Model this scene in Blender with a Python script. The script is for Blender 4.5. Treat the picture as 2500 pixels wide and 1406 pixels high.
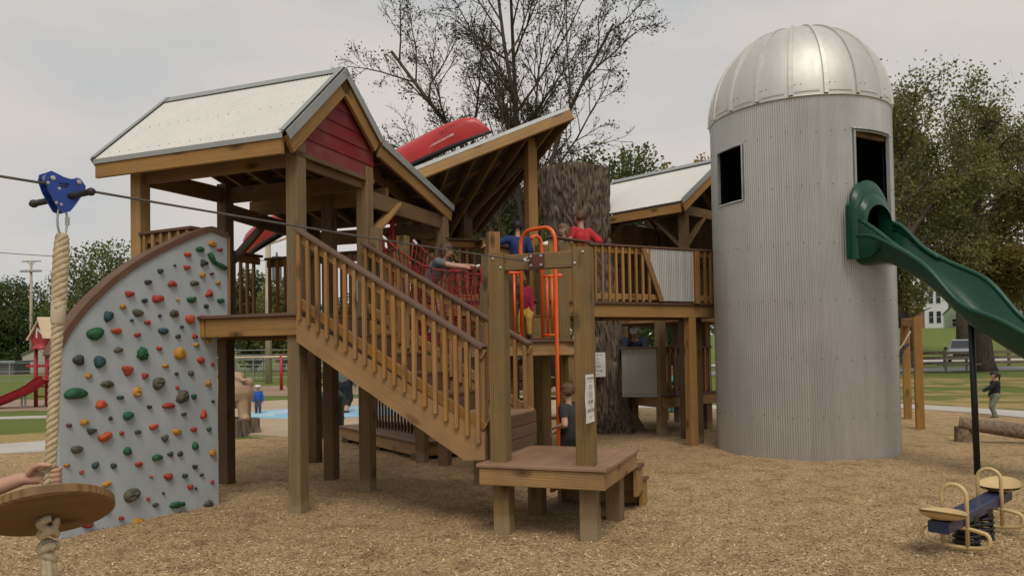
import bpy, bmesh, math, random
import numpy as np
from mathutils import Vector, Matrix

for o in list(bpy.data.objects): bpy.data.objects.remove(o)
SC = bpy.context.scene
COL = SC.collection
PI = math.pi
rad = math.radians

# ------------------------------------------------------------------ camera
H = 1.6; FPX = 1850.0; CX = 1250.0; CY = 807.0
PIT = rad(1.5); ROL = 0.0165
_cp, _sp, _cr, _sr = math.cos(PIT), math.sin(PIT), math.cos(ROL), math.sin(ROL)
_F = np.array([0, _cp, _sp]); _R0 = np.array([1.0, 0, 0]); _U0 = np.array([0, -_sp, _cp])
_R = _cr*_R0 - _sr*_U0; _U = _cr*_U0 + _sr*_R0
CAMP = np.array([0, 0, H])
cam = bpy.data.cameras.new('camera')
cam.sensor_fit = 'HORIZONTAL'; cam.sensor_width = 36.0
cam.lens = FPX/2500*36; cam.shift_y = (CY-703.0)/2500
cam.clip_start = 0.05; cam.clip_end = 3000
camo = bpy.data.objects.new('camera', cam); COL.objects.link(camo)
M = Matrix.Identity(4)
for i in range(3):
    M[i][0] = _R[i]; M[i][1] = _U[i]; M[i][2] = -_F[i]; M[i][3] = CAMP[i]
camo.matrix_world = M
SC.camera = camo

# ------------------------------------------------------------------ light: overcast day
SUN_EL, SUN_AZ = rad(54), rad(174)      # azimuth measured from +Y clockwise: behind the camera
W = bpy.data.worlds.new('World'); SC.world = W; W.use_nodes = True
nt = W.node_tree; nt.nodes.clear()
out = nt.nodes.new('ShaderNodeOutputWorld')
sky = nt.nodes.new('ShaderNodeTexSky'); sky.sky_type = 'NISHITA'; sky.sun_disc = False
sky.sun_elevation = SUN_EL; sky.sun_rotation = SUN_AZ; sky.air_density = 1.0; sky.dust_density = 3.0
bg1 = nt.nodes.new('ShaderNodeBackground'); bg1.inputs[1].default_value = 0.10
bg2 = nt.nodes.new('ShaderNodeBackground'); bg2.inputs[1].default_value = 1.0
tc = nt.nodes.new('ShaderNodeTexCoord')
mp = nt.nodes.new('ShaderNodeMapping'); mp.inputs['Scale'].default_value = (1.0, 1.0, 2.6)
n1 = nt.nodes.new('ShaderNodeTexNoise'); n1.inputs['Scale'].default_value = 1.7; n1.inputs['Detail'].default_value = 5; n1.inputs['Roughness'].default_value = 0.5
rp = nt.nodes.new('ShaderNodeValToRGB')
rp.color_ramp.elements[0].position = 0.38; rp.color_ramp.elements[0].color = (0.465, 0.495, 0.52, 1)
rp.color_ramp.elements[1].position = 0.62; rp.color_ramp.elements[1].color = (0.705, 0.645, 0.60, 1)
e = rp.color_ramp.elements.new(0.5); e.color = (0.595, 0.587, 0.572, 1)
mx = nt.nodes.new('ShaderNodeMixShader'); mx.inputs[0].default_value = 0.93
L = nt.links.new
L(sky.outputs[0], bg1.inputs[0]); L(tc.outputs['Generated'], mp.inputs[0]); L(mp.outputs[0], n1.inputs[0])
L(n1.outputs[0], rp.inputs[0]); L(rp.outputs[0], bg2.inputs[0])
L(bg1.outputs[0], mx.inputs[1]); L(bg2.outputs[0], mx.inputs[2]); L(mx.outputs[0], out.inputs[0])

sl = bpy.data.lights.new('sun', 'SUN'); sl.energy = 1.5; sl.angle = rad(26); sl.color = (1.0, 0.93, 0.82)
so = bpy.data.objects.new('sun', sl); COL.objects.link(so)
sd = Vector((math.sin(SUN_AZ)*math.cos(SUN_EL), math.cos(SUN_AZ)*math.cos(SUN_EL), math.sin(SUN_EL)))
so.rotation_euler = sd.to_track_quat('Z', 'Y').to_euler(); so.location = sd*60

SC.view_settings.view_transform = 'Standard'; SC.view_settings.look = 'None'
SC.view_settings.exposure = 0.0; SC.view_settings.gamma = 1.0
SC.view_settings.use_curve_mapping = False
SC.cycles.max_bounces = 6; SC.cycles.diffuse_bounces = 1; SC.cycles.glossy_bounces = 3
SC.cycles.transparent_max_bounces = 8

# ------------------------------------------------------------------ measuring: photograph pixel -> point in the place
def ray(x, y): return _F + (x-CX)/FPX*_R + (CY-y)/FPX*_U
def at(x, y, Y):
    d = ray(x, y); return CAMP + d*(Y/d[1])
def G(x, y, z=0.0):
    d = ray(x, y); return CAMP + d*((z-H)/d[2])
def onV(x, y, o, dr):
    n = np.array([-dr[1], dr[0], 0.0]); d = ray(x, y); o = np.array([o[0], o[1], 0.0])
    return CAMP + d*((n@(o-CAMP))/(n@d))
# ------------------------------------------------------------------ mesh helpers
rng = random.Random(7)
def V3(*a):
    if len(a) == 1: a = a[0]
    return np.array([float(a[0]), float(a[1]), float(a[2])])
def unit(v):
    v = np.asarray(v, float); n = np.linalg.norm(v); return v/n if n > 1e-12 else v
ROOT = {}
class MB:
    def __init__(s): s.v = []; s.f = []; s.uv = []; s.m = []; s.mi = 0
    def add(s, vs, fs, uvs=None):
        b = len(s.v); s.v.extend([tuple(map(float, p)) for p in vs])
        for i, f in enumerate(fs):
            s.f.append(tuple(b+k for k in f)); s.m.append(s.mi)
            s.uv.append(uvs[i] if uvs else [(0.0, 0.0)]*len(f))
        return s
    def beam(s, p0, p1, w, h, up=(0, 0, 1), c=0.005, ext=0.0):
        """board from p0 to p1, w across (horizontal), h along up; edges chamfered; grain uv runs along it"""
        p0 = V3(p0); p1 = V3(p1); d = unit(p1-p0); p0 = p0-d*ext; p1 = p1+d*ext; Ln = np.linalg.norm(p1-p0)
        up = np.asarray(up, float)
        if abs(d@unit(up)) > 0.99: up = np.array([0, 1.0, 0])
        sd_ = unit(np.cross(d, up)); u2 = np.cross(sd_, d)
        a, b = w/2, h/2; c = min(c, a*0.5, b*0.5)
        pr = [(-a+c, -b), (a-c, -b), (a, -b+c), (a, b-c), (a-c, b), (-a+c, b), (-a, b-c), (-a, -b+c)]
        vs = [p0+sd_*x+u2*y for x, y in pr]+[p1+sd_*x+u2*y for x, y in pr]
        fs, uvs = [], []; ou = rng.random()*50; ov = rng.random()*50; per = 0
        for i in range(8):
            j = (i+1) % 8; l = math.hypot(pr[i][0]-pr[j][0], pr[i][1]-pr[j][1])
            fs.append((i, j, 8+j, 8+i)); uvs.append([(ou, ov+per), (ou, ov+per+l), (ou+Ln, ov+per+l), (ou+Ln, ov+per)]); per += l
        fs.append(tuple(range(7, -1, -1))); uvs.append([(ou+pr[k][0]*.2, ov+pr[k][1]) for k in range(7, -1, -1)])
        fs.append(tuple(range(8, 16))); uvs.append([(ou+pr[k][0]*.2, ov+pr[k][1]) for k in range(8)])
        return s.add(vs, fs, uvs)
    def box(s, c, sz, ax=None, ch=0.004):
        """box with centre c, size sz=(x,y,z), ax = (X axis, Y axis) horizontal"""
        ax = ax or (V3(1, 0, 0), V3(0, 1, 0)); c = V3(c); h = ax[0]*sz[0]/2
        up = np.cross(ax[0], ax[1])
        return s.beam(c-h, c+h, sz[1], sz[2], up=up, c=ch)
    def prism(s, poly, off):
        """polygon (list of 3-D points) extruded by vector off"""
        n = len(poly); P = [V3(p) for p in poly]; off = V3(off); Q = [p+off for p in P]
        ou, ov = rng.random()*50, rng.random()*50
        e0 = unit(P[1]-P[0]); nn = unit(off); e1 = np.cross(nn, e0)
        q = lambda p: (ou+float((p-P[0])@e0), ov+float((p-P[0])@e1))
        fs = [tuple(range(n))[::-1], tuple(range(n, 2*n))]
        uvs = [[q(P[i]) for i in range(n)][::-1], [q(Q[i]) for i in range(n)]]
        for i in range(n):
            j = (i+1) % n; l = float(np.linalg.norm(P[j]-P[i])); t = float(np.linalg.norm(off))
            fs.append((i, j, n+j, n+i)); uvs.append([(ou, ov), (ou+l, ov), (ou+l, ov+t), (ou, ov+t)])
        return s.add(P+Q, fs, uvs)
    def tube(s, pts, r, n=8, cap=True, closed=False):
        pts = [V3(p) for p in pts]; m = len(pts); rr = r if hasattr(r, '__len__') else [r]*m
        t = [unit(pts[min(i+1, m-1)]-pts[max(i-1, 0)]) for i in range(m)]
        if closed: t = [unit(pts[(i+1) % m]-pts[(i-1) % m]) for i in range(m)]
        ref = np.array([0, 0, 1.0]) if abs(t[0][2]) < 0.9 else np.array([1.0, 0, 0])
        x = unit(np.cross(t[0], ref)); vs = []; acc = 0; us = []
        for i in range(m):
            x = unit(x-t[i]*(x@t[i])); y = np.cross(t[i], x)
            for k in range(n):
                a = 2*PI*k/n; vs.append(pts[i]+rr[i]*(math.cos(a)*x+math.sin(a)*y))
            if i: acc += float(np.linalg.norm(pts[i]-pts[i-1]))
            us.append(acc)
        fs, uvs = [], []; ou = rng.random()*20
        for i in range(m if closed else m-1):
            j = (i+1) % m
            for k in range(n):
                l = (k+1) % n; fs.append((i*n+k, i*n+l, j*n+l, j*n+k))
                c = 2*PI*max(rr[i], 1e-4)
                uvs.append([(ou+us[i], k/n*c), (ou+us[i], (k+1)/n*c), (ou+us[j], (k+1)/n*c), (ou+us[j], k/n*c)])
        if cap and not closed:
            fs.append(tuple(range(n))[::-1]); uvs.append([(0, 0)]*n); fs.append(tuple((m-1)*n+k for k in range(n))); uvs.append([(0, 0)]*n)
        return s.add(vs, fs, uvs)
    def lathe(s, c, prof, n=24, ax=(0, 0, 1), cap=True):
        """profile of (radius, height) about axis ax through c"""
        ax = unit(ax); x = unit(np.cross(ax, (0, 1, 0) if abs(ax[1]) < .9 else (1, 0, 0))); y = np.cross(ax, x); c = V3(c)
        vs = [c+ax*h+r*(math.cos(2*PI*k/n)*x+math.sin(2*PI*k/n)*y) for r, h in prof for k in range(n)]
        fs = []
        for i in range(len(prof)-1):
            for k in range(n):
                l = (k+1) % n; fs.append((i*n+k, i*n+l, (i+1)*n+l, (i+1)*n+k))
        if cap: fs.append(tuple(range(n))[::-1]); fs.append(tuple((len(prof)-1)*n+k for k in range(n)))
        return s.add(vs, fs)
    def grid(s, P, uvf=None, closed=False):
        """P[i][j] points"""
        a, b = len(P), len(P[0]); vs = [p for r in P for p in r]; fs, uvs = [], []
        for i in range(a-1):
            for j in range(b-1 if not closed else b):
                k = (j+1) % b
                fs.append((i*b+j, i*b+k, (i+1)*b+k, (i+1)*b+j)); uvs.append([(i, j), (i, j+1), (i+1, j+1), (i+1, j)])
        return s.add(vs, fs, [[(u*.1, v*.1) for u, v in q] for q in uvs])
    def ball(s, c, r, nu=10, nv=7, ax=None):
        c = V3(c); r = r if hasattr(r, '__len__') else (r, r, r)
        ax = ax or (V3(1, 0, 0), V3(0, 1, 0), V3(0, 0, 1)); vs = []; fs = []
        for i in range(1, nv):
            th = PI*i/nv
            for k in range(nu):
                ph = 2*PI*k/nu
                vs.append(c+ax[0]*r[0]*math.sin(th)*math.cos(ph)+ax[1]*r[1]*math.sin(th)*math.sin(ph)+ax[2]*r[2]*math.cos(th))
        t = len(vs); vs += [c+ax[2]*r[2], c-ax[2]*r[2]]
        for i in range(nv-2):
            for k in range(nu):
                l = (k+1) % nu; fs.append((i*nu+k, (i+1)*nu+k, (i+1)*nu+l, i*nu+l))
        for k in range(nu):
            l = (k+1) % nu; fs.append((t, k, l)); fs.append((t+1, (nv-2)*nu+l, (nv-2)*nu+k))
        return s.add(vs, fs)
    def mesh(s, name, origin=(0, 0, 0), smooth=False):
        me = bpy.data.meshes.new(name); o = V3(origin)
        vs = np.array(s.v, float).reshape(-1, 3)-o
        me.from_pydata(vs.tolist(), [], s.f); uvl = me.uv_layers.new(name='UVMap')
        flat = np.array([c for q in s.uv for p in q for c in p], dtype=np.float32)
        uvl.data.foreach_set('uv', flat)
        if any(s.m): me.polygons.foreach_set('material_index', s.m)
        if smooth: me.polygons.foreach_set('use_smooth', [True]*len(me.polygons))
        me.update(); return me
def setm(o, m):
    for x in (m if isinstance(m, (list, tuple)) else [m]): o.data.materials.append(x)
def tag(o, label=None, cat=None, group=None, kind=None):
    for k, v in (('label', label), ('category', cat), ('group', group), ('kind', kind)):
        if v: o[k] = v
    return o
def thing(name, label, cat, loc, group=None):
    o = bpy.data.objects.new(name, None); o.empty_display_size = 0.1; COL.objects.link(o); o.location = tuple(map(float, loc))
    ROOT[o.name] = V3(loc); return tag(o, label, cat, group)
def part(mb, name, m, parent, smooth=False, label=None, kind=None):
    org = ROOT[parent.name]
    o = bpy.data.objects.new(name, mb.mesh(name, org, smooth)); COL.objects.link(o); o.parent = parent; setm(o, m)
    ROOT[o.name] = org
    if label: o['label'] = label
    if kind: o['kind'] = kind
    return o
def solo(mb, name, m, label=None, cat=None, loc=(0, 0, 0), group=None, kind=None, smooth=False):
    o = bpy.data.objects.new(name, mb.mesh(name, loc, smooth)); COL.objects.link(o); o.location = tuple(map(float, loc)); setm(o, m)
    ROOT[o.name] = V3(loc); return tag(o, label, cat, group, kind)
def B(name, m, parent, p0, p1, w, h, up=(0, 0, 1), **k): return part(MB().beam(p0, p1, w, h, up, **k), name, m, parent)
def text(parent, body, m, pos, xdir, ydir, size, name='lettering', align='CENTER', sx=1.0, ext=0.0004):
    cu = bpy.data.curves.new(name, 'FONT'); cu.body = body; cu.size = size; cu.align_x = align; cu.align_y = 'CENTER'; cu.extrude = ext; cu.resolution_u = 2
    t = bpy.data.objects.new('tmp', cu); COL.objects.link(t); dg = bpy.context.evaluated_depsgraph_get(); dg.update()
    me = bpy.data.meshes.new_from_object(t.evaluated_get(dg)); bpy.data.objects.remove(t); me.name = name; me.materials.clear()
    x = unit(xdir); y = unit(ydir); z = np.cross(x, y); p = V3(pos)-ROOT[parent.name]
    n = len(me.vertices); co = np.empty(n*3); me.vertices.foreach_get('co', co); co = co.reshape(-1, 3); co = p+co[:, :1]*x*sx+co[:, 1:2]*y+co[:, 2:]*z
    me.vertices.foreach_set('co', co.ravel()); me.update()
    o = bpy.data.objects.new(name, me); COL.objects.link(o); o.parent = parent; setm(o, m); ROOT[o.name] = ROOT[parent.name]; return o

# ------------------------------------------------------------------ materials
MATS = {}
class NT:
    def __init__(s, name):
        s.m = bpy.data.materials.new(name); s.m.use_nodes = True; s.t = s.m.node_tree; s.b = s.t.nodes['Principled BSDF']
        s.out = s.t.nodes['Material Output']; MATS[name] = s.m
    def n(s, ty, **k):
        nd = s.t.nodes.new('ShaderNode'+ty)
        for a, b in k.items():
            a = a.replace('_', ' ')
            if a in nd.inputs: s.set(nd.inputs[a], b)
            else: setattr(nd, a.replace(' ', '_'), b)
        return nd
    def set(s, inp, v):
        if hasattr(v, 'links'): s.t.links.new(v, inp)
        elif isinstance(v, bpy.types.Node): s.t.links.new(v.outputs[0], inp)
        else: inp.default_value = v
    def coord(s, what='Object', scale=(1, 1, 1)):
        c = s.n('TexCoord'); mpp = s.n('Mapping'); s.t.links.new(c.outputs[what], mpp.inputs[0]); mpp.inputs['Scale'].default_value = scale; return mpp.outputs[0]
    def noise(s, vec, scale, detail=4, rough=.55, dist=0.0):
        return s.n('TexNoise', Vector=vec, Scale=scale, Detail=detail, Roughness=rough, Distortion=dist).outputs[0]
    def ramp(s, fac, stops):
        r = s.n('ValToRGB', Fac=fac); cr = r.color_ramp
        while len(cr.elements) < len(stops): cr.elements.new(0.5)
        for e_, (p, c) in zip(cr.elements, stops): e_.position = p; e_.color = (c[0], c[1], c[2], 1) if hasattr(c, '__len__') else (c, c, c, 1)
        return r.outputs[0]
    def mix(s, fac, a, b, blend='MIX'):
        x = s.n('MixRGB', blend_type=blend); s.set(x.inputs[0], fac)
        for i, v in ((1, a), (2, b)):
            if isinstance(v, (tuple, list)): v = tuple(v[:3])+(1,)
            s.set(x.inputs[i], v)
        return x.outputs[0]
    def math(s, op, a, b=0.0):
        x = s.n('Math', operation=op); s.set(x.inputs[0], a); s.set(x.inputs[1], b); return x.outputs[0]
    def bump(s, h, strength=.3, dist=.01):
        b = s.n('Bump', Height=h, Strength=strength, Distance=dist); s.t.links.new(b.outputs[0], s.b.inputs['Normal']); return b
    def done(s, col=None, rough=None, metal=None):
        if col is not None: s.set(s.b.inputs['Base Color'], col if not isinstance(col, (tuple, list)) else tuple(col[:3])+(1,))
        if rough is not None: s.set(s.b.inputs['Roughness'], rough)
        if metal is not None: s.set(s.b.inputs['Metallic'], metal)
        return s.m
def sc_(c, k): return tuple(min(1, x*k) for x in c)
def plain(name, col, rough=.6, metal=0.0, var=.18, scale=6.0, bump=0.0, bscale=60.0, coat=0.0, orand=0.0, spec=None):
    """painted or moulded stuff: slow colour drift, fine grain, roughness wear"""
    t = NT(name); v = t.coord('Object'); a = t.noise(v, scale, 5)
    c = t.mix(t.ramp(a, [(.3, 0), (.7, 1)]), sc_(col, 1-var), sc_(col, 1+var))
    if orand:
        oi = t.n('ObjectInfo'); k = t.n('HueSaturation', Color=c); t.set(k.inputs['Value'], t.math('ADD', t.math('MULTIPLY', oi.outputs['Random'], 2*orand), 1-orand)); c = k.outputs[0]
    r = t.math('ADD', t.math('MULTIPLY', t.noise(v, scale*3, 3), .25), rough-.12)
    if bump: t.bump(t.noise(v, bscale, 3), bump, .004)
    if coat: t.b.inputs['Coat Weight'].default_value = coat
    if spec is not None: t.b.inputs['Specular IOR Level'].default_value = spec
    return t.done(c, r, metal)
def wood(name, light, dark, orand=.22, stain=.35, knots=True, rough=.72, foot=False):
    t = NT(name); uv = t.coord('UV')
    oi = t.n('ObjectInfo')
    sh = t.n('VectorMath', operation='MULTIPLY_ADD'); t.set(sh.inputs[0], oi.outputs['Random']); sh.inputs[1].default_value = (37, 91, 11); t.set(sh.inputs[2], uv)
    def mapd(sc3): m_ = t.n('Mapping', Vector=sh.outputs[0]); m_.inputs['Scale'].default_value = sc3; return m_.outputs[0]
    wob = t.noise(mapd((.9, 3.0, 1)), 1.0, 2, .5)
    off = t.n('VectorMath', operation='MULTIPLY_ADD'); t.set(off.inputs[0], wob); off.inputs[1].default_value = (0, .10, 0); t.set(off.inputs[2], sh.outputs[0])
    rg = t.n('Mapping', Vector=off.outputs[0]); rg.inputs['Scale'].default_value = (.12, 8.0, 1)
    wv = t.n('TexWave', wave_type='BANDS', bands_direction='Y', Vector=rg.outputs[0], Scale=2.3, Distortion=1.6, Detail=2.0); t.set(wv.inputs['Detail Scale'], 1.2)
    ring = t.ramp(wv.outputs[0], [(.45, 0), (.95, 1)])
    streak = t.noise(mapd((.7, 26, 1)), 1.0, 6, .72)
    fine = t.noise(mapd((6.0, 190, 1)), 1.0, 4, .7)
    g = t.math('ADD', t.math('MULTIPLY', ring, .26), t.math('ADD', t.math('MULTIPLY', fine, .30), t.math('MULTIPLY', streak, .62)))
    c = t.mix(t.ramp(g, [(.34, 0), (.80, 1)]), light, dark)
    if knots:
        kn = t.n('Mapping', Vector=sh.outputs[0]); kn.inputs['Scale'].default_value = (1.7, 4.2, 1)
        vo = t.n('TexVoronoi', Vector=kn.outputs[0], Scale=1.0); vo.inputs['Randomness'].default_value = 1.0
        kd = t.ramp(vo.outputs['Distance'], [(.06, 1), (.085, .55), (.10, .75), (.20, 0)])
        c = t.mix(kd, c, sc_(dark, .38))
    ob = t.coord('Object'); stn = t.noise(ob, 1.6, 5, .6)
    c = t.mix(t.ramp(stn, [(.42, 0), (.72, stain)]), c, sc_(dark, .55))
    grey = t.noise(ob, 3.1, 3); c = t.mix(t.ramp(grey, [(.48, 0), (.78, .28)]), c, (.19, .165, .115))
    hs = t.n('HueSaturation', Color=c); t.set(hs.inputs['Value'], t.math('ADD', t.math('MULTIPLY', oi.outputs['Random'], 2*orand), 1-orand))
    t.set(hs.inputs['Saturation'], t.math('ADD', t.math('MULTIPLY', t.math('FRACT', t.math('MULTIPLY', oi.outputs['Random'], 7.3)), .16), .92))
    if foot:
        gz = t.n('SeparateXYZ', Vector=t.n('NewGeometry').outputs['Position']); e_ = t.math('ADD', gz.outputs[2], t.math('MULTIPLY', t.noise(ob, 9, 4), -.22)); c = t.mix(t.ramp(e_, [(.0, .5), (.10, 0)]), hs.outputs[0], (.36, .28, .175)); hs = type('o', (), {'outputs': [c]})()
    t.bump(t.math('ADD', fine, t.math('MULTIPLY', wv.outputs[0], .4)), .15, .002)
    t.b.inputs['Specular IOR Level'].default_value = .25
    return t.done(hs.outputs[0], rough)
PINE = wood('treated_pine', (.45, .262, .098), (.24, .122, .038), orand=.15)
POST = wood('weathered_post_timber', (.275, .188, .086), (.140, .088, .036), orand=.15, foot=True)
CEDAR = wood('baluster_pine', (.43, .235, .086), (.24, .120, .038), orand=.17)
DARKW = wood('shade_toned_timber', (.25, .155, .072), (.13, .075, .034), stain=.55)  # darker timber copy for parts in shade; the shade is in its colour
COMP = wood('composite_board', (.180, .100, .064), (.105, .057, .037), orand=.10, stain=.3, knots=False, rough=.6)
DECKC = wood('faded_composite_deck', (.37, .225, .145), (.25, .14, .088), orand=.10, stain=.3, knots=False, rough=.6)
REDB = wood('red_stained_siding', (.235, .016, .022), (.15, .010, .016), orand=.1, stain=.3, knots=False, rough=.55)
def metal_sheet(name, col, metal, rough, streak=.25, orand=0.0):
    t = NT(name); v = t.coord('Object'); a = t.noise(v, 2.2, 5); st = t.n('Mapping', Vector=v); st.inputs['Scale'].default_value = (9, 9, .35)
    b = t.noise(st.outputs[0], 1.5, 4); sp = t.n('TexVoronoi', Vector=v, Scale=55.0)
    f = t.math('ADD', t.math('MULTIPLY', a, .45), t.math('ADD', t.math('MULTIPLY', b, .45), t.math('MULTIPLY', sp.outputs['Distance'], .04)))
    c = t.mix(t.ramp(f, [(.3, 0), (.75, 1)]), sc_(col, 1-streak), sc_(col, 1.08))
    if orand:
        oi = t.n('ObjectInfo'); k = t.n('HueSaturation', Color=c); t.set(k.inputs['Value'], t.math('ADD', t.math('MULTIPLY', oi.outputs['Random'], 2*orand), 1-orand)); c = k.outputs[0]
    t.b.inputs['Specular IOR Level'].default_value = .4
    return t.done(c, t.math('ADD', t.math('MULTIPLY', b, .25), rough-.1), metal)
ROOFM = metal_sheet('pale_galvanised_roofing', (.68, .665, .62), .0, .45, .05)
TRIM = metal_sheet('grey_metal_trim', (.36, .375, .37), .35, .5, .12)
GALV = metal_sheet('galvanised_corrugated_steel', (.525, .515, .485), .55, .40, .16, .09)
DOME = metal_sheet('aluminium_dome', (.66, .645, .60), .55, .50, .12, .09)
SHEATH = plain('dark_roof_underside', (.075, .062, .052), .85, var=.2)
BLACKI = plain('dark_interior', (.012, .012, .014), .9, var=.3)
STEEL = plain('bolt_steel', (.5, .5, .48), .38, .9)
BOLT = plain('dark_screw', (.10, .10, .10), .5, .6)
CABLE = plain('steel_cable', (.13, .12, .11), .5, .6)
# ------------------------------------------------------------------ ground
def m_mulch():
    t = NT('wood_mulch'); v = t.coord('Object')
    st = t.n('Mapping', Vector=v); st.inputs['Scale'].default_value = (1, 1, 1)
    vo = t.n('TexVoronoi', Vector=v, Scale=42.0); vo2 = t.n('TexVoronoi', Vector=v, Scale=95.0)
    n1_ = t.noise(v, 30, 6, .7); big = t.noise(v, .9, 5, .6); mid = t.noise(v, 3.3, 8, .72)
    c = t.mix(t.ramp(vo.outputs['Color'], [(.15, 0), (.85, 1)]), (.33, .205, .10), (.84, .60, .335))
    c = t.mix(.45, c, t.mix(t.ramp(n1_, [(.35, 0), (.68, 1)]), (.27, .165, .078), (.82, .59, .33)))
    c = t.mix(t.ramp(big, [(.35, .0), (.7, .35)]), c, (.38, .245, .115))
    c = t.mix(t.ramp(mid, [(.50, .0), (.70, .62)]), c, (.135, .080, .034))  # dark patches paint the shade of hollows into the mulch colour
    h = t.math('ADD', vo.outputs['Distance'], t.math('ADD', t.math('MULTIPLY', vo2.outputs['Distance'], .6), t.math('MULTIPLY', n1_, .8)))
    t.bump(h, .9, .02); t.b.inputs['Specular IOR Level'].default_value = .12
    return t.done(c, .9)
def m_chip():
    t = NT('wood_chip'); g = t.n('NewGeometry'); r = g.outputs['Random Per Island']
    c = t.ramp(r, [(0, (.10, .055, .022)), (.3, (.38, .24, .115)), (.68, (.69, .49, .265)), (.93, (.84, .65, .40)), (1, (.86, .74, .54))])
    big = t.noise(t.coord('Object'), .9, 4, .6); c = t.mix(t.ramp(big, [(.4, 0), (.7, .35)]), c, (.28, .185, .09)); mid = t.noise(t.coord('Object'), 3.3, 8, .72); c = t.mix(t.ramp(mid, [(.50, 0), (.70, .55)]), c, (.12, .07, .03))  # chips carry the same painted hollow shade in their colour
    t.b.inputs['Specular IOR Level'].default_value = .12
    return t.done(c, .85)
def m_grass():
    t = NT('mown_grass'); v = t.coord('Object'); a = t.noise(v, .35, 5, .6); b = t.noise(v, 9, 6, .7); d = t.noise(v, 60, 3, .7)
    c = t.mix(t.ramp(b, [(.35, 0), (.7, 1)]), (.115, .160, .038), (.225, .275, .070))
    c = t.mix(t.ramp(a, [(.45, 0), (.72, .55)]), c, (.25, .235, .085)); c = t.mix(t.math('MULTIPLY', d, .5), c, (.09, .13, .03))
    t.bump(t.math('ADD', b, d), .8, .03); t.b.inputs['Specular IOR Level'].default_value = .1
    return t.done(c, .9)
def m_straw():
    t = NT('straw_on_seeded_lawn'); v = t.coord('Object'); a = t.noise(v, .55, 5, .6); b = t.noise(v, 22, 6, .75)
    c = t.mix(t.ramp(b, [(.35, 0), (.68, 1)]), (.27, .19, .075), (.52, .39, .18))
    c = t.mix(t.ramp(a, [(.44, 0), (.56, .9)]), c, (.135, .165, .045))
    t.bump(b, .8, .03); t.b.inputs['Specular IOR Level'].default_value = .1
    return t.done(c, .9)
def m_concrete(name, c0, c1):
    t = NT(name); v = t.coord('Object'); a = t.noise(v, .8, 6, .6); b = t.noise(v, 40, 3, .6)
    c = t.mix(t.ramp(a, [(.3, 0), (.7, 1)]), c0, c1); c = t.mix(t.math('MULTIPLY', b, .25), c, sc_(c0, .6))
    t.bump(b, .2, .004); return t.done(c, .8)
def m_map():
    t = NT('painted_ground_map'); v = t.coord('Object'); a = t.noise(v, .55, 4, .6, .6); w = t.noise(v, 7, 5)
    c = t.ramp(a, [(.30, (.20, .46, .64)), (.48, (.24, .50, .66)), (.53, (.50, .62, .68)), (.60, (.28, .52, .66)), (.66, (.58, .46, .42)), (.75, (.30, .54, .68))])
    c = t.mix(t.ramp(w, [(.5, 0), (.75, .35)]), c, (.45, .37, .26)); return t.done(c, .75)
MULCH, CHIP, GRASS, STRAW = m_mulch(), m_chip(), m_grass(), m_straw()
CONC = m_concrete('pale_concrete', (.46, .43, .37), (.60, .565, .50)); PLAZA = m_concrete('tan_concrete_plaza', (.42, .315, .20), (.56, .43, .28))
ASPH = m_concrete('grey_road', (.22, .21, .20), (.33, .32, .30)); FARM = m_concrete('brown_far_mulch', (.27, .19, .115), (.40, .29, .175))
def hgt(x, y):
    """lawn level; it climbs towards the houses far off on the right"""
    t = min(1, max(0, (y-58)/60)); t = t*t*(3-2*t); s_ = min(1, max(0, (x-8)/34)); s_ = s_*s_*(3-2*s_)
    return 4.0*t*s_+0.006*max(0, y-120)
xs = sorted(set([-400, -260, -170]+list(range(-120, 161, 8))+[200, 280, 420])); ys = sorted(set([-40, -10, 10]+list(range(20, 180, 6))+[200, 240, 300, 420, 600]))
mb = MB(); mb.grid([[(x, y, hgt(x, y)-.012) for x in xs] for y in ys])
for i in range(len(mb.f)): mb.f[i] = mb.f[i][::-1]
mb.f = [f[::-1] for f in mb.f]
solo(mb, 'ground', GRASS, kind='structure')

def sheet(name, pts, z, m, th=.0):
    b = MB(); P = [(p[0], p[1], z) for p in pts]
    if th: b.prism([(p[0], p[1], z-th) for p in pts], (0, 0, th))
    else: b.add(P, [tuple(range(len(P)))])
    return solo(b, name, m, kind='structure')
def strip(pts_near, pts_far): return [tuple(p) for p in pts_near]+[tuple(p) for p in reversed(pts_far)]
# mulch bed
MUL = [(-16, -8), (18, -8), (20, 9)]+[tuple(G(x, y)[:2]) for x, y in ((2700, 1034), (2500, 1020), (2350, 1006), (2200, 996))]+[(3.0, 20.3), (-1.0, 19.0), (-3.2, 15.5), (-5.0, 14.2), (-7.0, 13.6), (-16, 14.0)]
def inside(poly, x, y):
    c = False; n = len(poly)
    for i in range(n):
        x0, y0 = poly[i]; x1, y1 = poly[(i+1) % n]
        if (y0 > y) != (y1 > y) and x < (x1-x0)*(y-y0)/(y1-y0)+x0: c = not c
    return c
from mathutils import noise as mnoise
def bumpz(x, y):
    k_ = min(1, max(0, (12.5-y)/2.0)); k_ = .35+.65*k_
    return k_*bump0(x, y)+.018*k_
def bump0(x, y):
    return .016*mnoise.noise((x*.9, y*.9, 3.1))+.020*mnoise.noise((x*2.3, y*2.3, 8.2))+.016*mnoise.noise((x*5.1, y*5.1, 1.2))
st_ = .10; nx, ny = int(36/st_), int(29/st_)
mb = MB(); PX = [[(-16+i*st_, -8+j*st_) for i in range(nx+1)] for j in range(ny+1)]
mb.v = [(x, y, bumpz(x, y)+.022) for r in PX for x, y in r]
for j in range(ny):
    for i in range(nx):
        x, y = -16+(i+.5)*st_, -8+(j+.5)*st_
        if inside(MUL, x, y):
            a = j*(nx+1)+i; mb.f.append((a, a+1, a+nx+2, a+nx+1)); mb.m.append(0); mb.uv.append([(0, 0)]*4)
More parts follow.
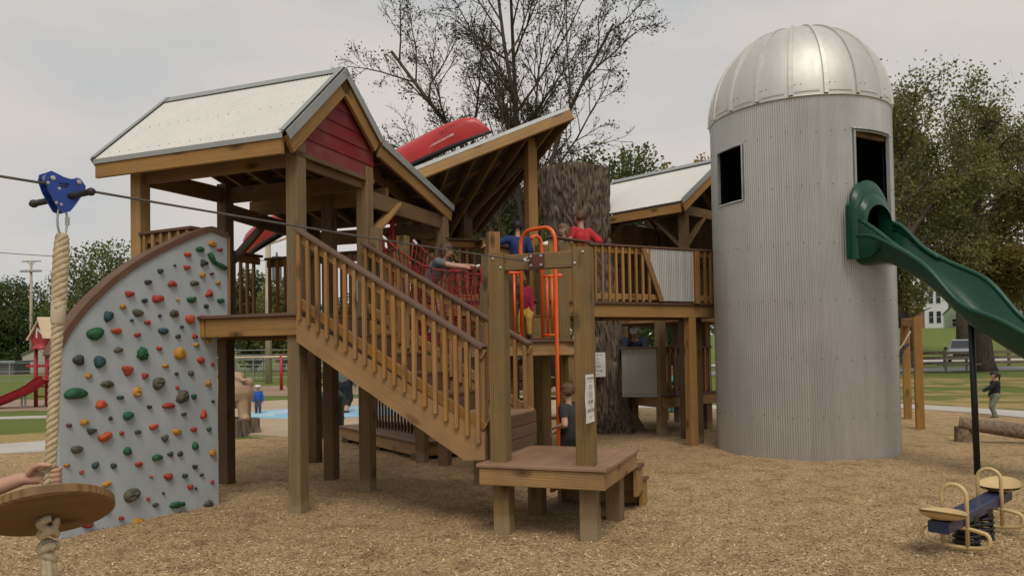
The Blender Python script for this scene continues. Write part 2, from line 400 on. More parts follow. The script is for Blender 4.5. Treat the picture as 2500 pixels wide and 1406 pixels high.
solo(mb, 'mulch_ground', MULCH, kind='structure', smooth=True)
# loose chips lying on the mulch near the camera
def chips(n, y0, y1, seed, s0, s1):
    r = np.random.RandomState(seed); u = r.rand(n); y = 1/((1-u)/y0+u/y1); x = (r.rand(n)-.5)*2*(y*.74+.5)
    ok = np.array([inside(MUL, a, b) for a, b in zip(x, y)]); x, y = x[ok], y[ok]; n = len(x)
    z = np.array([bumpz(a, b) for a, b in zip(x, y)])+.024+.010*r.rand(n)**2
    ang = r.rand(n)*2*PI; l = (s0+(s1-s0)*r.rand(n)**2)/2; w = l*(.22+.3*r.rand(n)); ta = (r.rand(n)-.5)*1.0; tb = (r.rand(n)-.5)*1.2
    ux = np.stack([np.cos(ang)*np.cos(ta), np.sin(ang)*np.cos(ta), np.sin(ta)], 1)*l[:, None]
    vx = np.stack([-np.sin(ang)*np.cos(tb), np.cos(ang)*np.cos(tb), np.sin(tb)], 1)*w[:, None]
    c = np.stack([x, y, z], 1); vs = np.stack([c-ux-vx*.6, c+ux-vx, c+ux*.8+vx, c-ux+vx*.8], 1).reshape(-1, 3)
    me = bpy.data.meshes.new('mulch_chips'); me.vertices.add(4*n); me.vertices.foreach_set('co', vs.astype(np.float32).ravel())
    me.loops.add(4*n); me.loops.foreach_set('vertex_index', np.arange(4*n, dtype=np.int32)); me.polygons.add(n)
    me.polygons.foreach_set('loop_start', np.arange(0, 4*n, 4, dtype=np.int32)); me.update(calc_edges=True)
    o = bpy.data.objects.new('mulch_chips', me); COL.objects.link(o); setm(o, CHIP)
    tag(o, 'loose pale wood chips strewn over the mulch bed', 'wood chips', kind='stuff')
chips(260000, 2.6, 15, 5, .008, .028)
# concrete path on the left, curving round to the plaza
pn = [G(-500, 1140), G(0, 1113), G(105, 1107), G(330, 1084), G(500, 1066), G(600, 1056)]; pf = [G(-500, 1112), G(0, 1089), G(105, 1081), G(330, 1062), G(500, 1046), G(600, 1038)]
b = MB(); b.prism([(p[0], p[1], -.08) for p in strip(pn, pf)], (0, 0, .125)); solo(b, 'path', CONC, kind='structure')
# path on the right
pn = [G(3000, 1062), G(2700, 1041), G(2500, 1024), G(2350, 1010), G(2200, 1000), (6.0, 18.6, 0), (3.0, 20.2, 0)]; pf = [G(3000, 1036), G(2700, 1022), G(2500, 1008), G(2350, 998), G(2200, 990), (6.0, 20.0, 0), (3.4, 21.6, 0)]
b = MB(); b.prism([(p[0], p[1], -.08) for p in strip(pn, pf)], (0, 0, .13)); solo(b, 'path', CONC, kind='structure')
# plaza with its painted map
pl = [(-7.6, 15.6), (-5.8, 15.4), (-4.6, 14.6), (-3.6, 14.0), (-2.4, 13.9), (-1.6, 15.0), (0.4, 18.0), (3.2, 20.0), (5.0, 22.5), (3.5, 25.5), (-2, 26.5), (-8, 26.0), (-11, 23), (-11, 18.5), (-9.5, 16.4)]
b = MB(); b.prism([(x, y, -.08) for x, y in pl], (0, 0, .12)); solo(b, 'plaza', PLAZA, kind='structure')
c0 = (G(600, 1000)+G(905, 1004))/2; c0 = V3(-4.9, 20.3, 0)
sheet('painted_map', [(c0[0]+2.35*math.cos(a*PI/24), c0[1]+1.95*math.sin(a*PI/24)) for a in range(48)], .044, m_map())
# straw spread over new lawn
def blob(pts, seed, amp=.25):
    r = random.Random(seed); o = []
    for i in range(len(pts)):
        a, b2 = V3(*pts[i], 0), V3(*pts[(i+1) % len(pts)], 0); n = max(2, int(np.linalg.norm(b2-a)/.5))
        for k in range(n): p = a+(b2-a)*k/n; o.append((p[0]+r.uniform(-amp, amp), p[1]+r.uniform(-amp, amp)))
    return o
q = lambda *l: [tuple(G(x, y)[:2]) for x, y in l]
sheet('straw_ground', blob(q((2150, 993), (2360, 1000), (2600, 1012), (2700, 962), (2500, 958), (2330, 953), (2150, 950)), 3), -.004, STRAW)
sheet('straw_ground', blob(q((2150, 944), (2600, 946), (2700, 926), (2450, 920), (2150, 922)), 4), -.004, STRAW)
sheet('straw_ground', blob(q((-300, 1100), (0, 1091), (110, 1083), (200, 1073), (200, 1050), (60, 1058), (-300, 1078)), 5, .2), -.004, STRAW)
# far play surfaces and field strips on the left
sheet('mulch_ground', blob([(-28, 23.5), (-12.6, 23.2), (-12.3, 27.5), (-20, 30), (-30, 30)], 6, .12), -.003, FARM)
sheet('mulch_ground', blob([(-16, 29.5), (3, 29), (4, 38), (-16, 39)], 8, .15), -.003, FARM)
b = MB(); b.prism([(p[0], p[1], -.05) for p in strip([(-40, 19.2, 0), (-14, 20.2, 0), (-10.6, 20.6, 0)], [(-40, 20.0, 0), (-14, 21.0, 0), (-10.6, 21.5, 0)])], (0, 0, .06)); solo(b, 'path', CONC, kind='structure')
sheet('road', [(-140, 72), (-30, 72.5), (-6, 70), (-6, 73), (-30, 76), (-140, 76)], -.004, FARM)
# road and drive behind the lawn on the right, following the slope
def ribbon(name, xs_, y0, y1, z, m):
    b = MB(); b.grid([[(x, y, hgt(x, y)+z) for x in xs_] for y in y0 if False]) if False else None
    rows = [[V3(x, y, hgt(x, y)+z) for x in xs_] for y in np.linspace(y0, y1, 4)]; b.grid(rows); b.f = [f for f in b.f]; return solo(b, name, m, kind='structure')
ribbon('road', np.linspace(6, 120, 30), 43.0, 50.0, .02, ASPH)
ribbon('road', np.linspace(6, 120, 30), 62.0, 67.0, .03, CONC)
# ------------------------------------------------------------------ timber play structure
TH = rad(-21); UU = V3(math.cos(TH), math.sin(TH), 0); VV = V3(-math.sin(TH), math.cos(TH), 0); ZZ = V3(0, 0, 1)
A0 = V3(G(730, 1262))
def T(u, v, z): p = A0+u*UU+v*VV; return V3(p[0], p[1], z)
PW = .145                        # six-by-six posts
def post(parent, p, z0, z1, m=None, w=PW, x=None, name='post'):
    x = UU if x is None else x
    return part(MB().beam((p[0], p[1], z0), (p[0], p[1], z1), w, w, up=x, c=.008), name, m or POST, parent)
def clip(poly, n, d):
    o = []
    for i in range(len(poly)):
        a, b2 = poly[i], poly[(i+1) % len(poly)]; da = a[0]*n[0]+a[1]*n[1]-d; db = b2[0]*n[0]+b2[1]*n[1]-d
        if da >= 0: o.append(a)
        if (da >= 0) != (db >= 0): t = da/(da-db); o.append((a[0]+(b2[0]-a[0])*t, a[1]+(b2[1]-a[1])*t))
    return o
def deck(parent, poly, z, bdir, m=None, rim=.18, rm=None, bw=.14, over=.03, joist=True, skip=()):
    """deck boards along bdir clipped to the outline, a rim board under every edge"""
    m = m or COMP; poly = [(float(p[0]), float(p[1])) for p in poly]; n = V3(-bdir[1], bdir[0], 0)
    ds = [p[0]*n[0]+p[1]*n[1] for p in poly]; d = min(ds)
    while d < max(ds)-.02:
        q_ = clip(clip(poly, n, d), -n, -(d+bw-.006))
        if len(q_) > 2:
            b = MB(); P = [V3(x, y, z-.028) for x, y in q_]; b.prism(P, (0, 0, .028))
            # grain along the board
            ou = rng.random()*30
            b.uv = [[(ou+float(V3(b.v[k])@bdir), float(V3(b.v[k])@n)) for k in f] for f in b.f]
            part(b, 'deck_board', m, parent)
        d += bw
    cx = sum(p[0] for p in poly)/len(poly); cy = sum(p[1] for p in poly)/len(poly)
    for i in range(len(poly)):
        if i in skip: continue
        a, b2 = V3(*poly[i], z-.031-rim/2), V3(*poly[(i+1) % len(poly)], z-.031-rim/2)
        dr = unit(b2-a); nn = V3(-dr[1], dr[0], 0)
        if nn@(V3(cx, cy, 0)-a) < 0: nn = -nn
        part(MB().beam(a+nn*.03+dr*.012, b2+nn*.03-dr*.012, .04, rim), 'rim_board', rm or PINE, parent)
        part(MB().beam(V3(a[0], a[1], z-.012)-nn*.008+dr*.0, V3(b2[0], b2[1], z-.012)-nn*.008, .03, .034), 'edge_trim', COMP, parent)
    if joist:
        d = min(ds)+.2; 
        ts = [p[0]*bdir[0]+p[1]*bdir[1] for p in poly]; t = min(ts)+.25
        while t < max(ts)-.15:
            q_ = clip(clip(poly, bdir, t), -V3(bdir), -(t+.04))
            if len(q_) > 2:
                e = sorted(q_, key=lambda p: p[0]*n[0]+p[1]*n[1]); a, b2 = e[0], e[-1]
                if math.hypot(a[0]-b2[0], a[1]-b2[1]) > .25:
                    A_, B_ = V3(a[0], a[1], z-.12), V3(b2[0], b2[1], z-.12); dd = unit(B_-A_)
                    part(MB().beam(A_+dd*.06, B_-dd*.06, .038, .16), 'joist', DARKW, parent)
            t += .42
def rail(parent, p0, p1, h=.86, sp=.125, side=1.0, m=None, bal=.036, low=.09, drop=0.0, capw=.135, cap=True, wide=None, ends=True):
    """balustrade along p0-p1 (3-D base points): cap, top rail, bottom rail and every baluster"""
    m = m or CEDAR; p0, p1 = V3(p0), V3(p1); d = p1-p0; Lh = math.hypot(d[0], d[1]); hd = V3(d[0]/Lh, d[1]/Lh, 0); n = V3(-hd[1], hd[0], 0)*side
    up = np.cross(np.cross(hd, ZZ), unit(d)); up = up if up[2] > 0 else -up
    if cap: part(MB().beam(p0+ZZ*h, p1+ZZ*h, capw, .032, up=up), 'cap_rail', COMP, parent)
    part(MB().beam(p0+ZZ*(h-.065), p1+ZZ*(h-.065), .038, .088, up=up), 'top_rail', m, parent)
    part(MB().beam(p0+ZZ*low, p1+ZZ*low, .038, .088, up=up), 'bottom_rail', m, parent)
    k = max(2, int(round(Lh/sp))); bw = wide or bal
    for i in range(k):
        t = (i+.5)/k; q0 = p0+d*t+n*(.019+.019)
        sl_ = abs(d[2])/Lh
        part(MB().beam(q0+ZZ*(low-.08-drop), q0+ZZ*(h-.02-sl_*.03), bal, bw, up=hd, c=.003), 'baluster', m, parent)
def corr_sheet(poly_fn, nu, nv, pitch, amp, length_u):
    pass
def corr(P00, P10, P01, P11, pitch=.036, amp=.006, per=4, nv=1, th=True, nrm=None):
    """corrugated sheet on a quad: waves along P00->P10, ridges run P00->P01"""
    P00, P10, P01, P11 = map(V3, (P00, P10, P01, P11)); Lu = np.linalg.norm(P10-P00); nw = max(1, int(round(Lu/pitch))); k = nw*per
    n = unit(np.cross(P10-P00, P01-P00)) if nrm is None else unit(nrm); rows = []
    for j in range(nv+1):
        s_ = j/nv; r_ = []
        for i in range(k+1):
            t = i/k; p = (P00*(1-t)+P10*t)*(1-s_)+(P01*(1-t)+P11*t)*s_
            r_.append(p+n*amp*math.sin(2*PI*i/per))
        rows.append(r_)
    b = MB(); b.grid(rows); return b
# ================================================================== gabled tower at the top of the stairs
tw = thing('play_tower', 'timber tower with pale gabled metal roof and red siding beside climbing wall', 'play tower', A0)
zt = {}
PA, PC, PA2, PC2, PB = T(0, 0, 0), T(.01, 1.25, 0), T(-2.04, 0, 0), T(-1.95, 1.2, 0), V3(G(810, 1177))
post(tw, PA, -.05, 3.70); post(tw, PC, -.05, 3.72); post(tw, PA2, -.05, 3.66, PINE); post(tw, PC2, -.05, 3.70, DARKW); post(tw, PB, -.05, 3.72, DARKW)
PD = T(-1.95, 3.0, 0); post(tw, PD, -.05, 3.4, DARKW); PE = T(.05, 3.15, 0); post(tw, PE, -.05, 3.45, DARKW)
# deck at 2.0 m
deck(tw, [T(-2.12, .0, 0)[:2], T(-1.06, -.12, 0)[:2], T(.12, -.12, 0)[:2], T(.12, 1.36, 0)[:2], T(.12, 2.0, 0)[:2], T(-2.12, 2.0, 0)[:2]], 2.0, UU, rim=.185)
part(MB().beam(T(.12, -.02, 1.88), T(.24, -.02, 1.88), .16, .18), 'rim_board', PINE, tw)
# beams under the roof
for a, b2 in ((PA, PC), (PA2, PC2), (PA, PA2), (PC, PC2)):
    dd = unit(V3(b2)-V3(a)); off = np.cross(dd, ZZ)*.0
    B('header_beam', DARKW, tw, V3(a)+ZZ*3.56+dd*.075, V3(b2)+ZZ*3.56-dd*.075, .045, .19)
B('header_beam', DARKW, tw, V3(PC)+ZZ*3.38+VV*.075, V3(PE)+ZZ*3.38-VV*.075, .045, .19); B('header_beam', DARKW, tw, V3(PC2)+ZZ*3.38+VV*.075, V3(PD)+ZZ*3.30-VV*.075, .045, .19)
B('header_beam', DARKW, tw, V3(PD)+ZZ*3.26-UU*.2, V3(PE)+ZZ*3.26+UU*.10, .045, .2)
B('header_beam', DARKW, tw, T(-2.05, 1.78, 3.50), T(.0, 1.78, 3.50), .045, .19)
# knee braces
B('knee_brace', PINE, tw, T(.03, 1.33, 2.93), T(.03, 1.95, 3.42), .04, .14, up=UU); B('knee_brace', DARKW, tw, T(-1.93, 1.28, 2.75), T(-1.93, 1.95, 3.36), .04, .14, up=UU)
# roof: profile across v, sheets run from u = .10 to -2.32
PR = [(-.345, 3.70), (.68, 4.655), (1.43, 4.085), (3.34, 3.63)]; U1, U0_ = .11, -2.32
def rp_(i, u, dz=0): return T(u, PR[i][0], PR[i][1]+dz)
rf = part(corr(rp_(0, U1), rp_(0, U0_), rp_(1, U1), rp_(1, U0_), nrm=T(0, -1, 1)-T(0, 0, 0)), 'roof', ROOFM, tw, smooth=True)
for i in (1, 2):
    part(corr(rp_(i, U1), rp_(i, U0_), rp_(i+1, U1), rp_(i+1, U0_), nrm=ZZ), 'roof_sheet', ROOFM, rf, smooth=True)
# screws in rows across the near slope
b = MB()
for s_ in (.07, .46):
    for k in range(17):
        u = U1-.10-k*.1360; p = rp_(0, u)*(1-s_)+rp_(1, u)*s_; nr = unit(-VV*.68+ZZ*.73); b.lathe(p+nr*.006, [(.006, 0), (.006, .004), (.002, .007)], 6, nr)
part(b, 'screws', STEEL, rf, kind='stuff')
# ridge cap, rake flashings, eave flashing
nl = unit(-VV*.68+ZZ*.73); nr2 = unit(VV*.6+ZZ*.8)
b = MB(); b.beam(T(U1+.02, .625, 4.628), T(U0_-.02, .625, 4.628), .11, .006, up=nl, c=.001); part(b, 'ridge_cap', TRIM, rf)
b = MB(); b.beam(T(U1+.02, .755, 4.628), T(U0_-.02, .755, 4.628), .17, .006, up=nr2, c=.001); part(b, 'ridge_cap', TRIM, rf)
for uu in (U1+.045, U0_-.045):
    for i in range(3):
        d_ = unit(rp_(i+1, uu)-rp_(i, uu)); nn = np.cross(UU, d_); nn = nn if nn[2] > 0 else -nn
        B('rake_flashing', TRIM, rf, rp_(i, uu)-nn*.035, rp_(i+1, uu)-nn*.035, .012, .090, up=nn, c=.001)
        B('rake_flashing', TRIM, rf, rp_(i, uu)+nn*.025-UU*.045*(1 if uu > 0 else -1), rp_(i+1, uu)+nn*.025-UU*.045*(1 if uu > 0 else -1), .06, .005, up=nn, c=.001)
for i in range(3):
    d_ = unit(rp_(i+1, 0)-rp_(i, 0)); nn = np.cross(UU, d_); nn = nn if nn[2] > 0 else -nn
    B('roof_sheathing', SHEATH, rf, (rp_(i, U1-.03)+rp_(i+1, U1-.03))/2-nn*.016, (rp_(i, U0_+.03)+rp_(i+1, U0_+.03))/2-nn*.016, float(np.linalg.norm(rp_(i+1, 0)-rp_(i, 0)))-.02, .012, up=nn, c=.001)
B('eave_flashing', TRIM, rf, T(U1, -.350, 3.672), T(U0_, -.350, 3.672), .006, .05)
# fascia and rake boards
B('fascia', PINE, tw, T(U1-.02, -.315, 3.585), T(U0_+.01, -.315, 3.585), .042, .165)
B('fascia', DARKW, tw, T(U1-.02, 3.27, 3.52), T(U0_+.01, 3.27, 3.52), .042, .16)
for uu, mm in ((U1-.0, PINE), (U0_+.0, DARKW)):
    for i in range(3):
        d_ = unit(rp_(i+1, uu)-rp_(i, uu)); nn = np.cross(UU, d_); nn = nn if nn[2] > 0 else -nn
        B('rake_board', mm, tw, rp_(i, uu)-nn*.135+d_*.0, rp_(i+1, uu)-nn*.135, .042, .17, up=nn)
# rafters
for k in range(6):
    uu = U1-.42-k*.38
    for i in range(3):
        d_ = unit(rp_(i+1, uu)-rp_(i, uu)); nn = np.cross(UU, d_); nn = nn if nn[2] > 0 else -nn
        B('rafter', DARKW, tw, rp_(i, uu)-nn*.10+d_*.05, rp_(i+1, uu)-nn*.10-d_*.03, .04, .14, up=nn)
# purlins under the low slope
for s_ in (.25, .5, .75):
    p = PR[2][0]*(1-s_)+PR[3][0]*s_; z_ = PR[2][1]*(1-s_)+PR[3][1]*s_; B('purlin', DARKW, tw, T(U1-.05, p, z_-.032), T(U0_+.05, p, z_-.032), .085, .035)
for s_ in (.2, .45, .7):
    p = PR[0][0]*(1-s_)+PR[1][0]*s_; z_ = PR[0][1]*(1-s_)+PR[1][1]*s_; B('purlin', DARKW, tw, T(U1-.05, p, z_-.045), T(U0_+.05, p, z_-.045), .085, .03, up=nl)
# red siding in the gable, one board over the other
uS = .055
def gz(v):                        # underside of the roof at v
    for i in range(3):
        if PR[i][0] <= v <= PR[i+1][0]: t = (v-PR[i][0])/(PR[i+1][0]-PR[i][0]); return PR[i][1]*(1-t)+PR[i+1][1]*t
vl, vr, apx = -.10, 1.36, .68
zb = 3.60; hgt_b = .155; k = 0; ztop = 4.50
while zb < ztop:
    z0_, z1_ = zb, min(zb+hgt_b+.012, ztop)
    def span(z_):
        a = max(vl, -.345+(z_+.10-3.70)/(.955)*1.025); c = min(vr, .68+(4.655-z_-.10)/.57*.75); return a, c
    a0, c0_ = span(z0_); a1, c1 = span(z1_)
    if c1-a1 > .02 or c0_-a0 > .05:
        if c1 < a1: a1 = c1 = (a1+c1)/2
        P = [T(uS+.012, a0, z0_), T(uS+.012, c0_, z0_), T(uS, c1, z1_), T(uS, a1, z1_)]
        b = MB(); b.prism([p-UU*.016 for p in P], UU*.016); b.uv = [[(float((V3(b.v[q_])-A0)@VV)+k*3, b.v[q_][2]) for q_ in f] for f in b.f]
        part(b, 'siding_board', REDB, tw)
    zb += hgt_b; k += 1
B('siding_trim', DARKW, tw, T(uS-.0, vl, 3.575), T(uS-.0, vr, 3.575), .05, .05)
# rails on the tower deck
rail(tw, T(-2.04, 2.0, 2.0)+UU*.08, T(-.9, 1.93, 2.0), side=-1); rail(tw, T(-.80, 1.93, 2.0), T(.1, 1.93, 2.0), side=-1)
rail(tw, T(-2.06, .08, 2.0), T(-2.06, 1.95, 2.0), side=1, h=.9)
rail(tw, T(-1.97, -.02, 2.0), T(-1.18, -.1, 2.0), side=-1, h=.92)
for v_ in (1.30, 1.93): post(tw, T(.12, v_, 0), 1.7, 3.02, POST, w=.125)
# bench-like box at the stair head seen over the rail
# ================================================================== climbing wall
wl, wr = V3(G(150, 1327)), V3(G(535, 1240)); wd = unit(wr-wl); wn = V3(wd[1], -wd[0], 0)      # wn faces the camera
cw = thing('climbing_wall', 'grey climbing wall with a curved brown edge and coloured holds', 'climbing wall', wl)
def Wp(s_, z, o=0.0): return wl+wd*s_+ZZ*z+wn*o
curve = [(-.04, 1.60), (.04, 1.755), (.108, 1.864), (.23, 2.02), (.37, 2.167), (.52, 2.305), (.693, 2.438), (.88, 2.56), (1.088, 2.677), (1.27, 2.775), (1.449, 2.857), (1.53, 2.885), (1.58, 2.892), (1.66, 2.875), (1.755, 2.855)]
WALLM = plain('grey_wall_panel', (.40, .43, .455), .75, var=.07, scale=3.0, bump=.25, bscale=220)
def m_wall():
    t = NT('stained_grey_panel'); v = t.coord('Object'); a = t.noise(v, 3, 5); d = t.n('Mapping', Vector=v); d.inputs['Scale'].default_value = (7, 7, .6); s2 = t.noise(d.outputs[0], 1.5, 5, .7)
    c = t.mix(t.ramp(a, [(.3, 0), (.7, 1)]), (.37, .415, .445), (.455, .50, .53)); c = t.mix(t.ramp(s2, [(.55, 0), (.8, .30)]), c, (.33, .30, .22))
    t.bump(t.noise(v, 260, 2), .25, .002); return t.done(c, .78)
WALLM = m_wall()
poly = [(0, .015), (1.625, .035), (1.618, 1.775), (1.755, 1.80)]+curve[::-1]
b = MB(); b.prism([Wp(s_, z, -.04) for s_, z in poly], wn*.04); part(b, 'panel', WALLM, cw)
# capping that follows the curve
fine_c = []
for i in range(len(curve)-1):
    for k in range(4):
        t = k/4; p0_, p1_, p2_, p3_ = [curve[max(0, min(len(curve)-1, i+q_))] for q_ in (-1, 0, 1, 2)]
        fine_c.append(tuple(.5*(2*p1_[j]+(p2_[j]-p0_[j])*t+(2*p0_[j]-5*p1_[j]+4*p2_[j]-p3_[j])*t*t+(3*p1_[j]-p0_[j]-3*p2_[j]+p3_[j])*t**3) for j in (0, 1)))
fine_c.append(curve[-1]); rows = []
for i, (s_, z_) in enumerate(fine_c):
    q0_, q1_ = fine_c[max(0, i-1)], fine_c[min(len(fine_c)-1, i+1)]; d_ = unit(V3(q1_[0]-q0_[0], 0, q1_[1]-q0_[1])); nx_, nz_ = -d_[2], d_[0]
    rows.append([Wp(s_+nx_*a_, z_+nz_*a_, o_) for a_, o_ in ((-.002, .016), (.054, .016), (.062, .006), (.062, -.125), (.0, -.13))])
b = MB(); b.grid(rows); b.add(rows[0], [(4, 3, 2, 1, 0)]); b.add(rows[-1], [(0, 1, 2, 3, 4)]); b.uv = [[(q_[0]*.9, q_[1]*.6) for q_ in f] for f in b.uv]; part(b, 'curved_cap', COMP, cw)
B('side_board', PINE, cw, Wp(1.775, 1.80, -.02), Wp(1.775, 2.87, -.02), .03, .06, up=wn)
for s_ in (.12, .85, 1.5): B('stud', DARKW, cw, Wp(s_, -.05, -.09), Wp(s_, min(2.6, 1.6+s_*.75), -.09), .09, .09, up=wn)
B('sill', DARKW, cw, Wp(.02, .03, -.075), Wp(1.6, .05, -.075), .07, .06)
HC = {'R': (.42, .055, .035), 'O': (.56, .095, .030), 'G': (.018, .115, .045), 'Y': (.55, .27, .035), 'K': (.045, .05, .055), 'T': (.03, .085, .095), 'L': (.105, .098, .070), 'M': (.14, .035, .04), 'D': (.035, .07, .045)}
HM = {k: plain('hold_resin_'+{'R': 'red', 'O': 'orange', 'G': 'green', 'Y': 'yellow', 'K': 'charcoal', 'T': 'teal', 'L': 'olive_grey', 'M': 'maroon', 'D': 'dark_green'}[k], sc_(c, .88), .68, var=.3, scale=24, bump=.5, bscale=120) for k, c in HC.items()}
HOLDS = """517 596 75 65 Y s|487.5 609 80 60 G d|536 610 50 35 R p|457 620.5 75 50 O h|496.5 642.6 70 65 K w|426 648 25 25 K p|455 653 65 45 R w|390 661 50 60 K h|492.6 672 55 50 Y d|516 668 45 30 M h|531.5 690.6 50 40 Y d|360.6 689 65 50 K s|419.5 693 80 65 R w|473.5 692 85 55 L d|315 718 80 65 R w|384 728 105 100 R h|510 717 65 75 R w|433 731 35 25 Y p|466.5 730.6 95 70 G h|538 734 70 50 G d|352 734 55 45 D r|299 748.6 65 50 Y d|502 747.4 45 42 K r|264 770 85 130 T h|335 763.7 100 72 L d|424.5 765.6 90 70 L r|463 779 100 85 O d|495 777 65 70 R d|389 771 35 34 K p|321 782 35 25 D p|359.5 787 65 45 R w
231 814.5 153 128 G d|283 807 104 72 O h|334 816.6 61 56 R h|398 808 96 72 T d|434 821 56 40 D d|443 798 36 34 K p|474.5 821 53 45 R w|506 832 56 51 Y d|479 842 53 42 Y d|288 854 83 56 L d|347 863.6 115 125 G r|388 850.6 56 45 R d|436.6 863.6 120 120 Y d|191.5 879 112 100 K w|241.6 883 112 115 T d|489 879 77 64 R d|518 889 35 35 R p|402.7 893 58 42 Y d|310 903.7 104 96 R w|352.6 917 58 64 R w|430 912 36 36 K r|465 910.7 58 55 L d|216 917 64 51 Y d|261 937.6 115 72 L r|385.7 935.5 120 125 L s|507.6 936 64 51 Y d|333 957 77 104 Y s|432 945.5 38 38 R p|444 968 120 131 L r|472 968 53 53 G p|183 961 192 125 G d|291.7 969 67 48 T h|246 987 112 80 O w|411 990 122 64 R d|519 979 32 32 D p|363.5 993 48 36 K r|447.5 1010 56 40 K h|496 1011.7 64 88 O w|312 1014 109 80 G d|269 1021 38 38 K r|204.6 1029.5 77 61 Y d|168 1037.8 51 42 M p|373.5 1040 88 64 O h|222 1051.7 77 61 D w|254.7 1065 128 106 O h|296 1057 42 42 R r|336 1054 58 45 D d|431 1053.5 83 67 Y d|471.5 1047.8 67 45 R w|509 1047 42 51 G d|401 1069 64 64 L w|187 1096.5 120 72 L d|310 1101 80 80 G d|475 1088.7 61 77 G d|518 1105 72 72 Y s|383 1116 96 67 G d|415 1108 48 51 K w|438.8 1107 51 51 K r|232 1135 64 72 T d|276.4 1136.6 58 54 D d|338 1132.7 67 58 R w|475 1138 48 58 K h|162 1135.7 48 45 Y p|198 1152 38 35 R p|368 1162.7 35 22 O p|410 1162.7 88 67 R w|450.5 1160.5 58 45 D d|491 1158 42 36 K h|517 1175 38 38 R p|463.6 1188 54 58 R w|477.5 1191.5 26 26 K p|320 1207.5 147 136 L s|398 1203.6 22 32 K p|360.5 1217 35 35 R p|378.7 1231.5 58 42 D d|431 1231.5 147 67 G r|508 1228.5 88 72 L r|260 1242 51 88 G w|295 1264 54 42 R p|335 1273.7 112 83 Y s|212.4 1278 99 96 R d|259 1181 88 56 Y d"""
hr = random.Random(11)
def hold(px, py, w, h, col, kind, sc=.3):
    p = onV(px, py, wl, wd); s0 = float((p-wl)@wd); z0_ = float(p[2]); dep = p[1]
    W2 = max(.012, w*sc*dep/FPX/2*1.12); H2 = max(.010, h*sc*dep/FPX/2*1.0); D = min(.075, .35*(W2+H2)+.012)
    nu, nv = 14, 6; b = MB(); rows = []; ph = [hr.uniform(0, 6.28) for _ in range(4)]; off = (hr.uniform(-.3, .3), hr.uniform(-.1, .35))
    tri = kind == 'w'
    for i in range(nv+1):
        t = i/nv; rr = math.cos(t*PI/2)**.6 if i < nv else 0.0; r_ = []
        for k in range(nu):
            a = 2*PI*k/nu; q_ = 1+.09*math.sin(2*a+ph[0])+.07*math.sin(3*a+ph[1])
            if tri: q_ *= 1+.20*math.cos(3*a+ph[2])
            if kind == 'h': q_ *= 1-.50*math.exp(-((math.sin((a-ph[3]*.15-1.4)/2))/.33)**2)
            if kind == 'r': q_ *= 1+.10*math.sin(7*a+ph[2]); 
            dz = D*math.sin(t*PI/2)
            if kind == 's': dz *= 1+.22*math.sin(rr*math.sin(a)*9)
            if kind == 'r': dz *= 1+.2*math.sin(a*4+t*8)
            x = W2*q_*rr*math.cos(a)+off[0]*W2*t*.6; y = H2*q_*rr*math.sin(a)+off[1]*H2*t*.6
            r_.append(Wp(s0+x, z0_+y, .001+dz))
        rows.append(r_)
    b.grid(rows, closed=True); o = part(b, 'climbing_hold', HM[col], cw, smooth=True)
    if W2 > .022:                 # bolt hole
        c = Wp(s0+off[0]*W2*.6, z0_+off[1]*H2*.6, D*1.0+.0015); q = MB().lathe(c, [(.0065, -.004), (.0065, .001), (.004, .0012)], 8, wn); part(q, 'bolt', BOLT, o)
for ln in HOLDS.replace('\n', '|').split('|'):
    a = ln.split(); x, y, w, h = map(float, a[:4]); hold(x, y, w, h, a[4], a[5], .90*.2802 if y < 795 and not (x in (231, 283, 334, 398, 434, 443, 474.5, 506)) else .90*.2722)
b = MB(); pts = [(509, 618), (514, 628), (520, 639), (529, 645), (539, 650), (549, 656)]; b.tube([onV(x, y, wl, wd)+wn*.02 for x, y in pts], [.028, .030, .024, .022, .027, .024], 8); part(b, 'climbing_hold', HM['G'], cw, smooth=True)

# ================================================================== staircase
sv0, sv1 = -.13, 1.13; u0s, u1s = .13, 2.06; ztop, zbot = 2.0, .66
sta = thing('staircase', 'wooden staircase with baluster railings leading down to the zip line platform', 'staircase', T(1.1, .5, 0))
def Sp(u, v, z): return T(u, v, z)
nst = 7; rise = (ztop-zbot-.36)/(nst-1) if False else (ztop-zbot)/nst; run = (u1s-u0s)/nst
for v_, mm in ((sv0, PINE), (sv1, PINE)):
    b = MB(); e0, e1 = (.11, 1.985), (2.075, .88)
    P = [Sp(.10, v_-.02, 1.985), Sp(u1s-.0, v_-.02, .885), Sp(u1s, v_-.02, .655), Sp(u1s-.20, v_-.02, .645), Sp(.10, v_-.02, 1.72)]
    b.prism(P, VV*.042); dd = unit(P[1]-P[0]); nn = np.cross(VV, dd); b.uv = [[(float(V3(b.v[q_])@dd)+v_*9, float(V3(b.v[q_])@nn)) for q_ in f] for f in b.f]
    part(b, 'stringer', mm, sta)
for i in range(5):
    zt_ = 1.8-.2*i; ua = u0s+.33*i; ub = ua+.33 if i < 4 else u1s; nb = 2 if i < 4 else 4; bw_ = (ub-ua+.02)/nb
    for j in range(nb):
        B('tread', COMP if i < 4 else DECKC, sta, T(ua+bw_*(j+.5), sv0+.03, zt_-.014), T(ua+bw_*(j+.5), sv1-.01, zt_-.014), bw_-.005, .028, c=.003)
    B('riser', COMP, sta, T(ua, sv0+.03, zt_+.1-.015), T(ua, sv1-.01, zt_+.1-.015), .022, .168, c=.003)
